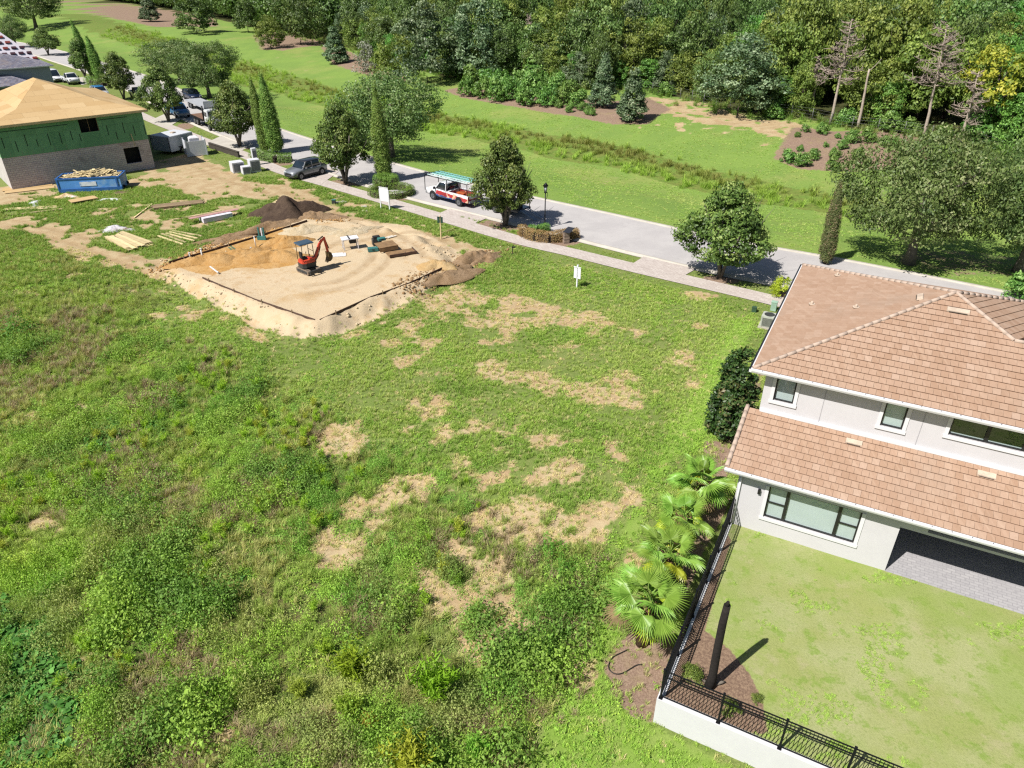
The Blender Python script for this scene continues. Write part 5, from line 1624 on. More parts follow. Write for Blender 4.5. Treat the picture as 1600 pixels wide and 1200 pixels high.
def mixcol(cols, w_):
    """blend of colours with weights (n,k)"""
    C = np.array([hx(c)[:3] for c in cols]); w_ = np.clip(w_, 0, None); w_ = w_ / (w_.sum(1, keepdims=True) + 1e-9)
    return w_ @ C
SK = np.random.RandomState(99)
def area_pts(n, x0, x1, y0, y1, margin=60):
    X = SK.uniform(x0, x1, n); Y = SK.uniform(y0, y1, n)
    t = rad(PITCH); zc = Y * math.cos(t) + CAM_H * math.sin(t); u = 800 + F_PX * X / zc
    yc = Y * math.sin(t) - CAM_H * math.cos(t); v = 600 - F_PX * yc / zc
    m = (u > -margin * 2) & (u < 1600 + margin * 2) & (v < 1200 + margin * 3)
    return X[m], Y[m]

grass_k = species('grass_tuft', [blades(i, 22, .16, .26, .016, .10) for i in range(4)])
tall_k = species('tall_tuft', [blades(10 + i, 40, .5, .4, .02, .34) for i in range(4)])
herb_k = species('leafy_weed', [herb(20 + i, 170, .34, .36, .05) for i in range(5)])
vine_k = species('broad_vine', [herb(30 + i, 40, .42, .26, .2, .8, 1.0) for i in range(3)])
low_k = species('low_herb', [herb(40 + i, 40, .2, .10, .055, .6, .9) for i in range(4)])
plume_k = species('feather_weed', [plume(50 + i, 16, 1.0, .42) for i in range(3)])
IK = 1.14

def bare(X, Y):
    return np.maximum(np.maximum(msum(X, Y, SAND), patchy(X, Y, msum(X, Y, TAN))), msum(X, Y, MULCH) * .95)
LOTP = np.vstack([W((0, 385), (60, 372), (160, 400), (255, 430), (340, 470), (430, 508), (500, 512), (600, 478), (650, 452), (760, 405), (800, 390), (1000, 440), (1190, 480)), [HP(-.15, 14)[:2], HP(-.15, -9.5)[:2], HP(14, -9.6)[:2], (15, 6), (-20, 6), (-34, 22)]])
# short grass on the whole lot
X, Y = area_pts(150000, -42, 16, 8, 56)
b = bare(X, Y); ins = sdist(X, Y, LOTP); wd = msum(X, Y, WEED); stp = msum(X, Y, STRIP)
pr = sm(ins / 1.0 + .3) * (1 - .80 * b) * (.25 + .75 * sm((fbm(X, Y, 2.2, 50) - .36) / .22)) * np.clip(42 / (Y + 12), .3, 1) * (1 - .5 * wd)
m = SK.rand(len(X)) < pr
X, Y, wd, stp, b = X[m], Y[m], wd[m], stp[m], b[m]
n1 = fbm(X, Y, 3.0, 51); n2 = fbm(X, Y, .9, 52); n3 = SK.rand(len(X))
col = mixcol(['#84a046', '#98ac50', '#aab068', '#688836', '#bdb384', '#9cc052'],
             np.c_[.6 + n1, 1.2 * n2, sm((n1 - .5) * 6) * .9, sm((.46 - n1) * 7) * 1.6, (n3 > .86) * 2.5 + b, stp * 3.2]) * IK
scatter('short_grass', X, Y, height(X, Y) - .01, (.55 + .6 * SK.rand(len(X))) * (1 - .25 * stp), col, grass_k, 1)
# low herbs in patches
X, Y = area_pts(52000, -40, 14, 8, 56)
b = bare(X, Y); ins = sdist(X, Y, LOTP); wd = msum(X, Y, WEED)
pt_ = sm((fbm(X, Y, 3.4, 55) - .47) / .12)
m = SK.rand(len(X)) < sm(ins + .3) * (1 - .97 * b) * pt_ * (.35 + .6 * wd)
X, Y = X[m], Y[m]; n1 = fbm(X, Y, 2.5, 56); n3 = SK.rand(len(X))
col = mixcol(['#72983a', '#8cac44', '#5c8036', '#a8b650'], np.c_[1 + 0 * n1, n1 * 1.6, sm((.48 - n1) * 6) * 1.5, (n3 > .8) * 1.6]) * IK
scatter('low_herbs', X, Y, height(X, Y), .7 + .7 * SK.rand(len(X)), col, low_k, 2)
# leafy weeds in the wild part
X, Y = area_pts(70000, -40, 10, 7, 46)
b = bare(X, Y); wd = msum(X, Y, WEED)
f1 = fbm(X, Y, 4.5, 60); f2 = fbm(X, Y, 1.6, 61)
lush = np.maximum(sm((f1 - .36) / .2) * sm((f2 - .33) / .2), .22)
m = SK.rand(len(X)) < wd * (1 - .98 * b) * lush * np.clip(34 / (Y + 12), .3, 1)
X, Y, f1, f2 = X[m], Y[m], f1[m], f2[m]; n3 = SK.rand(len(X)); g1 = fbm(X, Y, 2.6, 62); g2 = fbm(X, Y, 5.5, 63)
near_ = sm((30 - Y) / 16)
col = mixcol(['#7ba03e', '#94ae48', '#557a32', '#a8b44c', '#8f8a5e', '#5c9044'],
             np.c_[.8 + 0 * f1, g1 * 1.2, sm((.5 - g1) * 6) * 1.8, sm((g2 - .54) * 8) * (.8 + n3), sm((fbm(X, Y, 2.1, 64) - .50) * 9) * 2.6, sm((.42 - g2) * 8) * 1.2]) * IK * (.82 + .36 * SK.rand(len(X)))[:, None]
_s = (.5 + .85 * SK.rand(len(X)) ** 1.4) * (.62 + .42 * near_); _r = .55 + 2.1 * sm((fbm(X, Y, 1.5, 68) - .40) / .25)
scatter('leafy_weeds', X, Y, height(X, Y) - .03, np.c_[_s, _s, _s * _r], col, herb_k, 3)
# taller leafy thickets in clumps, with their own shade
X, Y = area_pts(12000, -34, 6, 7, 40)
b = bare(X, Y); wd = msum(X, Y, WEED); f1 = fbm(X, Y, 2.4, 160, 2); f3 = fbm(X, Y, 7, 165)
m = SK.rand(len(X)) < wd * (1 - b) * sm((f1 - .51) / .07) * sm((f3 - .28) / .3) * .8
X, Y = X[m], Y[m]; n3 = SK.rand(len(X)); g1 = fbm(X, Y, 3, 166)
col = mixcol(['#6c9038', '#4f7434', '#8ca844', '#7f8a48'], np.c_[1 + 0 * n3, sm((.5 - g1) * 6) * 1.6, sm((g1 - .5) * 6) * 1.4, n3 * .6]) * IK
scatter('leafy_thickets', X, Y, height(X, Y) - .05, np.c_[1.3 + 1.0 * n3, 1.3 + 1.0 * n3, 1.9 + 2.0 * SK.rand(len(X))] * (.75 + .35 * sm((30 - Y) / 14))[:, None], col, herb_k, 12)
# dead brown stalks
X, Y = area_pts(16000, -34, 6, 7, 44)
wd = msum(X, Y, WEED); f1 = fbm(X, Y, 2.8, 170, 2)
m = SK.rand(len(X)) < wd * sm((f1 - .53) / .07) * .9 * (1 - .6 * bare(X, Y))
X, Y = X[m], Y[m]; n3 = SK.rand(len(X))
col = mixcol(['#9a8a70', '#b0a07c', '#7a6a56'], np.c_[1 + 0 * n3, n3, n3 ** 3]) * IK * .9
scatter('dead_stalks', X, Y, height(X, Y) - .02, .5 + .5 * n3, col, tall_k, 13)
# tall grass tufts and straw
X, Y = area_pts(26000, -42, 10, 7, 54)
b = bare(X, Y); wd = msum(X, Y, WEED); f1 = fbm(X, Y, 3.2, 66)
m = SK.rand(len(X)) < wd * (1 - .9 * b) * np.maximum(sm((f1 - .34) / .22), .3) * np.clip(34 / (Y + 12), .3, 1)
X, Y, f1 = X[m], Y[m], f1[m]; n3 = SK.rand(len(X)); g1 = fbm(X, Y, 3.8, 67)
col = mixcol(['#869c48', '#9eaa58', '#b8a878', '#988860', '#6c8a3c'], np.c_[1 + 0 * f1, g1 * 1.4, sm((g1 - .55) * 9) * 2 + (n3 > .9) * 2, sm((.38 - g1) * 10) * 1.6, n3 * .8]) * IK
scatter('tall_grass', X, Y, height(X, Y) - .02, .45 + .55 * SK.rand(len(X)), col, tall_k, 4)
# broad leaved vine at the left bottom corner and in dark pockets
VINE = W((-120, 960), (0, 955), (60, 985), (105, 1040), (125, 1110), (95, 1180), (60, 1230), (-60, 1240), (-140, 1150))
X, Y = area_pts(30000, -26, 4, 8, 34)
vm = sm(sdist(X, Y, VINE) / .8 + .5); f1 = fbm(X, Y, 3, 70)
m = SK.rand(len(X)) < np.clip(vm * .75 + msum(X, Y, WEED) * sm((f1 - .66) / .08) * .10 * (1 - bare(X, Y)), 0, 1)
X, Y = X[m], Y[m]; n3 = SK.rand(len(X))
col = mixcol(['#42702e', '#528238', '#6a9648'], np.c_[1 + 0 * n3, n3, n3 ** 2]) * IK
scatter('broad_vines', X, Y, height(X, Y), .6 + .5 * SK.rand(len(X)), col, vine_k, 5)
# feathery yellow green weeds: single plants one can pick out are built below, the small rest here
X, Y = area_pts(5000, -30, 6, 7, 40)
f1 = fbm(X, Y, 5, 73); m = SK.rand(len(X)) < msum(X, Y, WEED) * (1 - bare(X, Y)) * sm((f1 - .5) / .12) * .6
X, Y = X[m], Y[m]; n3 = SK.rand(len(X))
col = mixcol(['#8fae34', '#7a9c38', '#a89c44'], np.c_[1 + 0 * n3, n3, (n3 > .8) * 2.0]) * IK
scatter('feathery_weeds', X, Y, height(X, Y) - .02, .3 + .5 * SK.rand(len(X)), col, plume_k, 6)
FW = [(555, 1035, 84, '#8fae30'), (682, 1062, 100, '#82ac2c'), (545, 1100, 60, '#93ac3c'), (640, 1180, 110, '#a5a838'), (470, 1075, 50, '#9aa640'), (745, 1165, 60, '#7cb440'), (580, 1125, 40, '#b09c44'), (510, 1010, 40, '#9cb43c'), (660, 1000, 30, '#86a83c'), (30, 505, 60, '#5a8c34'), (40, 545, 60, '#66903c'), (860, 850, 50, '#68a038'), (885, 880, 46, '#5f9a38')]
pl_me = None
for i, (x, y, s_, cc) in enumerate(FW):
    p = at(x, y + s_ * .3); mt = leafmat('leaf_feather_%s' % cc[1:], [hx(cc, .62), hx(cc, .82), hx(cc, 1.0)], .6, .3, .2)
    rs = np.random.RandomState(300 + i); V = []; F = []; T = []; o_ = 0
    if i < 9:
        V, F, T = plume(300 + i, 60, .9, .62); V = np.array(V); V += np.array([0, 0, 0])
    else:
        V, F, T = herb(300 + i, 700, .62, .75, .07)
    V = np.array(V) * (PX(p, s_) / 1.25)
    t = thing('tall_weed', ['feathery yellow green weed left of the brightest one', 'brightest rounded feathery green weed in the low middle of the field', 'feathery green weed below the yellowish feathery one', 'yellowish feathery weed at the bottom edge of the picture', 'olive feathery weed at the left of the feathery clump', 'bright leafy green weed at the bottom edge by the mown strip', 'small yellowish feathery sprig among the feathery weeds', 'small feathery weed above the feathery clump', 'feathery weed just above the brightest rounded one',
        'dark leafy thicket at the left edge of the field', 'second leafy thicket just below the dark one at the left edge', 'bright leafy thicket beside the bare soil near the mown strip', 'leafy thicket touching the mown strip'][i], 'weed', p)
    put('foliage', mesh_np('foliage', V, F, mt, T), t)
    q = MB(); q.tube([(0, 0, -.05), (0, 0, .35)], [.03, .02], 6); q.build('stem', M_BARKD, t)

# tall grass in the wet swale beyond the road and rough grass round the mulch
X, Y = area_pts(80000, -130, 45, 56, 300)
sw = swale_f(X, Y); f1 = fbm(X, Y, 5, 80); m = SK.rand(len(X)) < sw * (.35 + .65 * sm((f1 - .35) / .2)) * np.clip(90 / Y, .25, 1)
X, Y = X[m], Y[m]; n3 = SK.rand(len(X)); g1 = fbm(X, Y, 7, 81); g2 = fbm(X, Y, 2.2, 82)
_up = offset(resample(SWALE, 80), 1.6); _up = _up if road_d(_up[40:41, 0], _up[40:41, 1])[0] > road_d(SWALE[6:7, 0], SWALE[6:7, 1])[0] else offset(resample(SWALE, 80), -1.6)
bw = sm(1.25 - seg_dist(X, Y, _up) / 2.6) * sm((g1 - .25) / .25)
col = mixcol(['#7ea03e', '#8e9848', '#7c6e44', '#5c7232', '#98b44a'], np.c_[1.3 * (1 - bw) + .3, g2 * .8, bw * 2.2, bw * .8, (1 - bw) * 1.8 * n3 + .2]) * IK
scatter('swale_grass', X, Y, height(X, Y) - .03, np.c_[(1.1 + .9 * SK.rand(len(X))), (1.1 + .9 * SK.rand(len(X))), (1.0 + .9 * SK.rand(len(X)))], col, tall_k, 7)
X, Y = area_pts(26000, -100, 75, 70, 240)
dl = sdist(X, Y, FPOLY); m = SK.rand(len(X)) < np.exp(-((dl - .5) / 3.0) ** 2) * .7
X, Y = X[m], Y[m]; n3 = SK.rand(len(X))
col = mixcol(['#6c8a3c', '#9a9560', '#4f6c30'], np.c_[1 + 0 * n3, (n3 > .6) * 1.4, n3]) * IK
scatter('wood_edge_grass', X, Y, height(X, Y) - .03, 1.1 + 1.2 * SK.rand(len(X)), col, tall_k, 8)
# scattered grass round the building site
X, Y = area_pts(60000, -52, 2, 48, 78)
rd = road_d(X, Y); b = bare(X, Y)
m = (rd < -9.2) & (seg_dist(X, Y, SIDE) > 1.2) & (SK.rand(len(X)) < (1 - b) * .9 * sm((fbm(X, Y, 2.5, 90) - .25) / .15))
d1 = (X + 50.753) * .754 + (Y - 72.8) * .657; d2 = -(X + 50.753) * .657 + (Y - 72.8) * .754
m &= ~((d2 > -.4) & (d2 < 22) & (d1 > -22) & (d1 < 14.6))
X, Y = X[m], Y[m]; n3 = SK.rand(len(X)); n1 = fbm(X, Y, 3, 91)
col = mixcol(['#6f8f3a', '#8a9c4c', '#5d7c30', '#b0a070'], np.c_[1 + 0 * n3, n1 * 1.4, sm((.48 - n1) * 6), (n3 > .85) * 2]) * IK
scatter('site_grass', X, Y, height(X, Y) - .01, .8 + .6 * SK.rand(len(X)), col, grass_k, 9)
# tufts in the fenced yard
X, Y = area_pts(24000, 2, 26, 8, 26)
a_, b_ = HAB(X, Y); ya_ = sm((fbm(X, Y, 1.3, 95) - .54) / .08)
m = (a_ > .9) & (b_ > -9.1) & (b_ < -.1) & (SK.rand(len(X)) < ya_ * .8) & (sdist(X, Y, BEDP) < 0)
X, Y = X[m], Y[m]; n3 = SK.rand(len(X))
col = mixcol(['#8fac4c', '#a0b45c', '#80a044'], np.c_[1 + 0 * n3, n3, n3 ** 2]) * IK
scatter('yard_tufts', X, Y, .03 + 0 * X, np.c_[.55 + .3 * n3, .55 + .3 * n3, .16 + .1 * n3], col, grass_k, 10)

# loose clods along the dug banks, the trench and the soil heaps
def clod(seed):
    rng = np.random.RandomState(seed)
    bm = bmesh.new(); bmesh.ops.create_icosphere(bm, subdivisions=1, radius=1)
    for v in bm.verts: v.co *= rng.uniform(.65, 1.1)
    V = np.array([v.co[:] for v in bm.verts]) * np.array([1, 1, .7]); F = np.array([[v.index for v in f.verts] for f in bm.faces]); bm.free()
    return V, F, np.full(len(V), .5)
CLOD = NT('loose_soil'); _c = CLOD.attr('col', 'INSTANCER'); CLOD.bsdf(_c, .95)
ck = bpy.data.collections.new('clod_kinds')
for i in range(3):
    V, F, T = clod(i); me = mesh_np('clod_%02d' % i, V, F, CLOD.m, T); ck.objects.link(bpy.data.objects.new('clod_%02d' % i, me))
X, Y = area_pts(60000, -32, 2, 38, 68)
pd = sdist(X, Y, PAD)
tr1 = seg_dist(X, Y, W((262, 412), (337, 386), (400, 366), (470, 338), (520, 345))); tr2 = seg_dist(X, Y, W((640, 446), (705, 420), (745, 402), (780, 398)))
m = SK.rand(len(X)) < np.maximum(np.maximum(np.exp(-((pd + .9) / .6) ** 2) * .16 * sm((fbm(X, Y, 2, 120) - .45) / .1), np.exp(-(tr1 / 1.1) ** 2) * .8), np.exp(-(tr2 / 1.0) ** 2) * .7)
X, Y, tr1, tr2 = X[m], Y[m], tr1[m], tr2[m]; n3 = SK.rand(len(X))
col = mixcol(['#dcc8a6', '#a88458', '#8c7052', '#cfa062'], np.c_[1.4 * (tr1 > 1.8) * (tr2 > 1.8) + .05, (tr1 < 1.8) * n3 * 1.4 + (tr2 < 1.8), (tr1 < 1.8) * (n3 > .6) + (tr2 < 1.8) * n3, (tr1 < 1.8) * 1.0]) * KV
sz = .03 + .13 * SK.rand(len(X)) ** 4 + .02 * ((tr1 < 1.5) | (tr2 < 1.5))
scatter('soil_clods', X, Y, height(X, Y) + sz * .1, sz, col, ck, 11)

X, Y = area_pts(60000, -45, 40, 35, 110)
rd = road_d(X, Y); sd_ = seg_dist(X, Y, SIDE)
m = (rd < -8.75) & (rd > -14) & (sd_ > 1.0) & (bare(X, Y) < .5) & (SK.rand(len(X)) < np.clip(70 / Y, .3, 1))
_dw = [[(986, 414), (1008, 400), (1092, 418), (1064, 434)], [(676, 338), (706, 325), (764, 340), (733, 353)], [(460, 279), (500, 258), (530, 268), (500, 290)], [(320, 224), (352, 210), (398, 226), (368, 240)], [(232, 190), (262, 176), (285, 185), (262, 200)]]
for q_ in _dw: m &= ~inside(X, Y, np.array([tuple(G(*p)) for p in q_]))
a_, b_ = HAB(X, Y); m &= ~((a_ > -.6) & (b_ < 16))
X, Y = X[m], Y[m]; n3 = SK.rand(len(X)); n1 = fbm(X, Y, 3, 191)
col = mixcol(['#7c9840', '#94a450', '#b0a878'], np.c_[1 + 0 * n3, n1 * 1.4, (n3 > .8) * 1.6]) * IK
scatter('verge_grass', X, Y, height(X, Y) - .01, .5 + .4 * SK.rand(len(X)), col, grass_k, 14)
# mown bank: short sward with seed heads, thinning with distance
X, Y = area_pts(120000, -60, 60, 44, 125)
rd = road_d(X, Y); m = (rd > .8) & (swale_f(X, Y) < .3) & (forest_f(X, Y) < .2) & (bare(X, Y) < .35) & (SK.rand(len(X)) < (.25 + .75 * sm((fbm(X, Y, 3.5, 195) - .4) / .2)) * np.clip(62 / Y, .2, 1))
X, Y = X[m], Y[m]; n3 = SK.rand(len(X)); n1 = fbm(X, Y, 6, 196); n2 = fbm(X, Y, 1.6, 197)
col = mixcol(['#86a44c', '#98b058', '#728f40', '#b4b078'], np.c_[1 + 0 * n3, n1 * 1.6, sm((.5 - n2) * 5), (n3 > .85) * 1.5 + sm((n1 - .58) * 8)]) * IK
scatter('bank_grass', X, Y, height(X, Y) - .02, np.c_[.8 + .5 * n3, .8 + .5 * n3, .35 + .3 * n3], col, grass_k, 15)

# straw and thin dry grass over the worn parts of the lot
X, Y = area_pts(60000, -40, 16, 8, 56)
tn_ = patchy(X, Y, msum(X, Y, TAN)); sd_ = np.maximum(msum(X, Y, SAND), msum(X, Y, MULCH)); ins = sdist(X, Y, LOTP)
m = (ins > 0) & (sd_ < .3) & (SK.rand(len(X)) < (tn_ * .55 + .06) * np.clip(42 / (Y + 12), .3, 1))
X, Y = X[m], Y[m]; n3 = SK.rand(len(X))
col = mixcol(['#c9b98c', '#b4a878', '#9ca060', '#8c9a4c'], np.c_[1 + 0 * n3, n3, (n3 > .6) * 1.2, (n3 > .82) * 2]) * IK
scatter('dry_straw', X, Y, height(X, Y) - .01, np.c_[.8 + .6 * n3, .8 + .6 * n3, .35 + .3 * n3], col, grass_k, 16)
# small stones and litter on the bare soil
X, Y = area_pts(40000, -40, 14, 8, 60)
tn_ = patchy(X, Y, msum(X, Y, TAN)); m = (SK.rand(len(X)) < tn_ * .10) & (msum(X, Y, MULCH) < .3)
X, Y = X[m], Y[m]; n3 = SK.rand(len(X)); sz = .015 + .05 * n3 ** 4
col = mixcol(['#b79a74', '#8f7658', '#d8c8a8'], np.c_[1 + 0 * n3, n3, (n3 > .9) * 2]) * KV
scatter('small_stones', X, Y, height(X, Y), sz, col, ck, 17)
# ------------------------------------------------------------------ house under construction on the left
BP0 = np.array([-50.753, 72.80]); BF1 = np.array([.7542, .6567]); BF2 = np.array([-.6567, .7542])
def BP(s, t, z=0.0):
    p = BP0 + s * BF1 + t * BF2; return Vector((p[0], p[1], z))
BM = basis(BP(0, 0), (BF1[0], BF1[1], 0), (BF2[0], BF2[1], 0), (0, 0, 1))
def blockwork():
    t = NT('concrete_block'); v = t.co('Object')
    mp = t.n('ShaderNodeMapping'); t.l(v, mp.inputs[0]); mp.inputs['Rotation'].default_value = (0, 0, -math.atan2(BF1[1], BF1[0]))
    s = t.n('ShaderNodeSeparateXYZ'); t.l(mp.outputs[0], s.inputs[0])
    cx = t.n('ShaderNodeCombineXYZ'); t.l(t.math('ADD', s.outputs[0], s.outputs[1]), cx.inputs[0]); t.l(s.outputs[2], cx.inputs[1])
    br = t.n('ShaderNodeTexBrick'); t.l(cx.outputs[0], br.inputs[0]); br.inputs['Scale'].default_value = 1
    br.inputs['Brick Width'].default_value = .4; br.inputs['Row Height'].default_value = .2; br.inputs['Mortar Size'].default_value = .012
    br.inputs['Color1'].default_value = hx('#d6cccb', .72); br.inputs['Color2'].default_value = hx('#c6babc', .72); br.inputs['Mortar'].default_value = hx('#938a8e', .55)
    n = t.noise(v, .8, 5, .7); c = t.mix(t.math('MULTIPLY', t.ss(n, .5, .72), .5), br.outputs[0], hx('#8d8488', .55))
    n2 = t.noise(v, .5, 4, .6); c = t.mix(t.math('MULTIPLY', t.ss(n2, .55, .75), .4), c, hx('#c6a18e', .55))
    t.bsdf(c, .9, 0, br.outputs['Fac'], -.6, .02, .2); return t.m
M_BLOCK = blockwork()
def sheath():
    t = NT('sheathing_green'); v = t.co('Object'); a = t.attr('tone', out='Fac')
    n = t.noise(v, 1.2, 5, .7); c = t.mix(a, hx('#5f9068', .85), hx('#6ea076', .85))
    c = t.mix(t.math('MULTIPLY', t.ss(n, .5, .75), .5), c, hx('#4a7a58', .8)); t.bsdf(c, .75, 0, n, .1, .01, .3); return t.m
M_SHEATH = sheath()
M_TAPE = plain('seam_tape_dark', hx('#1d3a2c', .55), .6)
M_OSB = None
def osb():
    t = NT('osb_sheet'); v = t.co('Object'); a = t.attr('tone', out='Fac')
    n = t.noise(v, 14, 3, .8); n1 = t.noise(v, .5, 4, .6)
    c = t.mix(a, hx('#cfae7c', .58), hx('#e0c394', .58)); c = t.mix(t.math('MULTIPLY', t.ss(n, .45, .75), .5), c, hx('#b08a58', .56))
    c = t.mix(t.math('MULTIPLY', t.ss(n1, .52, .75), .35), c, hx('#b89468', .56)); t.bsdf(c, .85, 0, n, .2, .01, .2); return t.m
M_OSB = osb()
M_LUM = plain('lumber_pine', hx('#e3cfa0', .62), .8, var=.1, scale=2, tone=True)
M_LUMB = plain('lumber_grey', hx('#9a8468', .55), .85, var=.15, scale=2, tone=True)
bld = thing('unfinished_house', 'unfinished house with green sheathing over grey block walls and a plywood roof', 'house', BP(0, 0, 0))
def bput(mb, name, mats, parent=bld, **k):
    return hput(mb, name, mats, parent, **k)
def bx(m, s0, s1, t0, t1, z0, z1, tone=.5, mi=0): m.box(((s0 + s1) / 2, (t0 + t1) / 2, (z0 + z1) / 2), (s1 - s0, t1 - t0, z1 - z0), BM, tone, mi)
BD = 19.0
def holes(mb_fn, s0, s1, z0, z1, hs):
    """wall in front of the camera with openings hs = (s0,s1,z0,z1)"""
    m = MB(); xs = sorted({s0, s1} | {v for h in hs for v in h[:2]})
    for i in range(len(xs) - 1):
        a, b = xs[i], xs[i + 1]; h = [q for q in hs if q[0] <= a + 1e-6 and q[1] >= b - 1e-6]
        if h: bx(m, a, b, 0, .2, z0, h[0][2]); bx(m, a, b, 0, .2, h[0][3], z1)
        else: bx(m, a, b, 0, .2, z0, z1)
    return m
bput(holes(None, 0, 14, -.3, 3.1, [(11.22, 12.82, .84, 2.5)]), 'block_wall', M_BLOCK)
m = MB(); bx(m, 0, .2, .2, BD, -.3, 3.1); bput(m, 'block_wall', plain('block_pale', hx('#d9d2cf', .62), .9, var=.1, scale=1))
m = MB(); bx(m, 13.8, 14, .2, BD, -.3, 3.1); bput(m, 'block_wall', M_BLOCK)
m = MB(); bx(m, .2, 13.8, BD - .2, BD, -.3, 6.1); bput(m, 'rear_wall', M_BLOCK)
m = MB(); bx(m, 11.2, 12.84, -.03, .0, .74, .84); bput(m, 'window_sill', M_BLOCK)
m = MB(); bx(m, .2, 13.8, .2, BD - .2, 3.0, 3.08); bput(m, 'floor_deck', M_OSB)
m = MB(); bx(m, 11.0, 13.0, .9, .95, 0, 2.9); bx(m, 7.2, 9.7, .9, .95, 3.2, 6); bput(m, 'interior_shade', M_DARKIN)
m = holes(None, .02, 13.98, 3.1, 6.12, [(7.65, 9.4, 4.6, 6.02)]); 
for i in range(len(m.v)): pass
bput(m, 'stud_wall', M_LUMB)
m = MB(); bx(m, .02, .2, .2, BD, 3.1, 6.12); bput(m, 'stud_wall', M_SHEATH)
m = MB(); bx(m, 13.8, 13.98, .2, BD, 3.1, 6.12); bput(m, 'stud_wall', M_SHEATH)
# green sheets nailed on edge to edge, dark tape strips where studs and seams run, pale fastener marks
sh = [0, 1.2, 2.4, 3.6, 4.8, 6.0, 7.2, 7.65, 9.4, 9.8, 11.0, 12.2, 13.4, 14.0]
for i in range(len(sh) - 1):
    a, b = sh[i] + .006, sh[i + 1] - .006
    for z0, z1 in (((3.12, 4.6),) if sh[i] == 7.65 else ((3.12, 5.0), (5.012, 6.12))):
        m = MB(); bx(m, a, b, -.014, -.001, z0, z1 - .0, R.random()); bput(m, 'sheathing_panel', M_SHEATH)
m = MB(); m2 = MB()
x = .55
while x < 13.9:
    if not 7.5 < x < 9.5:
        h0 = 3.55 + R.uniform(-.1, .5); bx(m, x - .035, x + .035, -.022, -.016, h0, h0 + R.uniform(.7, 1.2))
    if x < 6.5 or R.random() < .4: bx(m2, x + .28, x + .31, -.022, -.016, 3.2, 3.2 + R.uniform(.25, .5))
    x += R.uniform(.75, 1.15)
bx(m, .1, 6.6, -.024, -.018, 5.55, 5.61); bx(m, 9.5, 12.4, -.024, -.018, 5.62, 5.68)
stuff(bput(m, 'seam_tape', M_TAPE)); stuff(bput(m2, 'fastener_marks', plain('chalk_pale', hx('#a9bd9c', .6), .8)))
m = MB(); m.bar(BP(12.35, -.06, 3.9), BP(12.42, -.3, 2.65), .07, .05); bput(m, 'loose_board', M_LUM)
m = MB(); bx(m, 7.62, 7.66, .02, .1, 4.6, 6.0); bx(m, 9.36, 9.4, .02, .1, 4.6, 6.0); bx(m, 8.5, 8.54, .05, .12, 4.6, 6.0); bput(m, 'window_buck', M_LUMB)
# roof deck of plywood sheets
OV = .5
r0 = [BP(-OV, -OV, 6.22), BP(14 + OV, -OV, 6.22), BP(14 + OV, BD + OV, 6.22), BP(-OV, BD + OV, 6.22)]
i1 = 3.0; z1 = 6.22 + (i1 + OV) * .24
r1 = [BP(i1, i1, z1), BP(14 - i1, i1, z1), BP(14 - i1, BD - i1, z1), BP(i1, BD - i1, z1)]
zA = 9.0; ap0 = BP(6.6, 9.0, zA); ap1 = BP(6.6, 10.6, zA)
faces = [[r0[0], r0[1], r1[1], r1[0]], [r0[1], r0[2], r1[2], r1[1]], [r0[2], r0[3], r1[3], r1[2]], [r0[3], r0[0], r1[0], r1[3]],
         [r1[0], r1[1], ap0], [r1[1], r1[2], ap1, ap0], [r1[2], r1[3], ap1], [r1[3], r1[0], ap0, ap1]]
m = MB()
for f in faces: m.slab(f, .12)
rd_ = bput(m, 'roof', M_LUMB)
rest = MB(); npan = 0
for k, f in enumerate(faces):
    fr, pcs = lay(f, 2.44, 1.22, .012, .02, .02)
    for (Q, v0, v1, row, full, uu) in pcs:
        v1_ = v1 - .012
        Q = [(q[0], min(q[1], v1_)) for q in Q]
        if k in (0, 1, 3, 4, 5, 7) and area2(Q) > .1:
            mb = MB(); piece_prism(mb, fr, Q, v0, v1, .016, .016, R.random(), R.uniform(.002, .008), False); bput(mb, 'roof_sheet', M_OSB, rd_)
        else: piece_prism(rest, fr, Q, v0, v1, .016, .016, R.random(), .004, False)
stuff(bput(rest, 'roof_sheets', M_OSB, rd_))
m = MB()
for a, b in ((r0[0], r0[1]), (r0[1], r0[2]), (r0[3], r0[0])): m.bar(a - Vector((0, 0, .12)), b - Vector((0, 0, .12)), .06, .2)
bput(m, 'fascia', M_LUM)

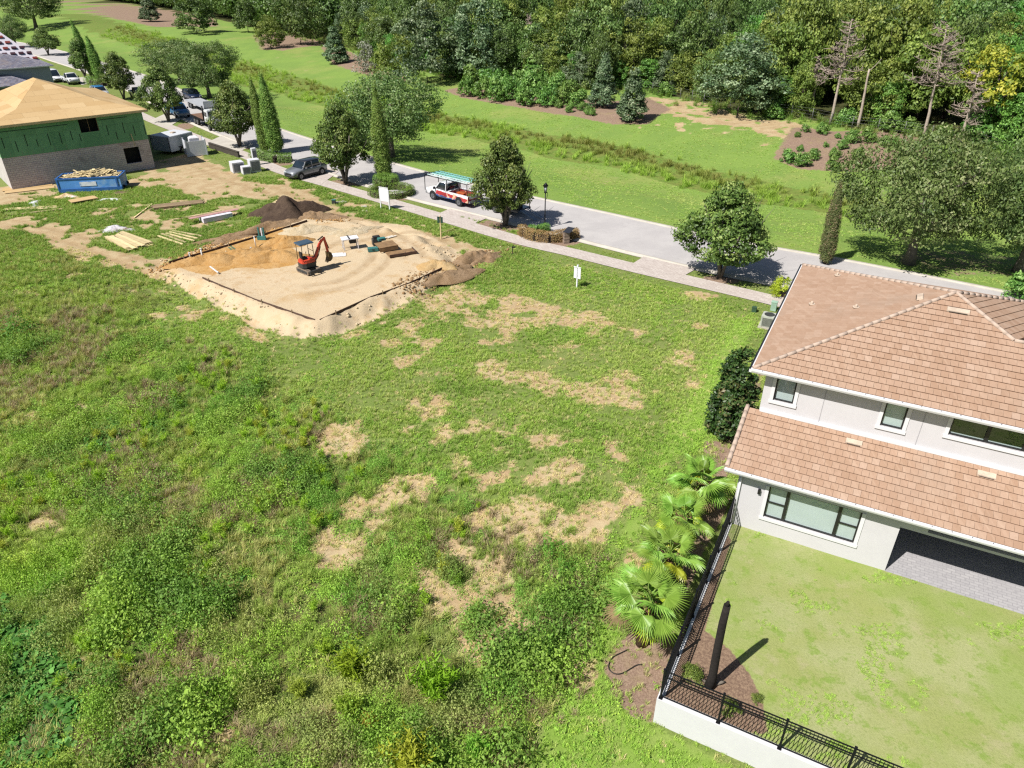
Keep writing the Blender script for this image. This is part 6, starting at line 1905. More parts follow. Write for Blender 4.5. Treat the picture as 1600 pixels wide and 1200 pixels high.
# grey roofed house behind, and the white roof with tile stacks beyond it
M_GREYT = tile_mat('roof_tile_grey', ['#76788a', '#82849a', '#8e90a2', '#9a9cab'], .55)
M_WALLG = plain('wall_bluegrey', hx('#aab4c4', .55), .85, var=.05)
h2 = thing('grey_roofed_house', 'pale house with grey tiled hip roofs behind the plywood roof', 'house', (0, 0, 0))
C2 = Vector((-74.6, 126.7, 5.5)); e1_ = Vector((BF1[0], BF1[1], 0)); e2_ = Vector((BF2[0], BF2[1], 0))
def hip(o, L, D_, ov, z, rise, parent, mt, name='roof', e1_=e1_, e2_=e2_):
    a = o - e1_ * 0; P = [o - e1_ * L, o, o + e2_ * D_, o - e1_ * L + e2_ * D_]
    for p in P: p.z = z
    s = min(L, D_) / 2; q0 = P[0] + e1_ * s + e2_ * s; q1 = P[1] - e1_ * s + e2_ * s if L > D_ else P[1] - e1_ * s + e2_ * (D_ - s)
    if L <= D_: q0 = P[0] + e1_ * s + e2_ * s
    q0.z = q1.z = z + rise
    if L > D_: F_ = [[P[0], P[1], q1, q0], [P[1], P[2], q1], [P[2], P[3], q0, q1], [P[3], P[0], q0]]
    else: F_ = [[P[0], P[1], q0], [P[1], P[2], q1, q0], [P[2], P[3], q1], [P[3], P[0], q0, q1]]
    m = MB()
    for f in F_: m.slab(f, .15)
    r = hput(m, name, mt, parent); return r, F_
r2, F2 = hip(Vector(C2), 16, 12, .5, 5.5, 1.7, h2, M_WALLG)
rest = MB()
for f in F2[:2]:
    fr, pcs = lay(f, .33, .36, .008, .05, .015)
    for (Q, v0, v1, row, full, uu) in pcs: piece_prism(rest, fr, Q, v0, v1, .05, .015, R.random(), .003, False)
stuff(hput(rest, 'roof_tiles', M_GREYT, r2))
m = MB(); c_ = C2 - e1_ * 8 + e2_ * 6; m.box((c_.x, c_.y, 2.6), (15, 11, 5.6), None, .5, 0, (1, 1), math.atan2(BF1[1], BF1[0])); hput(m, 'wall', M_WALLG, h2)
m = MB(); m.bar(C2 - e1_ * 16 - Vector((0, 0, .05)), C2 - Vector((0, 0, .05)), .12, .16); m.bar(C2 - Vector((0, 0, .05)), C2 + e2_ * 12 - Vector((0, 0, .05)), .12, .16); hput(m, 'gutter', M_TRIM, h2)
C3 = Vector(tuple(G(58, 131, 3.3)) + (3.3,)); r3, F3 = hip(Vector(C3), 15, 8, .4, 3.3, 1.6, h2, M_WALLG, 'lower_roof')
rest = MB()
for f in F3[:2]:
    fr, pcs = lay(f, .33, .36, .008, .05, .015)
    for (Q, v0, v1, row, full, uu) in pcs: piece_prism(rest, fr, Q, v0, v1, .05, .015, R.random(), .003, False)
stuff(hput(rest, 'roof_tiles', M_GREYT, r3))
h3 = thing('white_roofed_house', 'house with a white roof underlay loaded with stacks of red tiles', 'house', (0, 0, 0))
C4 = Vector(tuple(G(64, 94, 5.6)) + (5.6,)); M_UND = plain('underlay_white', hx('#e9e3ee', .6), .6, var=.05)
r4, F4 = hip(Vector(C4), 20, 12, .4, 5.6, 6.4, h3, M_UND)
m = MB(); c_ = C4 - e1_ * 10 + e2_ * 6; m.box((c_.x, c_.y, 2.6), (19, 11, 5.7), None, .5, 0, (1, 1), math.atan2(BF1[1], BF1[0])); hput(m, 'wall', M_WALLG, h3)
M_RED = plain('clay_red', hx('#a04a44', .55), .85, var=.2, scale=3); M_MAR = plain('clay_maroon', hx('#5c3a48', .5), .85, var=.2, scale=3)
stk = []
for k in range(2):
    q = MB()
    for i in range(5): q.box((i * .14 - .28, 0, .1), (.13, .36, .18), None, .5, 0)
    q.box((0, 0, .03), (.75, .42, .04), None, .5, 0)
    stk.append(q.mesh('tile_stack', (M_RED, M_MAR)[k]))
fr, u0, v0 = on_face(F4[0], 20, 75)
o, u, v, n = fr
P2d = [((Vector(p) - o).dot(u), (Vector(p) - o).dot(v)) for p in F4[0]]
cnt = 0; rowc = {}
for r_ in range(8):
    for c__ in range(20):
        uu = 19.3 - c__ * 1.2 - (r_ % 2) * .5; vv = .45 + r_ * 1.1
        if not inside(np.array([uu]), np.array([vv]), np.array(P2d))[0]: continue
        pw = o + u * uu + v * vv + n * .01; px = proj(pw)
        if not (-8 < px[0] < 70 and 40 < px[1] < 100): continue
        s_ = put('tile_stack', stk[0 if (r_ >= 4 or (c__ + r_) % 5 == 0) else 1], None, basis(pw, u, v, n))
        rowc[r_] = rowc.get(r_, 0) + 1; tag(s_, '%s tile stack, number %s from the right in %s row up the white roof' % ('red' if s_.data is stk[0] else 'maroon', ['one', 'two', 'three', 'four', 'five', 'six', 'seven', 'eight', 'nine', 'ten', 'eleven', 'twelve', 'thirteen'][rowc[r_] - 1], ['the bottom', 'the second', 'the third', 'the fourth', 'the fifth', 'the sixth', 'the seventh', 'the top'][r_]), 'tile stack', 'tile stacks on the white roof'); cnt += 1
print('stacks', cnt)
# ------------------------------------------------------------------ vehicles
M_TYRE = plain('tyre', (.015, .015, .016, 1), .9); M_RIM = plain('rim_grey', hx('#9a9ca2', .6), .35, .6)
M_CARGL = plain('car_glass', (.010, .016, .022, 1), .08, spec=.8); M_LAMP = plain('lamp_clear', hx('#e4e8ee', .7), .15, spec=.8); M_TAIL = plain('lamp_red', hx('#8c1c1c', .6), .25, spec=.7)
M_PLAS = plain('black_plastic', (.018, .018, .02, 1), .6); M_CHROME = plain('bright_metal', hx('#c8ccd2', .6), .3, .7)
def paint(name, col, rough=.28, metal=.0):
    return plain(name, col, rough, metal, var=.04, scale=1.5, bstr=.02, spec=.5, coat=.5)
M_SILVER = paint('paint_silver', hx('#a4a9b2', .5), .3, .3); M_WHITEP = paint('paint_white', hx('#e6e8ec', .72)); M_BLACKP = paint('paint_black', (.012, .013, .016, 1)); M_BLUEP = paint('paint_blue', hx('#2e7fc0', .55)); M_NAVY = paint('paint_navy', hx('#1c2a4c', .5)); M_DKGR = paint('paint_charcoal', hx('#3a3f48', .45))
def wheel(par, x, y, r=.34, w_=.22):
    t = MB(); t.tube([(0, -w_ / 2, 0), (0, -w_ / 2 + .03, 0), (0, w_ / 2 - .03, 0), (0, w_ / 2, 0)], [r * .9, r, r, r * .9], 18)
    o = t.build('wheel', M_TYRE, par, M=Matrix.Translation((x, y, r)))
    s_ = 1 if y > 0 else -1
    q = MB(); q.cyl((0, s_ * (w_ / 2 + .005), 0), r * .62, .02, 14, 'Y')
    for k in range(5):
        a_ = k * 1.2566; q.bar((0, s_ * (w_ / 2 + .02), 0), (math.cos(a_) * r * .55, s_ * (w_ / 2 + .02), math.sin(a_) * r * .55), .03, .05)
    q.build('rim', M_RIM, o); return o
def loft(sections, half=True):
    """body from cross-sections [(x, [(y,z)...])] mirrored about the long axis"""
    V = []; n = None; F = []
    for x, pr in sections:
        ring = [(x, -y, z) for y, z in pr] + [(x, y, z) for y, z in reversed(pr)]
        n = len(ring); V += ring
    for i in range(len(sections) - 1):
        for j in range(n):
            k = (j + 1) % n; F.append((i * n + j, i * n + k, (i + 1) * n + k, (i + 1) * n + j))
    F.append(tuple(range(n - 1, -1, -1))); F.append(tuple(range((len(sections) - 1) * n, len(sections) * n)))
    m = MB(); m.add(V, F, .5, 0, True); return m
def suv(label, p, rz, pb, pr_, L=4.6, wd=1.86, H=1.68, name='parked_car', cat='car', detail=True, estate=True):
    t = thing(name, label, cat, p, rz)
    h = wd / 2; fx = L / 2; bx_ = -L / 2
    def low(x, k, zt, zb=.28): return (x, [(h * k * .90, zb), (h * k, zb + .18), (h * k, zt - .16), (h * k * .95, zt)])
    loft([low(bx_, .86, .92, .45), low(bx_ + .12, .95, 1.02, .34), low(bx_ + .9, 1, 1.06), low(.2, 1, 1.04), low(fx - 1.25, 1, 1.03), low(fx - .45, .97, .93), low(fx - .10, .88, .80, .32), low(fx, .78, .66, .40)]).build('body', pb, t, smooth=False)
    ct = H
    xs = [(bx_ + .12, 1.0, 1.06), (bx_ + .42, .90, ct - .08), (bx_ + 1.1, .88, ct), (.0, .88, ct), (.55, .86, ct - .05), (fx - 1.28, .90, 1.03)]
    loft([(x, [(h * .93, .98), (h * k * .94, z - .05), (h * k * .80, z)]) if z > 1.1 else (x, [(h * .93, .98), (h * .92, z + .0), (h * .8, z + .02)]) for x, k, z in xs]).build('cabin', M_CARGL, t)
    m = loft([(bx_ + .36, [(h * .80, ct - .07), (h * .72, ct - .03)]), (bx_ + 1.1, [(h * .82, ct - .02), (h * .74, ct + .02)]), (.0, [(h * .82, ct - .02), (h * .74, ct + .02)]), (.52, [(h * .80, ct - .07), (h * .72, ct - .03)])]); m.build('roof', pr_, t)
    for s_ in (-1, 1):
        q = MB()
        for (x0, z0, x1, z1) in ((fx - 1.3, 1.03, .5, ct - .06), (-.25, 1.03, -.3, ct - .02), (bx_ + .95, 1.05, bx_ + 1.05, ct - .02), (bx_ + .16, 1.04, bx_ + .42, ct - .08)):
            q.bar((x0, s_ * h * .935, z0), (x1, s_ * h * .82, z1), .05, .09)
        q.build('pillar', pb, t)
        q = MB(); q.bar((fx - 1.3, s_ * h * 1.0, .62), (bx_ + .9, s_ * h * 1.0, .66), .015, .02); q.bar((-.25, s_ * h * 1.003, .4), (-.25, s_ * h * .99, 1.0), .012, .014); q.build('door_seam', M_PLAS, t)
        q = MB(); q.bar((fx - 1.05, s_ * h * .985, .33), (bx_ + .9, s_ * h * .985, .33), .06, .14); q.build('rocker', M_PLAS, t)
        q = MB(); q.box((.62, s_ * (h + .09), 1.1), (.16, .18, .13)); q.build('mirror', pb, t)
        q = MB(); q.box((fx - .20, s_ * h * .66, .78), (.26, .36, .12)); q.build('headlight', M_LAMP, t)
        q = MB(); q.box((bx_ + .06, s_ * h * .72, .96), (.12, .34, .14)); q.build('taillight', M_TAIL, t)
        for x in (fx - .92, bx_ + .88):
            q = MB(); q.cyl((x, s_ * (h - .02), .38), .42, .06, 18, 'Y'); q.build('wheel_arch', M_PLAS, t)
            wheel(t, x, s_ * (h - .09), .36, .24)
    q = MB(); q.box((fx - .02, 0, .62), (.06, .95, .18)); q.box((fx - .03, 0, .38), (.08, 1.3, .14)); q.build('grille', M_PLAS, t)
    q = MB(); q.box((bx_ + .0, 0, .45), (.1, 1.4, .2)); q.build('bumper', M_PLAS, t)
    return t
def heading(px0, px1, z=0.0):
    a_ = Vector(tuple(G(*px0, z))); b = Vector(tuple(G(*px1, z))); d = b - a_; return math.atan2(d.y, d.x)
# silver estate: front wheel (471,281) and rear wheel (502,273) on the near side
fw = Vector(tuple(G(471, 281))); rw_ = Vector(tuple(G(502, 273))); d = (fw - rw_).normalized(); n_ = Vector((-d.y, d.x)); 
if n_.y < 0: n_ = -n_
c = (fw + rw_) / 2 + n_ * .82
suv('silver suv with a black roof parked across the pavement', (c.x, c.y, .03), math.atan2(d.y, d.x), M_SILVER, M_BLACKP)
# pickup with ladders: front wheel (679,312), rear wheel (720.6,323)
fw = Vector(tuple(G(679, 312))); rw_ = Vector(tuple(G(720.6, 323))); d = (fw - rw_).normalized(); n_ = Vector((-d.y, d.x))
if n_.y < 0: n_ = -n_
c = (fw + rw_) / 2 + n_ * .85
def wrap_mat():
    t = NT('vehicle_wrap'); v = t.co('Object'); s = t.n('ShaderNodeSeparateXYZ'); t.l(v, s.inputs[0])
    n = t.noise(v, 2.2, 3, .6); x, y, z = s.outputs
    zz = t.math('ADD', z, t.math('MULTIPLY', t.math('SUBTRACT', n, .5), .25))
    zz = t.math('ADD', zz, t.math('MULTIPLY', x, -.05))
    c = t.mix(t.ss(zz, .60, .64), hx('#4a78c4', .6), hx('#c23a40', .62))
    c = t.mix(t.ss(zz, .98, 1.02), c, hx('#e9eaee', .72))
    c = t.mix(t.ss(t.math('ADD', x, t.math('MULTIPLY', z, .5)), 1.75, 1.95), c, hx('#e9eaee', .72))
    c = t.mix(t.math('MULTIPLY', t.ss(t.noise(v, 3.4, 2, .5), .58, .62), t.ss(zz, .5, .62)), c, hx('#e6c7a8', .65))
    t.bsdf(c, .3, 0, None, spec=.5, coat=.4); return t.m
M_WRAP = wrap_mat()
def pickup(label, p, rz, pb, L=5.7, wd=1.98, H=1.85, rack=False, name='pickup_truck'):
    t = thing(name, label, 'pickup truck', p, rz); h = wd / 2; fx = L / 2; b0 = -L / 2; cb = .05
    def low(x, k, zt, zb=.42): return (x, [(h * k * .92, zb), (h * k, zb + .2), (h * k, zt - .14), (h * k * .94, zt)])
    loft([low(cb - .0, 1, 1.12), low(fx - 1.35, 1, 1.16), low(fx - .5, .98, 1.14), low(fx - .08, .92, 1.02), low(fx, .86, .9, .5)]).build('body', pb, t)
    q = MB(); wt = .07
    for s_ in (-1, 1): q.box(((b0 + cb) / 2, s_ * (h - wt), .82), (cb - b0 - .02, wt * 2, .62))
    q.box((b0 + .05, 0, .82), (.08, wd - .3, .60)); q.box(((b0 + cb) / 2, 0, .58), (cb - b0 - .2, wd - .3, .08)); q.build('cargo_bed', pb, t)
    loft([(cb + .02, [(h * .93, 1.08), (h * .80, H - .04), (h * .72, H)]), (cb + .5, [(h * .94, 1.1), (h * .82, H - .03), (h * .74, H + .03)]), (cb + 1.0, [(h * .94, 1.1), (h * .80, H - .06), (h * .72, H)]), (fx - 1.2, [(h * .92, 1.1), (h * .88, 1.13), (h * .8, 1.15)])]).build('cab_glass', M_CARGL, t)
    m = loft([(cb + .0, [(h * .80, H - .06), (h * .72, H + .01)]), (cb + .55, [(h * .83, H - .04), (h * .75, H + .05)]), (cb + 1.02, [(h * .80, H - .07), (h * .72, H + .01)])]); m.build('roof', M_WHITEP if rack else pb, t)
    for s_ in (-1, 1):
        q = MB(); q.bar((cb + .03, s_ * h * .94, 1.08), (cb + .03, s_ * h * .80, H), .06, .22); q.bar((fx - 1.25, s_ * h * .92, 1.12), (cb + 1.0, s_ * h * .79, H - .03), .06, .09); q.build('pillar', M_WHITEP if rack else pb, t)
        q = MB(); q.box((fx - .08, s_ * h * .76, .95), (.16, .3, .16)); q.build('headlight', M_LAMP, t)
        q = MB(); q.box((b0 + .02, s_ * h * .9, .9), (.06, .14, .34)); q.build('taillight', M_TAIL, t)
        q = MB(); q.box((fx - 1.35, s_ * (h + .12), 1.25), (.12, .2, .22)); q.build('mirror', M_PLAS, t)
        for x in (fx - 1.0, b0 + 1.22):
            q = MB(); q.cyl((x, s_ * (h - .02), .46), .46, .06, 18, 'Y'); q.build('wheel_arch', M_PLAS, t); wheel(t, x, s_ * (h - .1), .39, .26)
    q = MB(); q.box((fx + .03, 0, .58), (.14, wd * .9, .2)); q.build('bumper', M_CHROME, t)
    q = MB(); q.box((b0 - .06, 0, .58), (.14, wd * .92, .18)); q.build('bumper', M_CHROME, t)
    if rack:
        q = MB(); z = 2.22
        for s_ in (-1, 1):
            q.bar((b0 + .1, s_ * .92, z), (fx + .1, s_ * .92, z), .05, .05)
            for x in (b0 + .15, cb - .1): q.bar((x, s_ * .92, 1.1), (x, s_ * .92, z), .05, .05)
            q.bar((fx + .1, s_ * .92, z), (fx + .12, s_ * .92, .75), .05, .05)
        for x in (b0 + .15, b0 + 1.4, cb - .1, cb + 1.2, fx - .5, fx + .1): q.bar((x, -.92, z), (x, .92, z), .05, .05)
        q.build('ladder_rack', M_BLACKAL, t)
        for k, (y, cl) in enumerate(((-.62, 0), (-.05, 0), (.55, 1))):
            q = MB()
            for s_ in (-1, 1): q.bar((-2.6, s_ * .2, 0), (2.7, s_ * .2, 0), .035, .08)
            x = -2.45
            while x < 2.65: q.bar((x, -.18, 0), (x, .18, 0), .03, .03); x += .36
            o = q.build('ladder', plain('ladder_cyan', hx('#8fd0cc', .66), .5) if k < 2 else plain('ladder_pale', hx('#cfe6e6', .7), .5))
            o.location = Vector(p) + Matrix.Rotation(rz, 3, 'Z') @ Vector((0, y, z + .075)); o.rotation_euler = (0, 0, rz)
            tag(o, ('aqua ladder on the kerb side of the pickup rack', 'aqua ladder in the middle of the pickup rack', 'pale ladder on the road side of the pickup rack')[k], 'ladder', 'ladders on the pickup rack')
        for k, (x, y, dx, cc) in enumerate(((-1.3, .1, .9, '#d06a38'), (-2.1, -.2, .6, '#b8553c'))):
            q = MB(); q.box((0, 0, .24), (dx, .7, .42)); q.box((0, 0, .47), (dx + .04, .74, .05)); q.box((0, -.37, .3), (.12, .04, .06))
            o = q.build('tool_box', plain('orange_%d' % k, hx(cc, .6), .5), bevel=.015)
            o.location = Vector(p) + Matrix.Rotation(rz, 3, 'Z') @ Vector((x, y, .62)); o.rotation_euler = (0, 0, rz)
            tag(o, ('orange tool box in the pickup bed behind the cab', 'brick red tool box near the pickup tailgate')[k], 'tool box')
    return t
pk = pickup('pickup with red, white and blue paint and ladders on its rack', (c.x, c.y, .02), math.atan2(d.y, d.x), M_WRAP, rack=True)
# dark tilt trailer behind it with two ramps, half hidden by the magnolia
r0_ = at(788, 336); ang = math.atan2(d.y, d.x)
tl = thing('utility_trailer', 'dark flat trailer with lowered ramps behind the pickup', 'trailer', (0, 0, 0), ang)
p = Vector(tuple(G(775, 336))); tl.location = (p.x + .9, p.y + 1.15, .02)
q = MB(); q.box((0, 0, .62), (4.4, 1.8, .1)); q.box((0, -.9, .55), (4.4, .08, .16)); q.box((0, .9, .55), (4.4, .08, .16)); q.bar((2.2, .6, .52), (3.5, 0, .5), .08, .1); q.bar((2.2, -.6, .52), (3.5, 0, .5), .08, .1); q.build('deck', M_DKGR, tl)
q = MB()
for s_ in (-1, 1):
    for x in (-2.1, -.7, .7, 2.1): q.bar((x, s_ * .88, .66), (x, s_ * .88, 1.05), .05, .05)
    q.bar((-2.1, s_ * .88, 1.05), (2.1, s_ * .88, 1.05), .05, .05)
q.build('side_rail', M_BLACKAL, tl)
for s_ in (-1, 1):
    for x in (-.42, .42): wheel(tl, x, s_ * 1.0, .33, .2)
    q = MB(); q.box((0, s_ * 1.0, .74), (1.8, .26, .05)); q.build('fender', M_DKGR, tl)
    q = MB(); q.bar((-2.2, s_ * .55, .62), (-4.0, s_ * .55, .06), .06, .06); q.bar((-2.2, s_ * .32, .62), (-4.0, s_ * .32, .06), .06, .06)
    for k in range(7): q.bar((-2.35 - k * .24, s_ * .55, .57 - k * .075), (-2.35 - k * .24, s_ * .32, .57 - k * .075), .04, .03)
    q.build('ramp', plain('ramp_bluegrey', hx('#9fb4cc', .6), .5), tl)
q = MB(); q.box((-1.2, .1, .98), (.9, 1.1, .62)); q.box((-1.2, .1, 1.31), (.94, 1.14, .05)); o = q.build('cargo_crate', M_PLAS); o.location = tl.location; o.rotation_euler = (0, 0, ang); tag(o, 'black crate loaded on the dark flat trailer', 'crate')

# flatbed truck by the third magnolia
def flatbed():
    p0 = Vector(tuple(G(303, 193))); p1 = Vector(tuple(G(333, 207))); d = (p1 - p0).normalized(); n_ = Vector((-d.y, d.x)); n_ = n_ if n_.y > 0 else -n_
    c = (p0 + p1) / 2 + n_ * 1.1; t = thing('flatbed_truck', 'white cab flatbed truck with a brown deck half behind a magnolia', 'truck', (c.x, c.y, .02), math.atan2(d.y, d.x))
    q = MB(); q.box((-1.7, 0, 1.15), (5.4, 2.4, .16)); q.build('deck', plain('deck_brown', hx('#8c6c58', .55), .85, var=.2), t)
    q = MB(); q.box((0, 0, .85), (8.2, .9, .28)); q.build('chassis', M_PLAS, t)
    for s_ in (-1, 1):
        q = MB(); q.box((-1.7, s_ * 1.22, 1.12), (5.4, .06, .26)); q.build('deck_rail', M_BLACKAL, t)
        for x in (-3.0, -1.85, 3.0): wheel(t, x, s_ * 1.05, .5, .3)
        q = MB(); q.cyl((1.02, s_ * 1.02, 1.9), .1, 2.2, 10); q.build('exhaust_stack', M_CHROME if s_ > 0 else M_BLACKAL, t)
    q = MB(); q.box((1.0, 0, 1.7), (.1, 2.3, 1.1)); q.build('headboard', M_BLACKAL, t)
    q = MB(); q.box((2.0, 0, 1.75), (1.5, 2.2, 1.7), None, .5, 0, (.92, .9)); q.box((3.5, 0, 1.35), (1.7, 1.7, .9), None, .5, 0, (.95, .85)); q.build('cab', M_WHITEP, t, bevel=.06)
    q = MB(); q.box((2.76, 0, 2.1), (.06, 1.8, .6)); q.box((2.0, -1.08, 2.05), (.8, .06, .55)); q.box((2.0, 1.08, 2.05), (.8, .06, .55)); q.build('window', M_CARGL, t)
    q = MB(); q.box((4.36, 0, 1.2), (.06, 1.0, .8)); q.build('grille', M_CHROME, t)
    q = MB(); q.box((4.42, 0, .7), (.2, 2.2, .28)); q.build('bumper', M_CHROME, t)
flatbed()
def long_trailer():
    p0 = Vector(tuple(G(299, 172))); p1 = Vector(tuple(G(343, 178))); d = (Vector(tuple(G(352, 186))) - Vector(tuple(G(300, 163)))).normalized()
    c = Vector(tuple(G(318, 172))); t = thing('flat_trailer', 'empty pale grey flat trailer parked beyond the flatbed truck', 'trailer', (c.x, c.y, .02), math.atan2(d.y, d.x))
    q = MB(); q.box((0, 0, 1.0), (9.5, 2.4, .2)); q.build('deck', plain('deck_grey', hx('#b7bac0', .6), .7, var=.1), t)
    q = MB(); q.box((4.7, 0, 1.5), (.12, 2.4, .9)); q.build('headboard', M_WHITEP, t)
    for s_ in (-1, 1):
        for x in (-3.4, -2.3): wheel(t, x, s_ * 1.0, .48, .3)
        q = MB(); q.box((2.8, s_ * .8, .5), (.14, .14, 1.0)); q.build('landing_leg', M_BLACKAL, t)
long_trailer()
def cp(px, px2):
    a_ = Vector(tuple(G(*px))); return (a_.x, a_.y, .02), heading(px, px2)
p, a_ = cp((302, 156), (325, 164)); suv('dark blue car on the road under the spreading oak', p, a_, M_NAVY, M_BLACKP)
p, a_ = cp((279, 181), (300, 190)); pickup('bright blue pickup seen through the magnolia behind the flatbed truck', p, a_, M_BLUEP)
p, a_ = cp((219, 154), (236, 162)); pickup('dark pickup seen from behind beside the plywood roof', p, a_, M_DKGR)
p, a_ = cp((158, 151), (172, 156)); suv('white and blue car beyond the plywood roof', p, a_, M_WHITEP, M_BLUEP)
p, a_ = cp((112, 130), (128, 136)); pickup('white pickup with a loaded bed beyond the grey roofed house', p, a_, M_WHITEP)
p, a_ = cp((86, 127), (100, 132)); suv('white van by the wall of the grey roofed house', p, a_, M_WHITEP, M_WHITEP, L=5.2, H=2.1, name='parked_van', cat='van')
# enclosed trailer
def box_trailer():
    a0 = Vector(tuple(G(240, 239))); b = Vector(tuple(G(269, 243))); ang = math.atan2((b - a0).y, (b - a0).x) + rad(90)
    c = (a0 + b) / 2; dd = Vector((math.cos(ang), math.sin(ang))); L = 3.7; c = c + dd * (L / 2); W_ = (b - a0).length
    t = thing('box_trailer', 'enclosed white box trailer parked beside the green sheathed house', 'trailer', (c.x, c.y, .02), ang)
    q = MB(); q.box((0, 0, 1.22), (L, W_, 1.75)); q.build('body', plain('trailer_white', hx('#d7dbe0', .65), .5, var=.06), t, bevel=.05)
    q = MB(); q.box((-L / 2 - .015, 0, 1.22), (.03, W_ - .16, 1.6)); q.build('rear_door', plain('trailer_bluegrey', hx('#b9c4cf', .6), .5), t)
    q = MB()
    for y in (-W_ / 2 + .06, W_ / 2 - .06): q.box((-L / 2 - .03, y, 1.2), (.05, .06, 1.7))
    for z in (.7, 1.7): q.box((-L / 2 - .04, W_ / 2 - .2, z), (.04, .3, .05))
    q.build('door_hinge', M_BLACKAL, t)
    q = MB(); q.box((.5, -W_ / 2 - .012, 1.25), (.75, .025, 1.5)); q.build('side_door', plain('trailer_bluegrey', hx('#b9c4cf', .6), .5), t)
    q = MB(); q.box((.2, -.1, 2.16), (.5, .45, .12)); q.build('roof_vent', MV, t)
    for s_ in (-1, 1):
        wheel(t, -.2, s_ * (W_ / 2 + .02), .34, .2); q = MB(); q.box((-.2, s_ * (W_ / 2 + .06), .76), (.9, .2, .06)); q.build('fender', M_BLACKAL, t)
    q = MB(); q.bar((L / 2, .5, .45), (L / 2 + 1.2, 0, .45), .08, .1); q.bar((L / 2, -.5, .45), (L / 2 + 1.2, 0, .45), .08, .1); q.build('drawbar', M_BLACKAL, t)
box_trailer()

# ------------------------------------------------------------------ building site: excavator, dumpster, lumber, boards, pipes
M_XR = plain('excavator_red', hx('#d84c34', .62), .4, var=.08, spec=.5); M_XG = plain('excavator_dark', hx('#4c4f50', .5), .5); M_XC = plain('canopy_blue', hx('#4c6478', .5), .5); M_RUB = plain('rubber_dusty', hx('#a08e7c', .55), .9, var=.3, scale=5); M_BUCK = plain('bucket_worn', hx('#6c5a38', .5), .6, var=.3)
gz = PAD_H
a0 = Vector(tuple(G(464, 423, gz))); b0_ = Vector(tuple(G(486, 432, gz))); trd = (b0_ - a0).normalized(); tn = Vector((-trd.y, trd.x)); tn = tn if tn.y > 0 else -tn
tc = (a0 + b0_) / 2 + tn * .42
ex = thing('mini_excavator', 'red mini excavator with a blue canopy working on the sand pad', 'excavator', (tc.x, tc.y, h1(tc.x, tc.y)), 0, None, .96)
ta = math.atan2(trd.y, trd.x); TM = Matrix.Rotation(ta, 4, 'Z')
for s_ in (-1, 1):
    q = MB(); pr = []
    for k in range(9): a_ = rad(90 + k * 22.5); pr.append((-.58 + math.cos(a_) * .2, .2 + math.sin(a_) * .2))
    for k in range(9): a_ = rad(-90 + k * 22.5); pr.append((.58 + math.cos(a_) * .2, .2 + math.sin(a_) * .2))
    q.prism(pr, s_ * .42 - .13, s_ * .42 + .13, TM)
    for k in range(12):
        q.box((-.58 + k * .105, s_ * .42, .405), (.05, .25, .03), TM); q.box((-.58 + k * .105, s_ * .42, .0), (.05, .25, .03), TM)
    tr_ = q.build('track', M_RUB, ex)
    q = MB(); q.box((0, s_ * .555, .2), (.9, .03, .2), TM)
    for x in (-.5, 0, .5): q.cyl((x, s_ * .56, .2), .1, .05, 10, 'Y', TM)
    q.build('track_frame', M_XG, tr_)
q = MB(); q.box((0, 0, .3), (.9, .6, .2), TM); q.box((.92, 0, .26), (.1, 1.0, .26), TM); q.bar((.3, .3, .25), (.9, .3, .25), .06, .08, TM); q.bar((.3, -.3, .25), (.9, -.3, .25), .06, .08, TM); q.cyl((0, 0, .45), .28, .14, 16, 'Z', TM); q.build('undercarriage', M_XG, ex)
ua = math.atan2(*(Vector(tuple(G(507, 418, gz))) - tc).yx) ; UM = Matrix.Rotation(ua, 4, 'Z')
pr = [(-.62, -.1), (-.58, -.36), (-.35, -.5), (.35, -.5), (.5, -.4), (.5, .4), (.35, .5), (-.35, .5), (-.58, .36), (-.62, .1)]
q = MB(); q.add([(x, y, .50) for x, y in pr] + [(x * 1.02, y * 1.02, .82) for x, y in pr], [tuple(range(9, -1, -1)), tuple(range(10, 20))] + [((j), (j + 1) % 10, 10 + (j + 1) % 10, 10 + j) for j in range(10)], .5, 0, False, UM); q.build('counterweight', M_XG, ex)
q = MB(); q.add([(x, y, .82) for x, y in pr] + [(x * .94, y * .94, 1.06) for x, y in pr], [tuple(range(9, -1, -1)), tuple(range(10, 20))] + [((j), (j + 1) % 10, 10 + (j + 1) % 10, 10 + j) for j in range(10)], .5, 0, False, UM); q.box((.25, -.32, 1.12), (.5, .3, .16), UM); q.build('body', M_XR, ex, bevel=.03)
q = MB(); q.box((-.22, .02, 1.16), (.4, .42, .14), UM); q.box((-.42, .02, 1.42), (.1, .4, .5), UM); q.build('seat', M_PLAS, ex, bevel=.03)
q = MB()
for y in (-.3, .3): q.tube([(.12, y, 1.06), (.14, y, 1.42)], .02, 6, UM); q.cyl((.14, y, 1.44), .03, .06, 8, 'Z', UM)
q.build('lever', M_PLAS, ex)
q = MB()
for x, y in ((-.52, .42), (-.52, -.42), (.42, .40), (.42, -.40)): q.tube([(x, y, 1.04), (x * .95, y, 2.28)], .024, 6, UM)
q.tube([(.40, -.4, 1.65), (.41, .4, 1.65)], .02, 6, UM); q.build('canopy_post', M_BLACKAL, ex)
q = MB(); q.box((-.06, 0, 2.32), (1.2, 1.0, .09), UM, .5, 0, (.9, .88)); q.build('canopy', M_XC, ex, bevel=.03)
q = MB(); q.box((.58, 0, .78), (.22, .24, .4), UM); q.build('swing_bracket', M_XG, ex)
el = [(.62, 0, .85), (.95, 0, 1.45), (1.22, 0, 1.95), (1.45, 0, 2.18), (1.72, 0, 2.20)]
q = MB()
for i in range(4): q.bar(el[i], el[i + 1], .15, .22 - .02 * i, UM)
q.build('boom', M_XR, ex, bevel=.02)
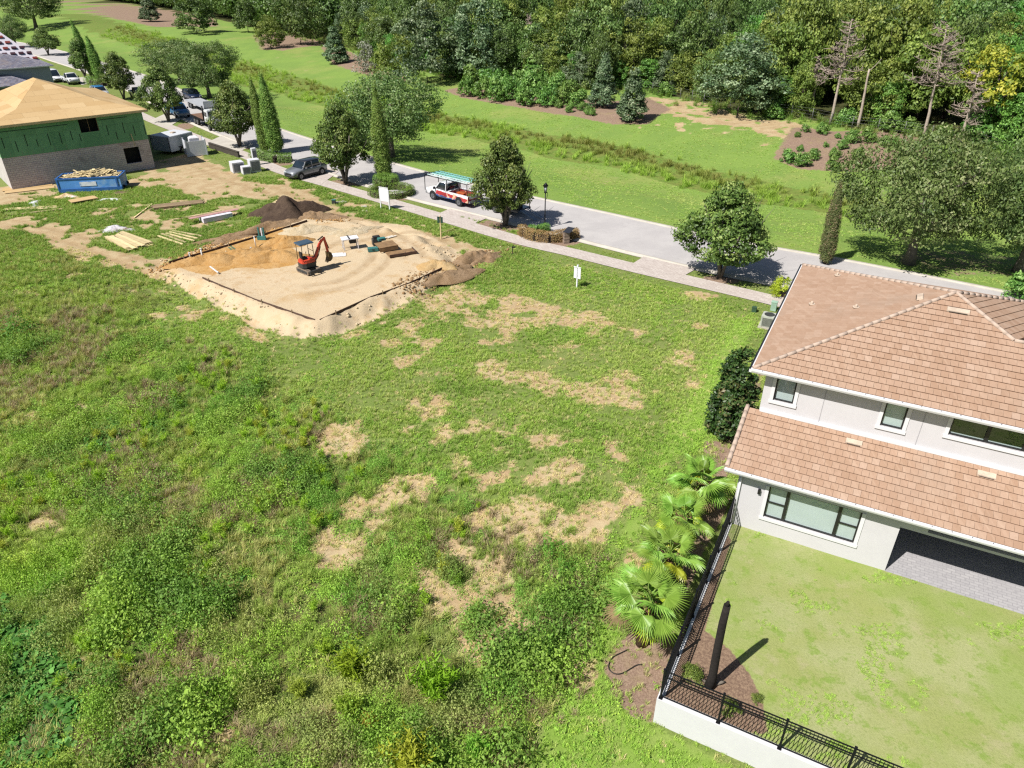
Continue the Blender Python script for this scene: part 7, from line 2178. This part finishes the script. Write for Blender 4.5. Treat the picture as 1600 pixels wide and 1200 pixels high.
q = MB(); q.bar((1.62, 0, 2.34), (1.80, 0, 1.12), .12, .17, UM); q.build('arm', M_XR, ex, bevel=.02)
q = MB(); q.tube([(.72, 0, .78), (1.0, 0, 1.12)], .055, 8, UM); q.tube([(1.0, 0, 1.12), (1.25, 0, 1.7)], .03, 8, UM); q.tube([(1.1, .0, 2.22), (1.55, 0, 2.42)], .05, 8, UM); q.tube([(1.66, 0, 2.3), (1.92, 0, 1.4)], .035, 8, UM); q.build('hydraulic_ram', M_BLACKAL, ex)
bp = [(1.70, 1.15), (1.95, 1.10), (2.05, .82), (1.98, .58), (1.80, .45), (1.62, .47), (1.72, .7)]
q = MB(); q.prism(bp, -.24, .24, UM)
for y in (-.18, -.06, .06, .18): q.bar((1.68, y, .48), (1.55, y, .38), .05, .04, UM)
q.build('bucket', M_BUCK, ex)

# dumpster heaped with scrap wood
da = Vector(tuple(G(93, 302))); db = Vector(tuple(G(192, 297))); dd = (db - da).normalized(); dn = Vector((-dd.y, dd.x)); DL = (db - da).length
dc = (da + db) / 2 + dn * 1.15; ang = math.atan2(dd.y, dd.x)
du = thing('dumpster', 'blue dumpster heaped with scrap wood in front of the block wall', 'dumpster', (dc.x, dc.y, .0), ang)
M_DB = plain('dumpster_blue', hx('#4f88c8', .95), .5, var=.15, scale=1.2, tint=hx('#9fc0dc', .6)); M_DBD = plain('dumpster_navy', hx('#3464a4', .8), .5, var=.15)
q = MB(); hl = DL / 2
for s_ in (-1, 1): q.box((0, s_ * 1.12, .72), (DL, .07, 1.3))
q.box((-hl + .03, 0, .72), (.07, 2.24, 1.3)); q.box((hl - .03, 0, .72), (.07, 2.24, 1.3)); q.box((0, 0, .12), (DL - .1, 2.2, .1)); q.build('bin', M_DB, du)
q = MB()
for s_ in (-1, 1):
    q.box((0, s_ * 1.14, 1.36), (DL + .05, .14, .12)); q.box((0, s_ * 1.17, .22), (DL, .08, .32))
    for k in range(2): q.box(((-hl + .08) if k == 0 else (hl - .35), s_ * 1.17, .75), (.14, .1, 1.2))
q.box((hl - .02, 0, 1.36), (.14, 2.3, .12)); q.box((-hl + .02, 0, 1.36), (.14, 2.3, .12)); q.build('rim', M_DBD, du)
q = MB(); q.box((-.1, -1.178, .8), (DL * .26, .02, .42)); q.build('torn_poster', plain('poster_white', hx('#e9eef4', .7), .7, tint=hx('#6f9ed0', .6)), du)
q = MB(); q.cyl((hl + .08, -.7, .3), .14, .1, 12, 'Y'); q.cyl((hl + .08, .7, .3), .14, .1, 12, 'Y'); q.build('roller', M_BLACKAL, du)
rg = random.Random(8); q = MB()
for i in range(230):
    x = rg.uniform(-hl + .2, hl - .25); y = rg.uniform(-1.0, 1.0); z = 1.2 + .55 * (1 - (x / hl) ** 2) * (1 - (y / 1.1) ** 2) * rg.uniform(.5, 1.1)
    a_ = rg.gauss(0, .7) + (1.57 if rg.random() < .25 else 0); L = rg.uniform(.4, 1.5); tl_ = rg.uniform(-.25, .25)
    p_ = Vector((x, y, z)); e = p_ + Vector((math.cos(a_) * L, math.sin(a_) * L * .7, tl_)); e.x = max(-hl + .1, min(hl - .1, e.x)); e.y = max(-1.05, min(1.05, e.y))
    q.bar(p_, e, rg.choice((.09, .09, .14, .3)), rg.choice((.04, .04, .02)), None, rg.random())
o = q.build('scrap_wood', M_LUM); o.location = du.location; o.rotation_euler = (0, 0, ang); stuff(o)
o['label'] = 'heap of broken boards and offcuts filling the blue dumpster'; o['category'] = 'scrap wood'
def boards(name, label, px0, px1, n, wd, th, layers, mat=None, fan=0.0, cat='lumber stack', group=None, gap=.02, seed=1, part='board', dz=0):
    """planks lying side by side along the line px0-px1"""
    a_ = at(*px0); b = at(*px1); d = (b - a_); L = Vector((d.x, d.y)).length; c = (a_ + b) / 2; ang = math.atan2(d.y, d.x); rg = random.Random(seed)
    t = thing(name, label, cat, (c.x, c.y, h1(c.x, c.y)), ang, group)
    for l_ in range(layers):
        for i in range(n):
            y = (i - (n - 1) / 2) * (wd + gap); LL = L * rg.uniform(.9, 1.0)
            q = MB(); q.box((0, 0, 0), (LL, wd, th), None, rg.random())
            q.build(part, mat or M_LUM, t, M=Matrix.Translation((rg.uniform(-.1, .1) * 2 * (1 + fan), y + (fan * (i - n / 2) * .15), .04 + dz + th / 2 + l_ * (th + .004))) @ Matrix.Rotation(fan * .1 * (i - n / 2) + rg.gauss(0, .012 + fan * .05), 4, 'Z'))
    return t
boards('lumber_stack', 'pile of long grey brown boards north of the loose beams', (236, 326), (318, 317), 4, .28, .05, 3, M_LUMB, .0, seed=2)
boards('lumber_stack', 'two long pale boards beside the plastic wrapped bundle', (272, 345), (352, 330), 2, .14, .05, 2, None, .4, seed=3)
boards('lumber_stack', 'fanned stack of pale boards by the white rubbish heap', (180, 370), (222, 388), 6, .28, .05, 4, None, .15, seed=4)
boards('lumber_stack', 'row of spaced pale beams lying on the grass near the orange dirt', (258, 365), (302, 377), 5, .16, .09, 1, None, .5, gap=.22, seed=5)
boards('lumber_stack', 'pale boards lying at the left edge of the picture', (6, 328), (92, 324), 3, .2, .05, 1, None, .3, seed=6)
boards('lumber_stack', 'pair of thin boards pointing at the dumpster', (14, 337), (100, 327), 2, .1, .05, 1, None, .2, seed=7)
boards('plank', 'single plank propped askew by the grey brown board pile', (210, 341), (240, 318), 1, .12, .05, 1, None, 0, 'plank', seed=8)
boards('plank', 'short pale boards behind the dark topsoil heap', (402, 333), (440, 312), 3, .14, .05, 1, None, .3, 'plank', seed=9)
boards('plywood_sheet', 'plywood sheet lying tilted on the grass before the dumpster', (112, 318), (152, 311), 1, 1.2, .03, 2, M_OSB, 0, 'plywood sheet', seed=10, part='sheet', dz=.15)
boards('plywood_sheet', 'plywood sheets lying against the foot of the block wall', (2, 300), (84, 290), 2, 1.1, .02, 1, M_OSB, .1, 'plywood sheet', seed=11, part='sheet')
boards('pallet', 'small grey pallet on the grass right of the dumpster', (178, 303), (200, 301), 5, .14, .03, 2, M_LUMB, 0, 'pallet', gap=.08, seed=12, part='slat')
boards('plank', 'white boards lying on the sand by the driveway end of the pad', (603, 373), (617, 369), 2, .14, .04, 1, plain('board_white', hx('#e6e0d4', .7), .8), .2, 'plank', seed=13)
def lump(name, label, cat, px, rx, ry, h, mat, seed, rz=0.0, n=34, rough=.35, lift=-.05, leaf=None):
    """heap with an uneven surface sitting on the ground"""
    p = at(*px); V = []; F = []
    for j in range(n + 1):
        r = j / n
        for i in range(n * 2):
            a_ = i * math.pi / n; x = math.cos(a_) * r; y = math.sin(a_) * r
            s_ = 1 + .22 * math.sin(a_ * 3 + seed) + .14 * math.sin(a_ * 5 + seed * 2)
            X_, Y_ = x * rx * s_, y * ry * s_
            z = h * (1 - r ** 1.25) * (1 + rough * (float(fbm(X_ + seed * 9, Y_, max(rx, ry) * .4, seed)) - .5) * 2.4) + (float(fbm(X_ + seed * 5, Y_, .5, seed + 2)) - .5) * .55 * min(.7, h) * (1 - r ** 3)
            V.append((X_, Y_, z + lift * (r > .95)))
    m2 = n * 2
    for j in range(n):
        for i in range(m2): F.append((j * m2 + i, j * m2 + (i + 1) % m2, (j + 1) * m2 + (i + 1) % m2, (j + 1) * m2 + i))
    me = mesh_np(name, V, F, mat, smooth=False)
    o = put(name, me); o.location = p; o.rotation_euler = (0, 0, rz); tag(o, label, cat); return o
def soil(name, a, b, c):
    t = NT(name); v = t.co('Object'); n = t.noise(v, 1.3, 5, .7); m = t.noise(v, 7, 4, .7); f = t.noise(v, 30, 3, .7)
    k = t.mix(t.ss(n, .35, .65), hx(a, KV), hx(b, KV)); k = t.mix(t.math('MULTIPLY', t.ss(m, .5, .72), .6), k, hx(c, KV))
    t.bsdf(k, .95, 0, t.math('ADD', m, f), .9, .06, .1); return t.m
S_DARK = soil('soil_dark', '#57483f', '#6b5a4c', '#3e332d'); S_OR = soil('soil_orange', '#cfa062', '#d9b078', '#a87840'); S_BR = soil('soil_brown', '#a08464', '#b3987a', '#6e543c'); S_CR = soil('soil_cream', '#d8c4a0', '#e2d2b4', '#b8a078')
ba = heading((396, 466), (492, 500)) 
lump('topsoil_heap', 'heap of dark brown topsoil at the back of the sand pad', 'soil heap', (449, 336), 3.2, 2.2, 1.6, S_DARK, 1, .5)
lump('topsoil_heap', 'lower brown shoulder of soil in front of the dark topsoil', 'soil heap', (492, 342), 2.6, 1.5, .7, S_BR, 2, .3)
lump('spoil_heap', 'orange sand heap left of the excavator along the trench', 'soil heap', (425, 404), 3.4, 1.3, .62, S_OR, 3, .1)
lump('spoil_heap', 'orange sand heap nearest the left corner of the pad', 'soil heap', (330, 407), 2.9, 1.3, .5, S_OR, 4, .25)
lump('spoil_heap', 'orange sand heap in the middle of the trench', 'soil heap', (378, 398), 2.4, 1.2, .45, S_OR, 5, .3)
lump('spoil_heap', 'orange sand heap farthest along the trench behind the excavator', 'soil heap', (450, 381), 1.9, 1.0, .6, S_OR, 6, .3)
lump('spoil_heap', 'long brown clods thrown up behind the left form board', 'soil heap', (370, 372), 3.8, .9, .5, S_BR, 7, .62)
lump('spoil_heap', 'brown clods thrown up behind the form board near the topsoil', 'soil heap', (430, 355), 3.4, .9, .6, S_BR, 17, .62)
lump('spoil_heap', 'pale sand mound behind the blue pipes at the back of the pad', 'soil heap', (478, 361), 2.4, .9, .5, S_CR, 8, .2)
lump('spoil_heap', 'yellowish sand pile at the right corner of the pad', 'soil heap', (681, 416), 1.5, .9, .5, soil('soil_yellow', '#d6b27c', '#dcbf90', '#b89058'), 9)
lump('spoil_heap', 'brown dug out soil beyond the right corner of the pad', 'soil heap', (738, 405), 2.0, 1.0, .6, S_BR, 10, .7)
lump('spoil_heap', 'brown dug out soil spread below the right form board', 'soil heap', (698, 434), 3.4, 1.1, .42, S_BR, 11, .72)
lump('spoil_heap', 'small brown ridge of soil at the right end of the trench', 'soil heap', (765, 404), 1.5, .7, .45, S_BR, 12, .8)
lump('spoil_heap', 'yellow sand wedge at the back corner of the pad by the drive', 'soil heap', (551, 362), 2.2, .8, .35, S_CR, 13, .5)
lump('rubbish_heap', 'white plastic rubbish heap beside the fanned stack of boards', 'rubbish', (181, 359), 1.5, .8, .35, plain('rubbish_white', hx('#dcd8de', .6), .7, var=.25, scale=3, tint=hx('#8a6a50', .5)), 14)
lump('rubbish_heap', 'wooden offcuts and white sheet in front of the dumpster', 'rubbish', (103, 308), 1.5, .7, .35, plain('rubbish_wood', hx('#d9bb8c', .6), .8, var=.25, scale=3, tint=hx('#e8e6ea', .65)), 15)
lump('rubbish_heap', 'crumpled white sheet trailing right of the tilted plywood', 'rubbish', (172, 312), 1.7, .4, .15, plain('sheet_white', hx('#e2e4ec', .65), .6, var=.1), 16, .1)
lump('rubbish_heap', 'crumpled white film on the grass at the left by the pale boards', 'rubbish', (54, 318), .5, 1.4, .15, MATS['sheet_white'], 18, .5)
# wrapped bundle
t_ = boards('wrapped_bundle', 'bundle of boards wrapped in white plastic on the grass', (312, 348), (362, 338), 1, 1.15, .42, 1, plain('wrap_white', hx('#e8e4f0', .66), .45, var=.06, bstr=.5, bscale=6), 0, 'bundle', part='wrapping', seed=14)
q = MB(); q.box((0, .2, .485), (4.4, .5, .03)); q.build('top_board', plain('bundle_red', hx('#c79a94', .6), .7), t_)
# form boards round the pad
M_FORM = plain('form_board', hx('#6c5448', .5), .9, var=.25, scale=3)
def form(label, pts, ht=.30, z=PAD_H):
    P = [Vector((*G(*p, z + .12), 0)) for p in pts]; c = sum(P, Vector()) / len(P)
    t = thing('form_board', label, 'form board', (c.x, c.y, 0), 0, 'form boards round the sand pad')
    for i in range(len(P) - 1):
        a_ = P[i] - c; b = P[i + 1] - c; L = (b - a_).length; k = max(1, int(L / 2.6))
        for j in range(k):
            u0 = a_.lerp(b, j / k + .004); u1 = a_.lerp(b, (j + 1) / k - .004); w0 = R.uniform(-.015, .015)
            q = MB(); q.bar((u0.x, u0.y, z - .02 + w0), (u1.x, u1.y, z - .02 - w0), .05, ht); q.build('board', M_FORM, t)
            q = MB(); d = (b - a_).normalized(); nn = Vector((d.y, -d.x, 0)); s0 = u0.lerp(u1, .3) + nn * .05; q.box((s0.x, s0.y, z + .03), (.06, .06, .5)); q.build('stake', M_LUMB, t)
form('form board line along the near edge of the sand pad', [(316, 433), (396, 466), (492, 499)])
form('form board line along the right edge of the sand pad', [(499, 499), (578, 464), (640, 441), (706, 411)])
form('raised form board along the left back edge of the pad', [(264, 409), (337, 388), (400, 369), (480, 344)], .34)
form('short form board beside the drive end of the sand pad', [(627, 398), (645, 391)], .2)
# pipes
M_PVC = plain('pvc_white', hx('#e8e8e6', .7), .5)
def pipe(label, pts, r=.055, mat=M_PVC, lay_=None):
    if lay_: a_ = at(*pts[0]); b = at(*pts[1]); P = [a_ + Vector((0, 0, .12)), b + Vector((0, 0, .12))]
    else:
        a_ = at(*pts[0]); h = tall(a_, pts[1][1]); P = [a_ + Vector((0, 0, -.1)), a_ + Vector((0, 0, h))]
    q = MB(); q.tube(P, r, 10); q.cyl(P[1] - (P[1] - P[0]).normalized() * .03, r * 1.25, .08, 10) if not lay_ else q.tube([P[1], P[1] + (P[1] - P[0]).normalized() * .1], r * 1.25, 10)
    o = q.build('drain_pipe', mat); tag(o, label, 'pipe')
pipe('short white upright pipe nearest the left corner of the pad', ((297, 402), (297, 395)))
pipe('twin white upright pipe beside the left form board', ((317, 404), (314, 388)), .06)
pipe('thin white upright pipe beside the blue bundle', ((400, 386), (398, 369)), .04)
pipe('white pipe lying on the sand at the edge of the orange dirt', ((329, 419), (341, 428)), .06, M_PVC, True)
pipe('white pipe lying across the orange dirt', ((375, 402), (392, 390)), .05, M_PVC, True)
M_PGR = plain('pipe_green', hx('#5f8468', .55), .5)
for k, (a_, b) in enumerate((((358, 389), (369, 396)), ((361, 387), (372, 394)))): pipe(('green pipe lying on the orange dirt, left one', 'green pipe lying on the orange dirt, right one')[k], (a_, b), .05, M_PGR, True)
def crateset(name, label, cat, px, parts, rz=0.0):
    p = at(*px); t = thing(name, label, cat, (p.x, p.y, h1(p.x, p.y)), rz)
    for nm, c_, d_, m_ in parts: q = MB(); q.box(c_, d_); q.build(nm, m_, t, bevel=.01)
    return t
M_TEAL = plain('teal_plastic', hx('#4c8c88', .55), .5); M_WOODB = plain('wood_brown', hx('#a0805c', .55), .85, var=.2); M_WHT = plain('white_gloss', hx('#ecebf0', .7), .5)
crateset('pipe_bundle', 'teal and white pipe fittings leaning on the left form board', 'fittings', (406, 374), [('fitting', (0, 0, .5), (.12, .12, 1.0), M_TEAL), ('fitting', (.22, .05, .45), (.1, .1, .9), M_WHT), ('fitting', (.4, 0, .5), (.12, .12, .95), M_TEAL), ('clamp', (.2, -.1, .15), (.7, .16, .3), M_TEAL)])
t = crateset('saw_table', 'white table saw on legs standing on the sand pad', 'table saw', (548, 388), [('table_top', (0, 0, .85), (1.3, .8, .08), M_WHT), ('motor', (.2, 0, .62), (.5, .4, .36), M_PLAS), ('fence_bar', (-.1, 0, .93), (.08, .8, .08), M_XG), ('leg', (-.55, -.32, .4), (.06, .06, .8), M_WHT), ('leg', (.55, -.32, .4), (.06, .06, .8), M_WHT), ('leg', (-.55, .32, .4), (.06, .06, .8), M_WHT), ('leg', (.55, .32, .4), (.06, .06, .8), M_WHT)], .4)
crateset('tool_pallet', 'wooden pallet table with teal tools on the sand pad', 'pallet', (604, 390), [('top', (0, 0, .42), (1.5, 1.3, .06), M_WOODB), ('skirt', (0, -.62, .25), (1.5, .05, .3), M_WOODB), ('leg', (-.6, .5, .2), (.1, .1, .4), M_WOODB), ('leg', (.6, .5, .2), (.1, .1, .4), M_WOODB)], .5)
crateset('generator', 'dark generator on the pallet table on the sand pad', 'generator', (589, 382), [('tank', (0, 0, .55), (.55, .42, .3), M_PLAS), ('frame', (0, 0, .25), (.7, .5, .5), M_XG)], .4)
crateset('tool_case', 'teal tool case lying on the sand left of the pallet table', 'tool case', (583, 392), [('case', (0, 0, .14), (.8, .45, .26), M_TEAL), ('latch', (0, -.24, .16), (.2, .03, .06), M_PLAS), ('lid', (.6, .15, .1), (.5, .4, .2), M_TEAL)], .3)
crateset('tool_case', 'teal tool case on top of the pallet table', 'tool case', (597, 384), [('case', (0, 0, .56), (.6, .4, .2), M_TEAL), ('handle', (0, -.22, .6), (.2, .04, .05), M_PLAS)], .5)
crateset('wood_frame', 'shallow brown tray of boards on the sand right of the pallet table', 'tray', (627, 396), [('base', (0, 0, .05), (2.2, 1.2, .06), M_WOODB), ('edge', (0, -.6, .14), (2.2, .06, .2), M_FORM), ('edge', (1.08, 0, .12), (.06, 1.2, .14), M_FORM)], .45)
crateset('cut_sheet', 'white plastic bag lying flat on the sand right of the excavator', 'plastic sheet', (526, 399), [('sheet', (0, 0, .03), (1.4, .7, .05), M_WHT), ('fold', (.2, .15, .07), (.6, .3, .05), M_WHT)], .2)

# ------------------------------------------------------------------ signs, posts, boxes and lamp along the verge
def board_sign(label, px, ty, wd, hh, posts, mat, pmat, rz, zlow, double=False):
    p = at(*px); H = tall(p, ty); t = thing('sign_board', label, 'sign', (p.x, p.y, h1(p.x, p.y)), rz)
    q = MB(); q.box((0, 0, zlow + hh / 2), (wd, .03, hh)); q.build('panel', mat, t, bevel=.008)
    q = MB(); q.box((0, -.018, zlow + hh + .0), (wd + .04, .05, .04)); q.build('trim', mat, t)
    for x in posts: q = MB(); q.box((x, .03, (H) / 2 - .1), (.09, .09, H + .2)); q.box((x, .03, H + .02), (.11, .11, .04)); q.build('post', pmat, t)
M_SIGN = plain('sign_white', hx('#eceef2', .74), .5, var=.03)
board_sign('blank white sign on two white posts by the pavement at the pad', (602, 327), 297, 1.0, 1.3, (-.5, .5), M_SIGN, M_SIGN, rad(-28), .75)
board_sign('small blank white sign on one post in the mown grass', (901, 449), 415, .55, .85, (0,), M_SIGN, M_SIGN, rad(-35), .68)
board_sign('dark green permit box on a thin wooden stake', (689, 373), 338, .5, .5, (0,), plain('permit_green', hx('#2f5348', .55), .5), M_LUM, rad(-20), 1.35)
# stake string of the permit box
q = MB(); a_ = at(689, 373); b = at(712, 357); c_ = at(677, 370); q.bar(a_ + Vector((0, 0, .5)), b + Vector((0, 0, .05)), .035, .03); q.bar(b + Vector((0, 0, .03)), c_ + Vector((0, 0, .03)), .035, .03)
o = q.build('brace_stake', M_LUM); tag(o, 'thin pale brace stakes beside the green permit box', 'stake')
# lamp post
p = at(851, 357); H = tall(p, 285); lp = thing('street_lamp', 'black lantern street lamp behind the curved brown hedge', 'street lamp', p)
q = MB(); q.tube([(0, 0, -.1), (0, 0, .5), (0, 0, .55), (0, 0, H - .85)], [.10, .09, .055, .045], 10); q.cyl((0, 0, .08), .16, .2, 12); q.build('post', M_BLACKAL, lp)
q = MB(); q.tube([(0, 0, H - 1.5), (.12, 0, H - 1.35), (.2, 0, H - 1.0), (.12, 0, H - .85)], .02, 6); q.bar((0, 0, H - .85), (.2, 0, H - .85), .04, .03); q.build('bracket', M_BLACKAL, lp)
q = MB()
for k in range(4): q.tube([(math.cos(k * 1.571 + .78) * .11, math.sin(k * 1.571 + .78) * .11, H - .82), (math.cos(k * 1.571 + .78) * .19, math.sin(k * 1.571 + .78) * .19, H - .3)], .014, 5)
q.tube([(0, 0, H - .3), (0, 0, H - .1), (0, 0, H)], [.26, .1, .02], 8); q.cyl((0, 0, H - .84), .13, .05, 8); lh = q.build('lantern', M_BLACKAL, lp)
q = MB(); q.tube([(0, 0, H - .81), (0, 0, H - .31)], [.095, .17], 8); q.build('lamp_glass', plain('lamp_glass', hx('#cdd3d6', .6), .2, spec=.6), lh)
# brick pillar with a slanted dark top
p = at(884, 379); H = tall(p, 361); t = thing('brick_pillar', 'small stone pillar with a slanted dark top in the curved brown hedge', 'pillar', p, .3)
q = MB()
for k in range(int(H / .13)): q.box((R.uniform(-.01, .01), 0, .065 + k * .13), (.46, .46, .125), None, R.random())
q.build('shaft', plain('pillar_stone', hx('#a89484', .55), .9, var=.2, scale=5, tone=True), t)
q = MB(); q.bar((-.1, -.25, H - .05), (.55, .28, H + .16), .6, .05); q.build('top_plate', plain('plate_dark', hx('#3c3f48', .5), .4), t)
# green service pedestals
M_PED = plain('pedestal_green', hx('#a9c9b4', .62), .6)
crateset('service_pedestal', 'pale green service pedestal by the pavement near the tiled roof', 'pedestal', (1208, 485), [('body', (0, 0, .3), (.36, .3, .6), M_PED), ('cap', (0, 0, .62), (.4, .34, .06), M_PED)], -.5)
crateset('service_pedestal', 'small dark green service box in the grass left of the pale pedestal', 'pedestal', (1178, 487), [('body', (0, 0, .16), (.3, .26, .32), plain('box_green', hx('#4c6c50', .5), .6)), ('cap', (0, 0, .33), (.32, .28, .04), MATS['box_green'])], -.5)
crateset('valve_box', 'small dark box in the grass at the driveway end of the lot', 'box', (522, 318), [('body', (0, 0, .18), (.34, .34, .36), M_XG), ('lid', (0, 0, .37), (.38, .38, .04), M_TEAL)])
crateset('slab_stone', 'pale flat stone beside the small dark box in the grass', 'stone', (532, 316), [('slab', (0, 0, .03), (1.1, .5, .06), M_CONC), ('chip', (.3, .1, .075), (.3, .25, .03), M_CONC)], .3)
crateset('slab_stone', 'pale flat stone nearest the two post sign', 'stone', (569, 323), [('slab', (0, 0, .03), (.5, .4, .06), M_CONC), ('chip', (.1, .05, .075), (.2, .2, .03), M_CONC)], .3)
crateset('slab_stone', 'pale flat stone below the one nearest the two post sign', 'stone', (570, 330), [('slab', (0, 0, .03), (.45, .4, .06), M_CONC), ('chip', (-.1, .05, .075), (.2, .2, .03), M_CONC)], .3)
crateset('survey_stake', 'dark irrigation riser in the grass right of the brown soil', 'riser', (801, 398), [('stem', (0, 0, .35), (.06, .06, .7), M_PLAS), ('head', (.08, 0, .62), (.3, .1, .1), M_PLAS), ('base', (0, 0, .04), (.3, .2, .08), M_PLAS)], .2)
# white panel enclosure
pe = Vector(tuple(G(308, 244))); t = thing('panel_enclosure', 'white panel enclosure round a portable toilet beside the box trailer', 'enclosure', (pe.x, pe.y, .02), heading((300, 247), (327, 244)))
M_VIN = plain('vinyl_white', hx('#dfe2ea', .66), .5, var=.04)
for c_, d_ in (((0.1, -.1, .9), (2.1, .06, 1.7)), ((-1.0, .95, .9), (.06, 2.0, 1.7)), ((1.2, .95, .9), (.06, 2.0, 1.7))): q = MB(); q.box(c_, d_); q.build('panel', M_VIN, t)
for x, y in ((-1.0, -.1), (1.2, -.1), (-1.0, 1.95), (1.2, 1.95)): q = MB(); q.box((x, y, .93), (.13, .13, 1.86)); q.build('post', M_VIN, t)
q = MB(); q.box((.1, .9, 1.0), (1.1, 1.1, 2.0)); q.box((.1, .9, 2.05), (1.0, 1.0, .16), None, .5, 0, (.7, .7)); o = q.build('portable_toilet', M_WHT, bevel=.04); o.location = t.location; o.rotation_euler = t.rotation_euler; tag(o, 'white portable toilet standing inside the white panel enclosure', 'toilet')
# white appliance crates on the verge
M_CR = plain('carton_white', hx('#dcdde2', .66), .7, var=.05)
ra = heading((364, 262), (378, 272))
for px, d_, lab in (((372, 268), (1.2, 1.3, 1.1), 'large pale carton with a shaded side left in the group by the pavement'), ((385, 271), (.85, .85, .8), 'smallest pale carton in front of the group by the pavement'), ((399, 268), (1.0, 1.1, 1.35), 'tall pale carton at the right of the group by the pavement'), ((400, 258), (.5, .5, 1.9), 'narrow pale upright panel behind the tall carton')):
    p = at(*px); t = thing('carton', lab, 'carton', (p.x, p.y, 0.0), ra, 'cartons by the pavement')
    q = MB(); q.box((0, 0, d_[2] / 2), d_); q.build('box', M_CR, t, bevel=.015)
    q = MB(); q.box((d_[0] / 2 + .006, 0, d_[2] / 2), (.012, d_[1] * .8, d_[2] * .75)); q.build('shaded_side', plain('carton_shade', hx('#8f9199', .55), .7), t)  # shade on this side of the carton, painted as a grey panel
    q = MB(); q.box((0, 0, d_[2] + .006), (.12, d_[1] * .96, .012)); q.build('tape', M_VIN, t)
# low dark wall beside the pavement at the left
a_ = Vector(tuple(G(328, 231))); b = Vector(tuple(G(374, 246))); q = MB(); q.bar((a_.x, a_.y, .25), (b.x, b.y, .25), .2, .7); q.bar((a_.x, a_.y, .63), (b.x, b.y, .63), .3, .08)
o = q.build('low_wall', plain('wall_dark', hx('#5c544c', .5), .9)); tag(o, 'low dark retaining wall beside the pavement left of the cypress pair', 'wall')
# wire fence at the foot of the wood
fn = thing('wire_fence', 'thin wire fence on grey posts along the foot of the wood', 'fence', (0, 0, 0))
fl2 = resample(offset(FLINE[3:], -.8 if True else 0), 60); M_WIRE = plain('wire_grey', hx('#8a8c88', .5), .5, .3)
pm = MB(); pm.tube([(0, 0, -.2), (0, 0, 1.6)], .04, 6); pm_ = pm.mesh('post', M_WIRE); pv = None
for i in range(0, 60):
    z = h1(*fl2[i]); pt_ = Vector((fl2[i][0], fl2[i][1], z)); 
    if i % 2 == 0: put('post', pm_, fn, Matrix.Translation(pt_))
w_ = MB()
for hh in (.4, .8, 1.2, 1.55):
    w_.tube([(fl2[i][0], fl2[i][1], h1(*fl2[i]) + hh) for i in range(60)], .012, 4)
w_.build('wire', M_WIRE, fn)
